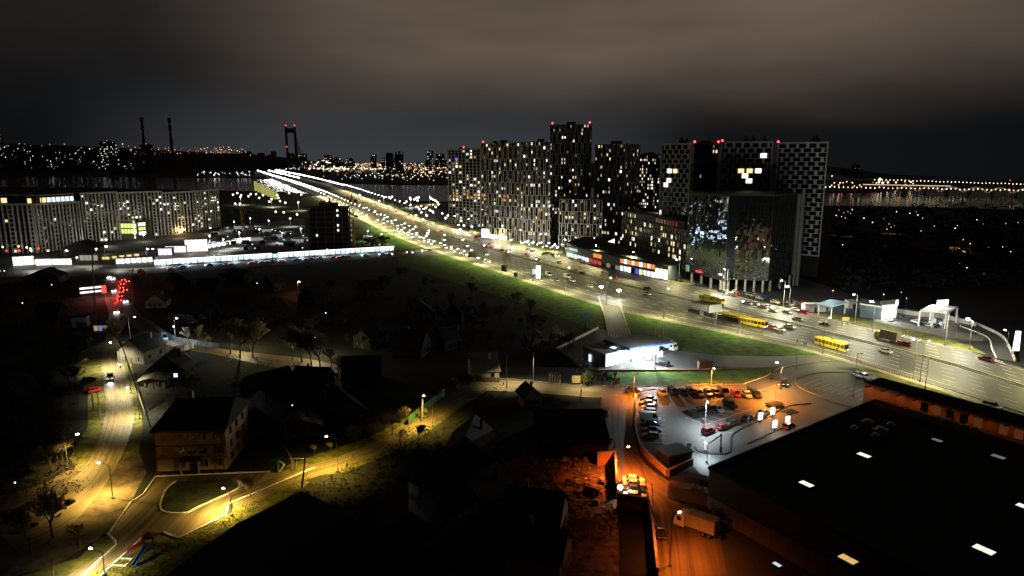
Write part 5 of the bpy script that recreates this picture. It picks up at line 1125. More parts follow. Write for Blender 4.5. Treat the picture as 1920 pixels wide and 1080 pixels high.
# ================================================================== vehicles
PAINT = {'white': (.62, .62, .60), 'silver': (.36, .37, .38), 'grey': (.13, .135, .14), 'black': (.012, .012, .014), 'dark': (.03, .032, .036), 'blue': (.03, .07, .22), 'navy': (.015, .025, .07), 'red': (.35, .02, .02), 'maroon': (.13, .015, .02), 'yellow': (.72, .42, .03), 'tan': (.30, .25, .18), 'cyan': (.45, .68, .75), 'orange': (.5, .18, .03)}
def paint(c): return mat('car_paint_' + c, PAINT[c], .28, .15, .5, coat=.5)
CARS = {}
def loft(mb, st, m=0):
    k = len(mb.v); n = len(st[0])
    for r in st: mb.v += r
    for i in range(len(st) - 1):
        for j in range(n):
            j2 = (j + 1) % n; mb.f.append((k + i * n + j, k + i * n + j2, k + (i + 1) * n + j2, k + (i + 1) * n + j)); mb.m.append(m)
    mb.f.append(tuple(k + j for j in reversed(range(n)))); mb.m.append(m); e = k + (len(st) - 1) * n; mb.f.append(tuple(e + j for j in range(n))); mb.m.append(m)
SPEC = {  # length, width, belt height, roof height, cabin (rear base, rear top, front top, front base), bonnet drop
    'hatchback': (4.1, 1.74, .92, 1.50, (-1.95, -1.45, .30, 1.05), .10), 'sedan': (4.6, 1.78, .92, 1.45, (-1.55, -.95, .45, 1.15), .12),
    'suv': (4.6, 1.88, 1.08, 1.72, (-2.2, -1.85, .45, 1.15), .08), 'van': (5.2, 1.98, 1.15, 2.35, (-2.58, -2.50, 1.35, 2.05), .25)}
def carparts(kind):
    if kind in CARS: return CARS[kind]
    L, w, zb, zr, (rb, rt, ft, fb), bd = SPEC[kind]; hw = w / 2; x = L / 2; z0 = .24
    def ring(X, zt, k, zlo=z0): return [(X, -hw * k * .94, zlo), (X, hw * k * .94, zlo), (X, hw * k, (zlo + zt) / 2), (X, hw * k * .93, zt), (X, -hw * k * .93, zt), (X, -hw * k, (zlo + zt) / 2)]
    body = MB(); loft(body, [ring(-x, zb - .18, .86, .36), ring(-x + .12, zb - .03, .95), ring(-x + .6, zb, 1), ring(fb - .1, zb, 1), ring(x - .5, zb - bd, .97), ring(x - .1, zb - bd - .12, .9), ring(x, zb - bd - .30, .8, .34)])
    gl_ = MB(); rf = MB(); wt = hw * .74; wb = hw * .91
    q = lambda X, z, k: [(X, -k, z), (X, k, z)]
    a = q(rb, zb - .01, wb) + q(rt, zr - .05, wt) + q(ft, zr - .05, wt) + q(fb, zb - .01, wb)
    for f in ((0, 2, 3, 1), (4, 6, 7, 5), (0, 6, 4, 2), (1, 3, 5, 7)): gl_.poly([a[i] for i in f])
    if kind == 'van':                                       # panelled rear body in paint colour, glass only at the front
        loft(body, [[(X, -wb, zb - .02), (X, wb, zb - .02), (X, wt * 1.08, zr - .03), (X, -wt * 1.08, zr - .03)] for X in (rb + .02, .55)])
    rf.box(((rt + ft) / 2, 0, zr - .06), (ft - rt + .12, wt * 2 + .06, .07), top=(.94, .9))
    for sx in (-1, 1):                                     # pillars
        rf.tube((fb - .03, sx * wb, zb), (ft, sx * wt, zr - .03), .045, n=4); rf.tube((rb + .05, sx * wb, zb), (rt, sx * wt, zr - .03), .07, n=4); rf.tube(((rt + ft) / 2, sx * (wb - .02), zb), ((rt + ft) / 2, sx * wt, zr - .03), .045, n=4)
    wh = MB().tube((0, -.1, 0), (0, .1, 0), .33, n=12); wh.tube((0, -.11, 0), (0, .11, 0), .19, n=10, m=1)
    lt = MB().box((0, 0, 0), (.10, .38, .15))
    CARS[kind] = (body, gl_, rf, wh, lt, (x, hw, zb - bd)); return CARS[kind]
_cm = {}
def cm(key, mb, name, mats):
    if key not in _cm: _cm[key] = mb.mesh(name, mats)
    return _cm[key]
HEAD_OFF = mat('headlamp_glass', (.55, .56, .58), .1, spec=.8); TAIL_OFF = mat('tail_glass', (.22, .012, .012), .2); RIM = mat('wheel_rim', (.32, .32, .33), .4, .7)
def car(p, an, kind, col, label, lights='', group=None, glow=0, name=None):
    body, gl_, rf, wh, lt, (x, hw, zl) = carparts(kind); pm = paint(col)
    T = thing(name or ('parked_car' if not lights else 'car'), label, 'car' if kind != 'van' else 'van', (p[0], p[1], .07), an, group)
    put('body', cm(('b', kind, col), body, 'body', pm), T); put('window_glass', cm(('g', kind), gl_, 'window_glass', GLASS), T); put('roof', cm(('r', kind, col), rf, 'roof', pm), T)
    for sx in (-.62, .64):
        for sy in (-1, 1): put('wheel', cm('w', wh, 'wheel', [BLACK, RIM]), T, (sx * x, sy * (hw - .09), .33))
    for sy in (-1, 1):
        put('headlight', cm(('h', 'h' in lights), lt, 'headlight', HEADL if 'h' in lights else HEAD_OFF), T, (x - .10, sy * hw * .62, zl - .33))
        put('taillight', cm(('t', 't' in lights), lt, 'taillight', REDT if 't' in lights else TAIL_OFF), T, (-x + .06, sy * hw * .66, zl - .22))
    if glow and 'h' in lights: light((x + .1, 0, .75), glow, (.95, .97, 1), 'SPOT', 70, .15, parent=T).rotation_euler = (math.radians(80), 0, -math.pi / 2)
    if glow and 'h' not in lights: light((-x - .25, 0, .8), glow, (1, .04, .03), 'POINT', r=.2, parent=T)
    return T
def head(u, v, du, dv): a, b = g(u, v), g(u + du, v + dv); return a, math.atan2((b - a).y, (b - a).x)
def carat(u, v, du, dv, kind, col, label, lights='', group=None, glow=0): a, an = head(u, v, du, dv); return car(a, an, kind, col, label, lights, group, glow)
DG = 'parked cars in the upper row of the car park'
for u, v, k, c, lb, li in ((1242, 740, 'sedan', 'white', 'white saloon at the left end of the upper row with its headlamps reflecting', ''), (1262, 739, 'suv', 'dark', 'dark off roader second in the upper row, next to the white saloon', ''), (1280, 739, 'sedan', 'black', 'black saloon third in the upper row of the car park', ''), (1294, 738, 'hatchback', 'dark', 'dark small car half hidden between the black and the tan car', ''),
                           (1310, 741, 'sedan', 'tan', 'tan saloon in the middle of the upper row', ''), (1328, 741, 'hatchback', 'maroon', 'maroon small car between the tan saloon and the tall van', ''), (1341, 739, 'sedan', 'dark', 'dark saloon close beside the tall pale van', ''), (1356, 740, 'van', 'tan', 'tall pale van standing out of the upper row', ''),
                           (1379, 742, 'hatchback', 'red', 'red hatchback with a bright rear right of the tall van', 't'), (1399, 743, 'sedan', 'silver', 'silver saloon second from the right end of the upper row', ''), (1417, 744, 'suv', 'black', 'black car at the right end of the upper row', '')):
    carat(u, v, 11, 9, k, c, lb, li, DG)
for u, v, k, c, lb in ((1216, 752, 'sedan', 'dark', 'dark saloon topmost in the left column beside the brick wall'), (1214, 760, 'sedan', 'yellow', 'yellow taxi in the left column beside the brick wall'), (1216, 768, 'hatchback', 'white', 'white small car below the yellow taxi'), (1215, 777, 'suv', 'silver', 'silver off roader above the pale blue van'),
                       (1219, 789, 'van', 'cyan', 'pale blue van in the left column of the car park'), (1219, 799, 'sedan', 'navy', 'navy saloon just below the pale blue van'), (1222, 810, 'sedan', 'blue', 'blue saloon above the silver hatchback'), (1220, 821, 'hatchback', 'silver', 'silver hatchback lowest in the left column beside the brick wall')):
    carat(u, v, -20 if k != 'van' else 20, -1.6 if k != 'van' else 1.6, k, c, lb, '', 'parked cars along the brick wall')
for i, (u, v, c, lb) in enumerate(((1296, 780, 'black', 'black car at the left end of the middle cluster'), (1305, 777.5, 'dark', 'dark car second in the middle cluster, left of the white lamp post'), (1314, 775, 'black', 'black car in the centre of the middle cluster'), (1323, 772.5, 'dark', 'dark car behind the white lamp post'), (1332, 770, 'black', 'black car between the white lamp post and the silver car'))): carat(u, v, 16, 7, 'sedan', c, lb, '', 'black cars in the middle cluster')
carat(1345, 771, 16, 7, 'hatchback', 'silver', 'silver car at the right end of the black cluster'); carat(1368, 763, 17, 8, 'suv', 'black', 'large black off roader parked alone right of the cluster')
for u, v, k, c, li, lb in ((1328, 812, 'hatchback', 'maroon', 't', 'dark red hatchback last in the queue to the drive through'), (1355, 804, 'hatchback', 'maroon', 't', 'maroon hatchback second from the end of the queue'), (1374, 796, 'suv', 'dark', 'h', 'dark car with pale front in the middle of the queue'), (1402, 789, 'sedan', 'black', '', 'black saloon in the queue near the menu boards'), (1431, 778, 'sedan', 'silver', 't', 'silver saloon just below the upper yellow canopy')):
    carat(u, v, 18, -7, k, c, lb, li)
carat(1479, 803, 16, -7, 'hatchback', 'maroon', 'red lit car leaving under the lower yellow canopy', 't', None, 25); carat(1453, 763, -18, -2, 'sedan', 'maroon', 'dark red saloon driving in at the car park entrance', 'h')
carat(1470, 722, 7, 12, 'suv', 'black', 'black off roader coming down the ramp road', 'h'); carat(1608, 706, 14, 5, 'sedan', 'white', 'white saloon parked at the corner of the right hand bays'); carat(1620, 709, 14, 5, 'hatchback', 'silver', 'silver hatchback beside the white saloon at the corner bays'); carat(1860, 766, 14, 4, 'suv', 'silver', 'silver off roader parked behind the orange store wall')
carat(1187, 735, 18, 0, 'sedan', 'dark', 'dark saloon with headlamps on at the end of the side road', 'h', None, 250); carat(1134, 779, -2, 10, 'hatchback', 'maroon', 'dark red car with tail lamps on at the top of the backstreet', 't', None, 12); carat(1132, 833, -6, 10, 'sedan', 'navy', 'navy car parked in shadow beside the black roofed house')
for i, (v, c, lb) in enumerate(((905, 'white', 'white saloon topmost of the four beside the ochre wall'), (913, 'silver', 'silver saloon second of the four beside the ochre wall'), (923, 'black', 'black saloon third of the four beside the ochre wall'), (936, 'white', 'white saloon lowest of the four beside the dark brick wall'))): carat(1188 + i, v, 20, 1.5, 'sedan', c, lb, '', 'four cars beside the ochre wall')
carat(1242, 686, -18, -3, 'suv', 'black', 'black estate car in front of the white filling station'); carat(207, 711, -1.5, 14, 'suv', 'white', 'white car with bright headlamps coming down the old town road', 'h', None, 1500)
carat(178, 735, 16, -4, 'hatchback', 'red', 'red car parked at the left edge of the old town road'); carat(166, 716, 16, -5, 'sedan', 'dark', 'dark car parked above the red one'); carat(309, 637, 4, 10, 'van', 'cyan', 'pale van parked beside the dark roofed house')
carat(1237, 1002, 4, 12, 'sedan', 'dark', 'dark car parked close along the long ochre wall')
# --- cars on the highway
def onhw(u, v): return g(u, v)
DIRH = lambda p: min(range(159), key=lambda i: (HN[i].lerp(HF[i], .5) - p).length)
def hwang(p): i = DIRH(p); d = HN[min(i + 1, 159)] - HN[max(i - 1, 0)]; return math.atan2(d.y, d.x)
def hcar(u, v, near, kind, col, label, li=None, glow=0):
    p = g(u, v); a = hwang(p); return car(p, a if near else a + math.pi, kind, col, label, li if li is not None else ('h' if near else 't'), 'cars driving on the highway', glow)
for u, v, n, k, c, lb, li, gl0 in ((868, 478, 1, 'sedan', 'white', 'white car on the near carriageway left of the black billboard', 'h', 0), (913, 489, 1, 'sedan', 'white', 'white car just right of the black billboard', 'h', 0), (1028, 517, 1, 'van', 'white', 'white minibus right of the glowing pylon sign', 'h', 0), (1043, 527, 1, 'hatchback', 'dark', 'dark small car at the kerb right of the glowing pylon sign', 'h', 0),
                              (1063, 521, 1, 'van', 'white', 'white van ahead in the middle lanes of the near carriageway', 'h', 60), (1073, 528, 1, 'hatchback', 'white', 'white hatchback below the white van', 'h', 60), (1105, 539, 1, 'sedan', 'white', 'white saloon left of the access road mouth', 'h', 60),
                              (909, 463, 0, 'suv', 'red', 'red car on the far carriageway under the white screen', 't', 15), (941, 471, 0, 'sedan', 'dark', 'dark car left of the red billboard', 't', 0), (1008, 487, 0, 'sedan', 'maroon', 'maroon car on the far carriageway in front of the towers', 't', 8), (1078, 510, 0, 'sedan', 'tan', 'tan car in front of the pavilion', 't', 0), (1091, 514, 0, 'sedan', 'dark', 'dark car close behind the tan car in front of the pavilion', 't', 0),
                              (1152, 521, 0, 'sedan', 'orange', 'orange taxi in front of the pavilion shops', 't', 8), (1213, 543, 0, 'sedan', 'dark', 'dark saloon alone on the far carriageway before the office block', 't', 0), (1430, 578, 0, 'sedan', 'silver', 'silver car with bright lamps on the far lane right of the far bus', 'h', 150), (1401, 571, 0, 'sedan', 'white', 'white car right of the far yellow bus', 'h', 0), (1495, 601, 0, 'sedan', 'silver', 'silver saloon below the red tail lights', '', 0),
                              (1505, 588, 0, 'suv', 'red', 'red glowing car beside the pale box hut', 't', 60), (1546, 611, 0, 'sedan', 'dark', 'dark saloon with a red rear left of the yellow square sign', 't', 15), (1450, 617, 1, 'sedan', 'red', 'red saloon ahead of the yellow buses', '', 0), (1462, 620, 1, 'sedan', 'white', 'white saloon just beside the red saloon', '', 0), (1480, 615, 1, 'sedan', 'silver', 'long silver saloon passing the red one', 'h', 60),
                              (1660, 661, 1, 'sedan', 'white', 'white saloon right of the nearest yellow bus', 'h', 60), (1698, 648, 0, 'sedan', 'maroon', 'maroon saloon behind the yellow cab lorry', 't', 15), (1848, 676, 0, 'sedan', 'maroon', 'maroon saloon at the foot of the exit ramp', 't', 15), (1150 + 62, 553, 1, 'sedan', 'grey', 'grey saloon in the middle lanes below the dark one', 'h', 0)):
    hcar(u, v, n, k, c, lb, li, gl0)
# light unlit lamps of the far traffic: one mesh each
_fc = {}
def farcar(p, an, col, li, label, group, big=1.0):
    k = (col, li, big)
    if k not in _fc:
        mb = MB(); body = carparts('sedan')
        for b, m in ((body[0], 0), (body[1], 1), (body[2], 0)):
            n = len(mb.v); mb.v += b.v; mb.f += [tuple(i + n for i in f) for f in b.f]; mb.m += [m] * len(b.f)
        for s in (-1, 1):
            if 'h' in li: mb.ball((2.3, s * .6, .65), .24 * big, 2, 6, 4)
            if 't' in li: mb.ball((-2.3, s * .65, .75), .22 * big, 3, 6, 4)
            for X in (-1.4, 1.4): mb.tube((X, s * .75, .33), (X, s * .85, .33), .33, n=8, m=4)
        _fc[k] = mb.mesh('car', [paint(col), GLASS, HEADL, REDT, BLACK])
    return put('car', _fc[k], None, (p[0], p[1], .08), an, label=label, category='car', group=group)
rnd = random.Random(77)
cols = ['white', 'silver', 'grey', 'black', 'dark', 'red', 'blue', 'tan']
def hpt(i, t): return HN[i].lerp(HF[i], t)
for (t, y0, y1, st) in ((.10, 425, 640, 10), (.19, 440, 690, 13), (.28, 460, 800, 26), (.37, 500, 1000, 48), (.45, 560, 1200, 70), (.15, 690, 1250, 38)):
    for q, a in along(t, y0, y1, st):
        if rnd.random() < .72: farcar(q + Vector((rnd.uniform(-1, 1), rnd.uniform(-2, 2), 0)), a + math.pi, rnd.choice(cols), 'h', 'oncoming car with bright headlamps in the dense traffic of the near carriageway', 'oncoming cars in dense traffic', .7 + q.y / 1400)
for (t, y0, y1, st) in ((.64, 420, 1300, 62), (.72, 500, 1300, 55), (.80, 430, 1200, 70), (.90, 430, 1100, 75)):
    for q, a in along(t, y0, y1, st):
        if rnd.random() < .6: farcar(q + Vector((0, rnd.uniform(-15, 15), 0)), a, rnd.choice(cols), 't', 'car with red tail lamps far along the outbound carriageway', 'outbound cars far along the highway', 1.0 + q.y / 1500)
for q, a in along(.2, 1300, 3800, 55): farcar(q, a + math.pi, 'white', 'h', 'oncoming car on the bridge approach seen as a point of light', 'cars on the bridge approach', 2.6)
A0, A1 = cr(gl([(300, 506), (500, 492.5), (640, 484), (740, 477.5), (820, 470)]), 60), None
for i in range(2, 58):
    p, q = A0[i], A0[min(59, i + 1)] if i < 59 else A0[i]; d = A0[min(59, i + 1)] - A0[i - 1]; an = math.atan2(d.y, d.x)
    if rnd.random() < .62:
        s = rnd.choice((-1, 1)); nn = Vector((-d.y, d.x, 0)).normalized() * s * 2.2; farcar(p + nn, an + (0 if s < 0 else math.pi), rnd.choice(cols), 'h' if i > 44 else rnd.choice(('', '', 'h', 't')), 'car standing in the slow line on the market street', 'cars on the market street', 1.1)
for k, (u, v) in enumerate(((232, 526), (240, 529), (230, 534), (229, 541), (236, 545), (228, 549), (226, 557), (225, 565))):
    p, an = head(u, v, 2, -9); c = farcar(p, an, ('dark', 'maroon', 'black', 'grey')[k % 4], 't', 'queuing car with glaring red brake lamps at the road junction', 'red brake lamp queue', 1.5)
    light((p.x - .3, p.y - 3, 1.0), 500, (1, .03, .02), 'POINT', r=.3)
for k, (u, v) in enumerate(((205, 522), (212, 524), (214, 547), (236, 567), (219, 587))): p, an = head(u, v, -1, 9); farcar(p, an, 'white', 'h', ('white oncoming car at the junction, leftmost', 'white oncoming car at the junction beside the first', 'oncoming car left of the red queue', 'oncoming car just below the red queue', 'oncoming car above the bare tree')[k], 'oncoming cars at the junction', 1.8)
for k in range(20): p = g(1060 + rnd.uniform(0, 200), 487) ; 
for k in range(26):                                        # parked in front of the towers and shops
    t = rnd.uniform(0, 1); u = 985 + 330 * t; v = 469 + 69 * t + rnd.uniform(-2, 1.5); p, an = head(u, v, 14, 2.5 * rnd.choice((-1, 1))); farcar(p, an, rnd.choice(cols), rnd.choice(('', '', '', 'h', 't')), 'car parked in front of the shops and towers', 'cars parked by the shops', 1.0)
for k in range(24):
    u = 1350 + rnd.uniform(0, 170); v = 548 + (u - 1350) * .16 + rnd.uniform(-5, 4); p, an = head(u, v, 12, 3 * rnd.choice((-1, 1))); farcar(p, an, rnd.choice(cols), '', 'car parked in the dark lot below the glass block', 'cars parked below the glass block')
for k, (u, v) in enumerate(((1450, 585), (1476, 588), (1490, 583), (1440, 577), (1416, 572))): p, an = head(u, v, 12, 3); farcar(p, an, 'white', '', ('pale car parked under the second mast lamp, nearest it', 'pale car parked right of the second mast lamp', 'pale car next to the red tail lights', 'pale car in the side lane left of the second mast lamp', 'pale car in the side lane near the bright headlamps')[k], None)
for k, (u, v) in enumerate(((1718, 606), (1728, 610), (1742, 613), (1755, 614), (1690, 598), (1672, 602))): p, an = head(u, v, 10, 3 * (-1) ** k); farcar(p, an, ('white', 'dark', 'silver', 'black', 'dark', 'white')[k], '', 'car standing at the right hand filling stations', 'cars at the right hand filling stations')
for k in range(16): u = 312 + rnd.uniform(0, 70); p, an = head(u, 600 + rnd.uniform(-5, 7), 10, 4 * rnd.choice((-1, 1))); farcar(p, an, rnd.choice(('white', 'silver', 'grey')), '', 'pale car parked in the yard behind the metal fence', 'cars behind the metal fence')
# --- buses
def bus(u, v, label, L=12.0, artic=False, near=True, group='yellow buses on the highway'):
    p = g(u, v); a = hwang(p) + (0 if near else math.pi); T = thing('bus', label, 'bus', (p.x, p.y, .07), a, group); Y = mat('bus_yellow', (.62, .46, .015), .35, spec=.5, coat=.3); WI = emit('bus_window', (1, .85, .45), .06, base=(.01, .012, .014))
    secs = [(-L / 2, L / 2)] if not artic else [(-L / 2, -L * .08), (-L * .02, L / 2)]
    for i, (x0, x1) in enumerate(secs):
        c = (x0 + x1) / 2; l = x1 - x0; mb = MB(); pr = [(-1.22, .32), (1.22, .32), (1.26, 1.0), (1.24, 2.75), (1.05, 3.02), (-1.05, 3.02), (-1.24, 2.75), (-1.26, 1.0)]
        loft(mb, [[(X, y * k, z_) for y, z_ in pr] for X, k in ((x0, .95), (x0 + .15, 1), (x1 - .15, 1), (x1, .95))]); build(mb, 'body', Y, T)
        n = max(3, round(l / 1.5))
        for k in range(n):
            for s in (-1, 1): build(MB().box((0, 0, 0), (l / n * .86, .05, 1.15)), 'window', WI if rnd.random() < .7 else GLASS, T, (x0 + (k + .5) * l / n, s * 1.26, 1.35))
        for X in (x0 + l * .2, x1 - l * .22):
            for s in (-1, 1): put('wheel', cm('bw', MB().tube((0, -.14, 0), (0, .14, 0), .48, n=12).tube((0, -.15, 0), (0, .15, 0), .26, n=10, m=1), 'wheel', [BLACK, RIM]), T, (X, s * 1.14, .48))
        for k in range(2): build(MB().box((0, 0, 0), (l * .26, 1.6, .28), top=(.92, .9)), 'roof_unit', Y, T, (x0 + l * (.3 + .42 * k), 0, 3.0))
    if artic: build(MB().box((-L * .05, 0, .5), (L * .065, 2.3, 2.4)), 'bellows', BLACK, T)
    build(MB().box((L / 2, 0, 1.15), (.06, 2.1, 1.5)), 'windscreen', GLASS, T); build(MB().box((-L / 2, 0, 1.5), (.06, 1.9, 1.2)), 'rear_window', GLASS, T)
    build(MB().box((L / 2 + .02, 0, 2.68), (.06, 1.7, .24)), 'route_display', emit('route_amber', (1, .6, .1), 1.0), T)
    for s in (-.85, .85): build(MB().box((L / 2 - .02, s, .6), (.1, .3, .2)), 'headlight', HEADL, T); build(MB().box((-L / 2 + .02, s, .8), (.1, .2, .3)), 'taillight', REDT, T)
    return T
bus(1558, 653, 'yellow bus nearest to us on the highway, right of the walking people'); bus(1410, 611, 'yellow bus with a roof hump, front one of the pair at the shelters'); bus(1371, 601, 'yellow bus behind the white billboard, rear one of the pair'); bus(1334, 567, 'yellow bus on the far carriageway below the glass block', near=False)
p = g(1432, 619); a = hwang(p); light((p.x, p.y, .9), 1600, (.9, .95, 1), 'SPOT', 60, .2, aim=(p.x + 14 * math.cos(a), p.y + 14 * math.sin(a), .1))
# --- lorries
def lorry(p, an, label, cab, box, Lb=7.0, h=2.9, name='lorry', li=''):
    T = thing(name, label, 'lorry', (p[0], p[1], .06), an); mb = MB(); x = Lb / 2
    loft(mb, [[(X, -1.2 * k, .55), (X, 1.2 * k, .55), (X, 1.2 * k, zt), (X, -1.2 * k, zt)] for X, zt, k in ((x + .25, 2.9, 1), (x + 1.5, 2.9, 1), (x + 2.0, 2.35, .97), (x + 2.25, 1.5, .95), (x + 2.3, .6, .95))]); build(mb, 'cab', cab, T)
    build(MB().poly([(x + 1.62, -1.05, 2.72), (x + 2.2, -1.0, 1.62), (x + 2.2, 1.0, 1.62), (x + 1.62, 1.05, 2.72)]) or MB().box((x + 2.02, 0, 1.6), (.3, 2.0, .9)), 'windscreen', GLASS, T)
    for s in (-1, 1): build(MB().box((x + 1.2, s * 1.21, 1.6), (.8, .04, .8)), 'side_window', GLASS, T); build(MB().box((x + 2.28, s * .85, .75), (.1, .35, .2)), 'headlight', HEADL if 'h' in li else HEAD_OFF, T); build(MB().box((-x, s * 1.0, .8), (.08, .3, .2)), 'taillight', REDT if 't' in li else TAIL_OFF, T)
    build(MB().box((0, 0, 1.0), (Lb, 2.45, h)), 'cargo_box', box, T); build(MB().box((.5, 0, .6), (Lb + 3, 1.0, .35)), 'chassis', DARKM, T)
    for k in range(5): build(MB().box((-x + .6 + k * (Lb - 1.2) / 4, 0, h + 1.0), (.08, 2.4, .05)), 'roof_rib', box, T)
    for X in (-x + 1.0, -x + 2.1, x + 1.3):
        for s in (-1, 1): put('wheel', cm('bw', MB(), 'wheel', [BLACK, RIM]), T, (X, s * 1.05, .48))
    return T
p, an = head(1316, 1000, -22, -8); lorry(p, an, 'white box lorry glowing orange in front of the warehouse', WHITE, mat('lorry_box', (.40, .37, .30), .7, noise=.1, nscale=.8), 5.4, 2.4)
p, an = head(1246, 652, 10, 3); lorry(p + Vector((0, -2, 0)), -.9, 'white lorry with a big cab parked at the end of the station canopy', WHITE, WHITE, 4.0, 2.8)
p = g(1668, 640); lorry(p, hwang(p) + math.pi, 'yellow cab lorry with a brown box body on the far carriageway', mat('cab_yellow', (.55, .36, .04), .5), mat('brown_box', (.16, .14, .10), .8), 6.5, 2.9, li='ht')
# --- three people on the kerb
def person(u, v, an, label, col, stride):
    me = bpy.data.meshes.new('person'); J = [(0, 0, .95), (0, 0, 1.15), (0, 0, 1.42), (.01, 0, 1.53), (.03, 0, 1.68), (0, .2, 1.42), (-.08, .26, 1.12), (.05, .27, .88), (0, -.2, 1.42), (.10, -.26, 1.12), (.2, -.25, .9), (.02, .1, .88), (stride, .11, .48), (stride * .4, .12, .07), (stride * .4 + .16, .12, .04), (.0, -.1, .88), (-stride * .4, -.11, .48), (-stride * 1.2, -.12, .09), (-stride * 1.2 + .15, -.12, .04)]
    E = [(0, 1), (1, 2), (2, 3), (3, 4), (2, 5), (5, 6), (6, 7), (2, 8), (8, 9), (9, 10), (0, 11), (11, 12), (12, 13), (13, 14), (0, 15), (15, 16), (16, 17), (17, 18)]
    R = [.15, .15, .17, .06, .105, .075, .06, .045, .075, .06, .045, .11, .08, .055, .05, .11, .08, .055, .05]
    me.from_pydata(J, E, []); o = bpy.data.objects.new('person', me); COL.objects.link(o); md = o.modifiers.new('s', 'SKIN'); o.modifiers.new('u', 'SUBSURF').levels = 1
    for i, r in enumerate(R): me.skin_vertices[0].data[i].radius = (r, r)
    me.skin_vertices[0].data[0].use_root = True; bpy.context.view_layer.update()
    m2 = bpy.data.meshes.new_from_object(o.evaluated_get(bpy.context.evaluated_depsgraph_get())); bpy.data.objects.remove(o)
    for m in (mat('coat_' + col, {'black': (.015, .015, .018), 'navy': (.02, .025, .05), 'brown': (.05, .035, .025)}[col]), mat('trousers', (.02, .02, .025)), mat('skin', (.35, .22, .16), .6), mat('hair', (.02, .015, .01))): m2.materials.append(m)
    for q in m2.polygons: z_ = q.center.z; q.material_index = 3 if z_ > 1.71 else 2 if z_ > 1.53 else 0 if z_ > .8 else 1
    p = g(u, v); put('person', m2, None, (p.x, p.y, .07), an, label=label, category='person')
person(1495, 644, 2.2, 'person in a black coat walking alone on the highway pavement', 'black', .16); person(1507.5, 647.5, 2.4, 'person in navy clothes, left one of the two walking together', 'navy', .12); person(1511.5, 648.5, 2.4, 'person in a brown coat, right one of the two walking together', 'brown', .18)
# --- row of barrier posts beside the highway pavement
mb_ = MB().tube((0, 0, 0), (0, 0, .85), .09, .07, 6).box((0, 0, 0), (.3, .3, .08)); BM = mb_.mesh('bollard', [mat('bollard_red', (.45, .12, .06), .6)])
Pb = cr(gl([(1575, 668), (1640, 690), (1700, 709), (1745, 723)]), 40)
for p in Pb: put('bollard', BM, None, (p.x, p.y, .06), label='small red and white barrier post in the row along the pale pavement', category='bollard', group='barrier posts along the pavement')
# --- old poles
def pole(u, v, u2, v2, h, label, r=.16, name='utility_pole', arms=0, d2=None):
    p = g(u, v); hh = zat(p, v2) if h is None else h; T = thing(name, label, 'pole', tuple(p)); q = g(u, v); top = Vector((0, 0, hh))
    dep = lambda x, z_: (p.y * CT - (z_ - H) * ST)
    top.x = (u2 - 960) / F * dep(0, hh) - p.x
    build(MB().tube((0, 0, 0), top, r, r * .75, 8), 'shaft', mat('old_pole', (.13, .12, .10), .9, noise=.2, nscale=2), T)
    for k in range(arms): build(MB().box((0, 0, 0), (1.6, .1, .1)), 'crossarm', WOOD, T, (top.x * (1 - k * .07), 0, hh * (1 - k * .07) - .3)); [build(MB().tube((0, 0, 0), (0, 0, .22), .06, .04), 'insulator', CONC, T, (top.x * (1 - k * .07) + s, 0, hh * (1 - k * .07) - .2)) for s in (-.7, 0, .7)]
    return T
pole(180, 612, 172, 462, None, 'tall dark pole rising over the old town road junction', .32, arms=1); pole(272, 775, 226, 640, None, 'long leaning pole beside the old town road, upper one', .17, arms=1); pole(282, 800, 252, 700, None, 'long leaning pole beside the old town road, lower one', .15)
pole(188, 786, 182, 735, None, 'short dark post left of the old town road, right of two'); pole(176, 770, 172, 738, None, 'short dark post left of the old town road, left of two')
pole(566, 914, 574, 842, None, 'concrete pole of the braced pair beside the lane', .2); pole(556, 878, 532, 832, None, 'leaning strut pole above the lane beside the cross beam', .14)
p = g(562, 882); o = build(MB().box((-.2, 0, 2.6), (3.6, .16, .16)).tube((-1.6, 0, 0), (-1.6, 0, 2.7), .08).tube((-.6, 0, 0), (-.6, 0, 2.7), .08), 'pipe_frame', CONC, None, tuple(p), label='pale pipe frame crossing beside the braced pole', category='pipe')
pole(791, 790, 793, 735, None, 'pale forked pole trunk glowing beside the green fence', .28); pole(100, 1085, 97, 1048, None, 'short pale post at the lower left edge', .12); pole(36, 918, 31, 902, None, 'small pale post at the left edge of the dirt lot', .09); pole(933, 716, 936, 676, None, 'white leaning mast beside the cottage gable', .12)
pole(1225, 952, 1222, 905, None, 'dark thin pole beside the four parked cars', .08); pole(1210, 852, 1208, 820, None, 'thin dark post inside the brick wall of the car park', .07); pole(1494, 692, 1492, 652, None, 'thin post with a yellow glow beside the service road', .07)
# --- rubble in the yard
RUB = [mat('rubble_block', (.20, .13, .09), .95, noise=.3, nscale=2), mat('rubble_pale', (.28, .22, .17), .95, noise=.3, nscale=2), WOOD]
mb = MB()
for k in range(900):
    p = g(965 + rnd.random() * 190, 820 + rnd.random() * 190); s = rnd.uniform(.15, .7) * (1.6 if rnd.random() < .08 else 1); mb.box((p.x, p.y, -.05), (s, s * rnd.uniform(.5, 1.6), s * rnd.uniform(.3, .9)), rnd.uniform(0, 3), rnd.choice((0, 0, 0, 1)), top=(rnd.uniform(.5, 1), rnd.uniform(.5, 1)))
build(mb, 'rubble', RUB[:2], kind='stuff')
for k in range(16):
    p = g(990 + rnd.random() * 160, 830 + rnd.random() * 130); an = rnd.uniform(0, 3); put('timber_beam', boxmesh(rnd.uniform(2.5, 5), .25, .25, RUB[2], 'timber_beam'), None, (p.x, p.y, .35), an, label='loose timber beam lying in the orange lit rubble yard', category='timber', group='timber beams in the rubble yard')
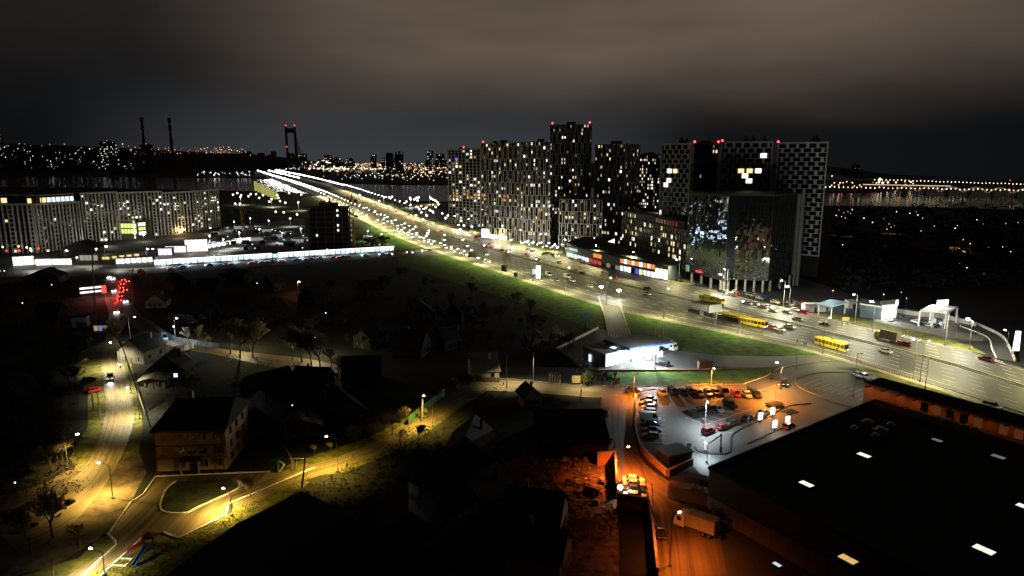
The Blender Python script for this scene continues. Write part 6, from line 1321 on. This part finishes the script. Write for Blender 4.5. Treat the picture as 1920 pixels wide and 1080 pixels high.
for k, (u, v, du, dv, h) in enumerate(((1012, 840, 40, 14, 2.2), (1075, 846, 30, 12, 1.8), (1035, 905, 34, -8, 1.6), (1095, 920, 30, 10, 1.4), (1070, 985, 50, 12, 2.0))): wall(('broken low wall at the top of the rubble yard', 'broken low wall under the black roofed house', 'crumbling wall stub in the middle of the rubble yard', 'crumbling wall stub near the tall ochre wall', 'dark wall remnant at the bottom of the rubble yard')[k], [(u, v), (u + du, v + dv)], h, ORW)
# ================================================================== trees
def treemesh(seed, h=9.0, spread=1.0, levels=4):
    rnd = random.Random(seed); tr = MB(); cw = MB()
    def grow(p, d, L, r, lv):
        n = 2 if lv < 2 else 1; q = p
        for k in range(n):
            d2 = (d + Vector((rnd.uniform(-.15, .15), rnd.uniform(-.15, .15), .03))).normalized(); e = q + d2 * L / n
            r1 = r * (1 - .35 / n * (k + 1))
            (tr if lv <= 1 else cw).tube(q, e, max(r * (1 - .35 / n * k), .035), max(r1, .03), 6 if lv == 0 else (4 if lv < 3 else 3), caps=False); q = e; d = d2
        if lv >= levels: return
        for k in range(rnd.choice((3, 4)) if lv < 3 else 4):
            a = rnd.uniform(0, 6.28); t = rnd.uniform(.4, .95) * spread; up = d * 1.0 + Vector((math.cos(a) * t, math.sin(a) * t, rnd.uniform(-.05, .25)))
            grow(q, up.normalized(), L * rnd.uniform(.6, .8), r * .6, lv + 1)
            if lv >= 1 and rnd.random() < .5: grow(p + (q - p) * rnd.uniform(.4, .9), (up + Vector((rnd.uniform(-.6, .6), rnd.uniform(-.6, .6), 0))).normalized(), L * .5, r * .45, lv + 1)
    grow(Vector((0, 0, -.1)), Vector((0, 0, 1)), h * .30, h * .022, 0)
    return tr, cw
TP = []
for s, (h, sp, lv) in enumerate(((9, 1.0, 5), (8, 1.2, 5), (11, .8, 5), (7, 1.3, 4), (10, .9, 4))):
    t, c = treemesh(100 + s, h, sp, lv); TP.append((t, c))
_tm = {}
def tree(u, v, k, sc, label, group=None, light_=False, rz=None, p=None, name='bare_tree', bark=None):
    p = g(u, v) if p is None else p; key = (k, light_)
    if key not in _tm: _tm[key] = (TP[k][0].mesh('trunk', BARK if light_ else TWIG_SHADE), TP[k][1].mesh('crown', TWIG if light_ else TWIG_SHADE))
    T = thing(name, label, 'tree', tuple(p), random.uniform(0, 6.28) if rz is None else rz, group); T.scale = (sc, sc, sc)
    put('trunk', _tm[key][0], T); put('crown', _tm[key][1], T); return T
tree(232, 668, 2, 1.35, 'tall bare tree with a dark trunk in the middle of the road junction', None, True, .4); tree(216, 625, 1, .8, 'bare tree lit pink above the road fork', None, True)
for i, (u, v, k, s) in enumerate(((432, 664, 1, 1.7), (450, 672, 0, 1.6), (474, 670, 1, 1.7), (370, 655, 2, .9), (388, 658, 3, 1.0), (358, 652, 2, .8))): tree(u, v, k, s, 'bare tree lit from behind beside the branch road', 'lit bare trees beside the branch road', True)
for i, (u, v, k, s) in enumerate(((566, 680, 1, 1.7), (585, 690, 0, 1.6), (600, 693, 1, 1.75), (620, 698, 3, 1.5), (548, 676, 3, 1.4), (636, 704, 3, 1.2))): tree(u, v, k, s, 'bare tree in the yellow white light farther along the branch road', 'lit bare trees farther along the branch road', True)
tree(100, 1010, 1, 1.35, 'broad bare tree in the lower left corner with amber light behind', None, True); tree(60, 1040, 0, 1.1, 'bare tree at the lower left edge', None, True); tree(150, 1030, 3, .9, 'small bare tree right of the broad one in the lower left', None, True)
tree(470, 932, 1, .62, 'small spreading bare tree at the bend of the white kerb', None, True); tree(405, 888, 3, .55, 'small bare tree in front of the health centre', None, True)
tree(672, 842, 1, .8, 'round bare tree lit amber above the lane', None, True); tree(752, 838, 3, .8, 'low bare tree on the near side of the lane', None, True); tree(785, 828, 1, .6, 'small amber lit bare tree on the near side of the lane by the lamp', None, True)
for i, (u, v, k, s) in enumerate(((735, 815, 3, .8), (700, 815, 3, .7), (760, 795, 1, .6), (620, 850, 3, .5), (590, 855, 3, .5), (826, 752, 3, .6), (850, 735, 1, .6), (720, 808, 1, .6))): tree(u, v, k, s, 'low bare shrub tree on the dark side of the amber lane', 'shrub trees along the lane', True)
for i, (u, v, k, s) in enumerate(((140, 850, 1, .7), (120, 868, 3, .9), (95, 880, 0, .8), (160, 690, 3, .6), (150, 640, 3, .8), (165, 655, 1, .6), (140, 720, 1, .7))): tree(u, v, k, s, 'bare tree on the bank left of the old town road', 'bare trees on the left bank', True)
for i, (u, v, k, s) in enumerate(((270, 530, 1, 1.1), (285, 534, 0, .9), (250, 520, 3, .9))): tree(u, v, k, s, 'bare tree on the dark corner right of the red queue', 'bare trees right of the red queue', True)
# bushes with leaves: many leaf sized faces
def bush(seed, n=900, rx=2.2, rz_=2.4):
    rnd = random.Random(seed); mb = MB()
    cl = [(rnd.gauss(0, .45) * rx, rnd.gauss(0, .45) * rx, rz_ * (.25 + rnd.random() * .9), rnd.uniform(.5, 1.0)) for _ in range(14)]
    for _ in range(n):
        c = rnd.choice(cl); d = Vector((rnd.gauss(0, 1), rnd.gauss(0, 1), rnd.gauss(0, 1))).normalized() * c[3] * rnd.random() ** .4; p = Vector(c[:3]) + d
        a = Vector((rnd.gauss(0, 1), rnd.gauss(0, 1), rnd.gauss(0, 1))).normalized() * .17; b = a.cross(Vector((rnd.gauss(0, 1), rnd.gauss(0, 1), rnd.gauss(0, 1)))).normalized() * .12
        mb.quad(p - a, p - b, p + a, p + b)
    return mb
BUSHM = [bush(s) for s in (1, 2, 3)]
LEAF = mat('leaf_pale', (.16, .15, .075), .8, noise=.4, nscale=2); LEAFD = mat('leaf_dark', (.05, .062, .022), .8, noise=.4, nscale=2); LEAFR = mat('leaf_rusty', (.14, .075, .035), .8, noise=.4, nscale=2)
_bm = {}
def shrub(u, v, k, sc, label, m=None, group=None, name='shrub', tall=1.0):
    m = m or LEAF; key = (k, m.name)
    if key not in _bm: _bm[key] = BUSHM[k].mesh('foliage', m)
    p = g(u, v); T = thing(name, label, 'bush' if name == 'shrub' else 'tree', tuple(p), random.uniform(0, 6), group); T.scale = (sc, sc, sc * tall); put('foliage', _bm[key], T); put('stem', boxmesh(.22, .22, 1.6, BARK, 'stem'), T, (0, 0, -.05)); return T
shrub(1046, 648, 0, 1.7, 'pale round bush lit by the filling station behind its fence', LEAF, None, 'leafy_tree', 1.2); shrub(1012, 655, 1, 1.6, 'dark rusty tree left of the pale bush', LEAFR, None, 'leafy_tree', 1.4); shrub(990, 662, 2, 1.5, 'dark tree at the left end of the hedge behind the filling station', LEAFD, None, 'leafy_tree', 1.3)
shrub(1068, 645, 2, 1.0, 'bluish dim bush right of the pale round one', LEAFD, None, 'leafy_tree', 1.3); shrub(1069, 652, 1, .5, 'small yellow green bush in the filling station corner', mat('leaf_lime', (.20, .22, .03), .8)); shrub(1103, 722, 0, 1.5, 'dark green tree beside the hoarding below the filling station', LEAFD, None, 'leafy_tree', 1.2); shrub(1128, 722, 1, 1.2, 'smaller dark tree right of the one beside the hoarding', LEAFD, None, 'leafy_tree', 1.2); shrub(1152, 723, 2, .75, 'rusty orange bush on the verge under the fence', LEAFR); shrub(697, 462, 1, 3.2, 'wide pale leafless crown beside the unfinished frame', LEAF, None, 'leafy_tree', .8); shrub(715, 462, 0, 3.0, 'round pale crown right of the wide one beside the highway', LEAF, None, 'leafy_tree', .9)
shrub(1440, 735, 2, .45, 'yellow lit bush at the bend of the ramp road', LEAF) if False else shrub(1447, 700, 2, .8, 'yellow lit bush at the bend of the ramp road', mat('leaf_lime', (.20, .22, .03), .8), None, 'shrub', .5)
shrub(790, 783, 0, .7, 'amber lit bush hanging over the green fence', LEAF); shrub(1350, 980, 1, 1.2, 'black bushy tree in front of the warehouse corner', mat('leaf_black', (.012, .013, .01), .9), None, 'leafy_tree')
rnd = random.Random(55)
def scatter(poly, n, label, group, sc=(.6, 1.1), dark=True):
    us = [p[0] for p in poly]; vs = [p[1] for p in poly]; c = 0
    while c < n:
        u, v = rnd.uniform(min(us), max(us)), rnd.uniform(min(vs), max(vs)); ins = False
        for (a, b), (c2, d) in zip(poly, poly[1:] + poly[:1]):
            if (b > v) != (d > v) and u < (c2 - a) * (v - b) / (d - b) + a: ins = not ins
        if ins: c += 1; tree(u, v, rnd.choice((3, 4)), rnd.uniform(*sc), label, group)
scatter([(300, 520), (620, 505), (900, 530), (1000, 600), (980, 660), (860, 690), (640, 660), (400, 620)], 46, 'dark bare tree in the unlit old quarter', 'bare trees of the old quarter')
scatter([(300, 700), (640, 715), (840, 700), (820, 730), (600, 820), (450, 860), (450, 780)], 20, 'dark bare tree in the unlit gardens behind the lane', 'bare trees behind the lane', (.5, .9))
scatter([(-10, 600), (120, 590), (140, 680), (150, 760), (110, 870), (-10, 900)], 32, 'dark bare tree on the black slope at the left', 'bare trees on the left slope')
scatter([(740, 910), (860, 820), (930, 820), (940, 1060), (720, 1070)], 14, 'dark bare tree in the black gardens at the bottom', 'bare trees in the bottom gardens', (.4, .7))
scatter([(700, 520), (860, 545), (1000, 590), (1060, 620), (980, 660), (860, 650), (740, 600)], 40, 'dark bare tree on the unlit slope below the highway grass', 'bare trees below the highway grass', (.8, 1.2))
# --- wooded park on the far right
mb = MB()
for k in range(420):
    u, v = rnd.uniform(1545, 1990), rnd.uniform(388, 545); p = g(u, v)
    if u < 1560 + (v - 388) * .05: continue
    h = rnd.uniform(5, 11)
    for j in range(14):
        q = Vector((p.x + rnd.gauss(0, 2.4), p.y + rnd.gauss(0, 2.4), rnd.uniform(1.5, h))); a = Vector((rnd.gauss(0, 1), rnd.gauss(0, 1), rnd.gauss(0, .7))) * 1.1; b = Vector((rnd.gauss(0, 1), rnd.gauss(0, 1), rnd.gauss(0, .7))) * 1.1; mb.quad(q - a, q - b, q + a, q + b)
build(mb, 'woods', mat('park_foliage', (.012, .013, .008), .95, noise=.4, nscale=.1), kind='stuff')
mb = MB()
for k in range(2600):
    u, v = rnd.uniform(-40, 1000), rnd.uniform(486, 1085)
    if not ((u < 150 and 560 < v < 930) or (300 < u < 820 and 668 + max(0, u - 480) * .2 < v < 830 - max(0, u - 470) * .22) or (300 < u < 1050 and 515 < v < 640) or (300 < u < 980 and 520 < v < 650) or (560 < u < 930 and v > 932 - (u - 560) * .55)): continue
    p = g(u, v); s = rnd.uniform(.5, 1.6)
    for j in range(34):
        q = Vector((p.x + rnd.gauss(0, s), p.y + rnd.gauss(0, s), rnd.uniform(.05, s * 1.5))); a = Vector((rnd.gauss(0, 1), rnd.gauss(0, 1), rnd.gauss(0, .9))) * .17; b = Vector((rnd.gauss(0, 1), rnd.gauss(0, 1), rnd.gauss(0, .9))) * .07; mb.quad(q - a, q - b, q + a, q + b)
build(mb, 'undergrowth', TWIG_SHADE, kind='stuff')
# grass tufts on the lit lawns near us
mb = MB()
def tuftpoly(poly, n, s=.35):
    us = [p[0] for p in poly]; vs = [p[1] for p in poly]; c = 0
    while c < n:
        u, v = rnd.uniform(min(us), max(us)), rnd.uniform(min(vs), max(vs)); ins = False
        for (a, b), (c2, d) in zip(poly, poly[1:] + poly[:1]):
            if (b > v) != (d > v) and u < (c2 - a) * (v - b) / (d - b) + a: ins = not ins
        if not ins: continue
        c += 1; p = g(u, v)
        for j in range(3): a = rnd.uniform(0, 6.28); h = s * rnd.uniform(.5, 1.2); w = .05; mb.poly([(p.x - w * math.cos(a), p.y - w * math.sin(a), .02), (p.x + w * math.cos(a), p.y + w * math.sin(a), .02), (p.x + rnd.uniform(-.2, .2), p.y + rnd.uniform(-.2, .2), h)])
tuftpoly([(215, 1050), (330, 1012), (430, 965), (445, 942), (560, 890), (580, 905), (470, 985), (380, 1030), (310, 1085), (150, 1090)], 5000, .16)
tuftpoly([(560, 895), (640, 888), (720, 856), (800, 812), (900, 738), (880, 725), (830, 742), (765, 780), (690, 822), (600, 850), (520, 880)], 4000, .15)
tuftpoly([(196, 640), (235, 640), (268, 800), (258, 860), (215, 885), (150, 885), (130, 860), (165, 800), (165, 740), (140, 700)], 2500, .16)
tuftpoly([(-60, 945), (60, 915), (150, 872), (262, 850), (275, 885), (246, 940), (200, 1003), (120, 1050), (-60, 1120)], 900, .13)
build(mb, 'grass', GRASS_DRY, kind='stuff')
# ================================================================== the far city
rnd = random.Random(91)
FARW = mat('far_wall', (.05, .05, .055), .9); 
FL = [emit('far_light_warm', (1, .80, .50), 3.2), emit('far_light_white', (1, .95, .85), 3.6), emit('far_light_cool', (.8, .9, 1), 3.4), emit('far_light_amber', (1, .52, .16), 3.0), emit('far_light_red', (1, .06, .05), 2.4), emit('far_light_dim', (1, .85, .6), .8)]
def farblock(u, base_y, top, wpx, label, group, lit=.3, dist=None, cols=None, mset=(0, 1, 1, 2, 5, 5), red=False, z0=0.0, name='apartment_block'):
    """a distant block: base at distance, its own window grid"""
    y = dist; x = (u - 960) / F * y / CT; h = zat((x, y), top); w = wpx * y / F
    o = thing(name, label, 'apartment block', (x, y, 0), rnd.uniform(-.25, .25), group)
    build(MB().box((0, 0, 0), (w, 18, h)), 'wall', FARW, o); build(MB().box((rnd.uniform(-.2, .2) * w, 0, h), (w * .25, 6, 3.5)), 'roof_cabin', FARW, o)
    zv = max(0, zat((x, y), top + 60)); nr = max(2, min(16, int((h - max(z0, 0)) / (y * 3.6 / F)))); nc = max(2, int(wpx / 3.2)); mb = MB()
    zb = max(z0, 0); fh = (h - zb) / nr; cw = w / nc
    for i in range(nc):
        for j in range(nr):
            if rnd.random() < lit:
                s = y / F * rnd.uniform(.45, .95); X = -w / 2 + (i + .5) * cw + rnd.uniform(-.2, .2) * cw; Z = zb + (j + .3) * fh
                mb.quad((X - s / 2, -9.2, Z), (X + s / 2, -9.2, Z), (X + s / 2, -9.2, Z + s), (X - s / 2, -9.2, Z + s), rnd.choice(mset))
    if mb.f: build(mb, 'lit_window', FL, o, kind='stuff')
    if red: build(MB().ball((0, 0, h + 3), y / F * .9, 0, 6, 4), 'beacon', FL[4], o)
    return o
for k in range(44):                                        # centre skyline
    u = rnd.uniform(470, 905); d = rnd.uniform(4200, 7000); top = rnd.uniform(288, 302) if u > 560 else rnd.uniform(283, 297)
    farblock(u, 0, top, rnd.uniform(6, 16), 'distant apartment block with scattered lights on the far bank skyline', 'blocks of the far bank skyline', .35 if u > 560 else .22, d, mset=(0, 0, 1, 3, 5, 5), red=rnd.random() < .15)
for u, t, w, lb in ((756, 285, 14, 'darker taller distant block standing out on the far bank skyline'), (738, 287, 12, 'dark distant block just left of the taller one on the skyline'), (812, 283, 11, 'slim distant block near the left residential towers')): farblock(u, 0, t, w, lb, None, .10 if u < 800 else .4, 3600)
for k in range(30):                                        # left hill
    u = rnd.uniform(-20, 280); d = rnd.uniform(3350, 3950); zr = 262 + max(0, (u - 0)) * .045; farblock(u, 0, rnd.uniform(zr + 8, zr + 36), rnd.uniform(8, 20), 'distant apartment block with lit windows on the left hillside', 'blocks on the left hillside', .17, d, mset=(1, 1, 2, 0, 5, 5), z0=20)
for u, t, w in ((230, 265, 26), (246, 283, 34), (300, 271, 22)): farblock(u, 0, t, w, ('distant slab with bright strips of light left of the twin chimneys' if u == 230 else 'wide distant block crowded with lights below the bright strips' if u == 246 else 'distant block with a row of red lights between the twin chimneys'), None, (.4, .3, .06)[(230, 246, 300).index(u)], 3500, mset=(1, 1, 0, 1) if u != 300 else (4, 3, 3), red=u != 246, z0=30)
farblock(38, 0, 254, 5, 'slim distant tower with red lights on the left hilltop', None, .7, 3900, mset=(4, 4, 4, 0), red=True)
farblock(1584, 0, 309, 13, 'dim distant block on the wooded hill right of the chequered tower', None, .12, 2900)
# street lights of the far bank: single lamps while they can be told apart, the rest as one mass
lm = {}
def farlamp(p, r, m, label, group, h=9.0):
    k = (round(r, 1), m.name)
    if k not in lm: lm[k] = MB().tube((0, 0, -h), (0, 0, 0), max(.12, r * .12), n=4).ball((0, 0, 0), r, 1, 6, 4).mesh('street_lamp', [DARKM, m])
    put('street_lamp', lm[k], None, (p.x, p.y, h), label=label, category='street lamp', group=group)
def fl(u, v, m, r, label, group, h=9.0):
    p = g(u, v, h); farlamp(p, r * p.y / F, m, label, group, h)
R5 = [(1573, 394), (1590, 397), (1582, 399), (1568, 404), (1578, 406), (1585, 409), (1598, 393), (1595, 400), (1620, 409), (1636, 417), (1657, 410), (1681, 397), (1706, 400), (1718, 397), (1721, 403), (1730, 409), (1774, 412), (1774, 423), (1752, 424), (1751, 439), (1727, 433), (1667, 420), (1677, 423), (1671, 426), (1663, 430), (1659, 461), (1580, 459), (1795, 423), (1791, 428), (1818, 421), (1832, 412), (1843, 420), (1852, 426), (1839, 433), (1886, 419), (1909, 417), (1819, 457), (1853, 464), (1880, 463), (1895, 472), (1799, 494), (1813, 502), (1845, 513), (1806, 449), (1582, 434), (1657, 552), (1700, 559), (1562, 545), (1690, 548)]
for u, v in R5: fl(u, v, FL[rnd.choice((1, 0, 5, 1))], rnd.uniform(.45, .85), 'small white lamp scattered in the dark park on the right', 'lamps in the dark park', 6)
for u, v in ((1582, 442), (1671, 438), (1795, 466), (1810, 472)): p = g(u, v); light((p.x, p.y, 7), 9000, (1, .50, .15), 'SPOT', 130, r=.6)
ribbon('park_path', [(1772, 454), (1800, 466), (1840, 480)], [(1772, 459), (1796, 473), (1838, 484)], .05, PAVE)
# right horizon: lamps on the bridge and beyond
def fl2(u, v, m, r, h=9.0): p = g(u, v, h); rr = r * p.y / F; MB2.ball(p, rr, FL.index(m), 6, 4)
MB2 = MB()
for k in range(46): u = 1548 + k * 8.4; fl2(u, 350 + (u - 1548) * .018 + rnd.uniform(-1, 1), FL[rnd.choice((0, 1, 3, 0))], 1.1, 22)
for k in range(40): u = 1640 + k * 7.2; fl2(u, 336.5 + (u - 1640) * .032 + rnd.uniform(-.6, .6), FL[rnd.choice((0, 1, 0))], .9, 20)
for k in range(26): fl2(1548 + rnd.random() * 170, 340 + rnd.random() * 9, FL[rnd.choice((0, 3, 4, 0))], 1.0, 14)
for u, v, r in ((1650, 336, 2.4), (1648, 341, 2.0), (1655, 343, 2.0), (1665, 342, 1.8), (1680, 342, 1.6)): fl(u, v, FL[0], r, 'bright cluster lamp at the foot of the wooded hill', 'bright cluster at the hill foot', 10)
for u, v, in ((1567, 318), (1586, 326), (1596, 325), (1605, 323), (1560, 330), (1894, 338)): fl(u, v, FL[0] if u < 1800 else FL[4], 1.0, 'single lamp on the wooded hill at the right' if u < 1800 else 'red beacon above the right end of the bridge', None if u > 1800 else 'lamps on the wooded hill', 12)
PLOT = [mat('plot_sheet', (.35, .36, .38), .8), mat('plot_dark', (.06, .06, .065), .8), mat('plot_blue', (.08, .14, .25), .7)]
for k in range(46):
    u = rnd.uniform(400, 575); v = rnd.uniform(428, 470); p = g(u, v); o = thing('site_cabin', 'small site cabin on the building plot behind the market', 'site cabin', tuple(p), rnd.uniform(-.3, .6), 'site cabins on the building plot')
    w = rnd.uniform(2.5, 6); build(MB().box((0, 0, 0), (w, 2.4, 2.5)), 'shell', rnd.choice(PLOT), o); build(MB().box((0, 0, 2.5), (w + .2, 2.6, .12)), 'roof', rnd.choice(PLOT), o); build(MB().box((w * .2, -1.22, .9), (.9, .06, .8)), 'window', WINC if rnd.random() < .3 else GLASS, o)
# promenade and bank lamps in the centre
for u, v in ((437, 365), (445, 362), (452, 366), (466, 368), (470, 364), (480, 364), (486, 371), (493, 366), (520, 366), (522, 371), (542, 362), (565, 365), (601, 369)): fl(u, v, FL[1], 1.7, 'bright lamp on the riverside promenade left of the unfinished frame', 'lamps of the riverside promenade', 9)
for u, v in ((441, 382), (450, 382), (517, 397), (532, 398), (557, 402), (505, 378), (525, 377), (535, 380)): fl(u, v, FL[1], 1.8, 'bright lamp beside the curved river road', 'lamps of the curved river road', 5)
for u, v in ((711, 377), (735, 369), (730, 370), (769, 371), (777, 374), (781, 371), (783, 376), (785, 370), (808, 372), (812, 374), (816, 376), (820, 379), (822, 383), (817, 388), (674, 366), (762, 378)): fl(u, v, FL[1], 1.8, 'bright white lamp at the riverside car park before the towers', 'lamps of the riverside car park', 9)
for u, v in ((845, 407), (850, 409), (866, 410), (905, 411), (836, 409), (800, 404), (790, 398), (812, 398), (798, 390), (806, 394), (786, 392), (780, 404), (793, 412), (888, 405), (840, 404), (870, 423), (863, 430)): fl(u, v, FL[rnd.choice((1, 1, 2))], 2.0, 'glaring white lamp below the left residential towers', 'lamps below the left towers', 5)
for u, v in ((790, 386), (800, 388), (812, 384), (784, 388)): fl(u, v, FL[3], 1.8, 'orange lamp at the riverside car park', 'orange lamps of the riverside car park', 4)
for k in range(34): u = 975 + rnd.random() * 90; fl2(u, 452 + (u - 975) * .12 + rnd.uniform(-3, 6), FL[rnd.choice((1, 1, 2, 0))], rnd.uniform(.9, 1.6), 2.5)
for u, v in ((15, 458), (22, 455), (35, 462), (50, 464), (57, 466), (70, 453), (82, 449), (85, 457), (101, 446), (115, 450), (5, 463), (12, 470), (168, 430), (174, 431), (195, 440), (10, 440), (90, 470), (44, 455)): fl(u, v, FL[rnd.choice((1, 1, 4, 0))], 1.7, 'small lamp at the foot of the ribbed block on the left', 'lamps at the foot of the left block', 5)
for u, v in ((66, 462), (72, 466), (36, 470)): fl(u, v, FL[4], 2.2, 'red glowing sign lamp at the foot of the left block', 'red lamps at the left block', 4)
for u, v in ((123, 471), (148, 484), (184, 468), (197, 463), (275, 468), (290, 468), (360, 460)): p = g(u, v + 16); lamp(p, zat(p, v), 'white street lamp on a pale pole at the market', 1.2, .3 if u % 2 else 2.6, LAMPW, 3000, (1, .95, .8), .55, 'street lamps at the market')
for u, v, c in ((482, 531, 1), (611, 587, 1), (627, 586, 1), (548, 760, 1), (0, 508, 1), (8, 508, 1), (42, 568, 1), (28, 905, 1), (97, 534, 2), (393, 452, 1), (520, 455, 1)): fl(u, v, FL[c], .9, 'lone small window light in the dark quarter', 'lone lights in the dark quarter', 3)
# everything too small to pick apart: one mass of city lights on the far bank
mb = MB()
def spark(u, v, r, m, h=8):
    p = g(u, v, h) if v > 306 else None
    if p is None: y = rnd.uniform(3000, 3900); p = Vector(((u - 960) / F * y / CT, y, 0)); p.z = zat(p, v)
    s = r * .75 * p.y / F; mb.box((p.x, p.y, p.z), (s, s, s), 0, m)
for k in range(700):
    u = rnd.triangular(560, 910, 680); v = 306.5 + abs(rnd.gauss(0, 9)) ; v = min(v, 341)
    spark(u, v, rnd.uniform(.5, 1.5), rnd.choice((0, 0, 0, 1, 3, 3, 5, 5, 5, 5, 5, 4)))
for k in range(150): spark(rnd.gauss(628, 18), 311 + rnd.gauss(0, 4) if rnd.random() < .8 else 309, rnd.uniform(.9, 2.2), rnd.choice((0, 0, 1, 0)))
for k in range(40): spark(rnd.gauss(800, 12), 322 + rnd.gauss(0, 4), rnd.uniform(.8, 1.8), rnd.choice((3, 3, 0)))
for k in range(130): spark(rnd.uniform(470, 740), 316.5 + rnd.gauss(0, .7), rnd.uniform(.9, 1.5), 1)
for k in range(60): u = rnd.uniform(640, 860); spark(u, 331 + rnd.gauss(0, 4), rnd.uniform(.7, 1.5), rnd.choice((1, 2, 0)))
for k in range(100): spark(rnd.uniform(-10, 270), rnd.uniform(268, 320), rnd.uniform(.5, 1.2), rnd.choice((1, 1, 2, 0, 5, 5)))
for k in range(60): spark(rnd.uniform(270, 440), rnd.uniform(276, 290), rnd.uniform(.5, 1.0), rnd.choice((4, 4, 3, 0, 5)))
for k in range(50): spark(rnd.uniform(400, 480), rnd.uniform(276, 288), rnd.uniform(.5, 1.1), rnd.choice((0, 3, 5, 4)))
for k in range(60): spark(rnd.uniform(370, 470), rnd.uniform(309, 330), rnd.uniform(.6, 1.5), rnd.choice((1, 1, 2)))
build(mb, 'city_lights', FL, kind='stuff'); build(MB2, 'distant_lamps', FL, kind='stuff')
# yellow shore wall beneath the bridge, its lamplight built in as a glow
T = thing('embankment_wall', 'yellow green lit embankment wall under the bridge approach', 'wall', tuple(g(478, 366))); EM = emit('embankment_glow', (.85, .80, .22), .42)
for k in range(7):
    a = g(480 + k * 6.2, 352 + k * 2.6 + 6); hh = zat(a, 340 + k * 3.2); build(MB().box((0, 0, 0), (4.2, 6, hh)), 'pier', EM, T, a - T.location)
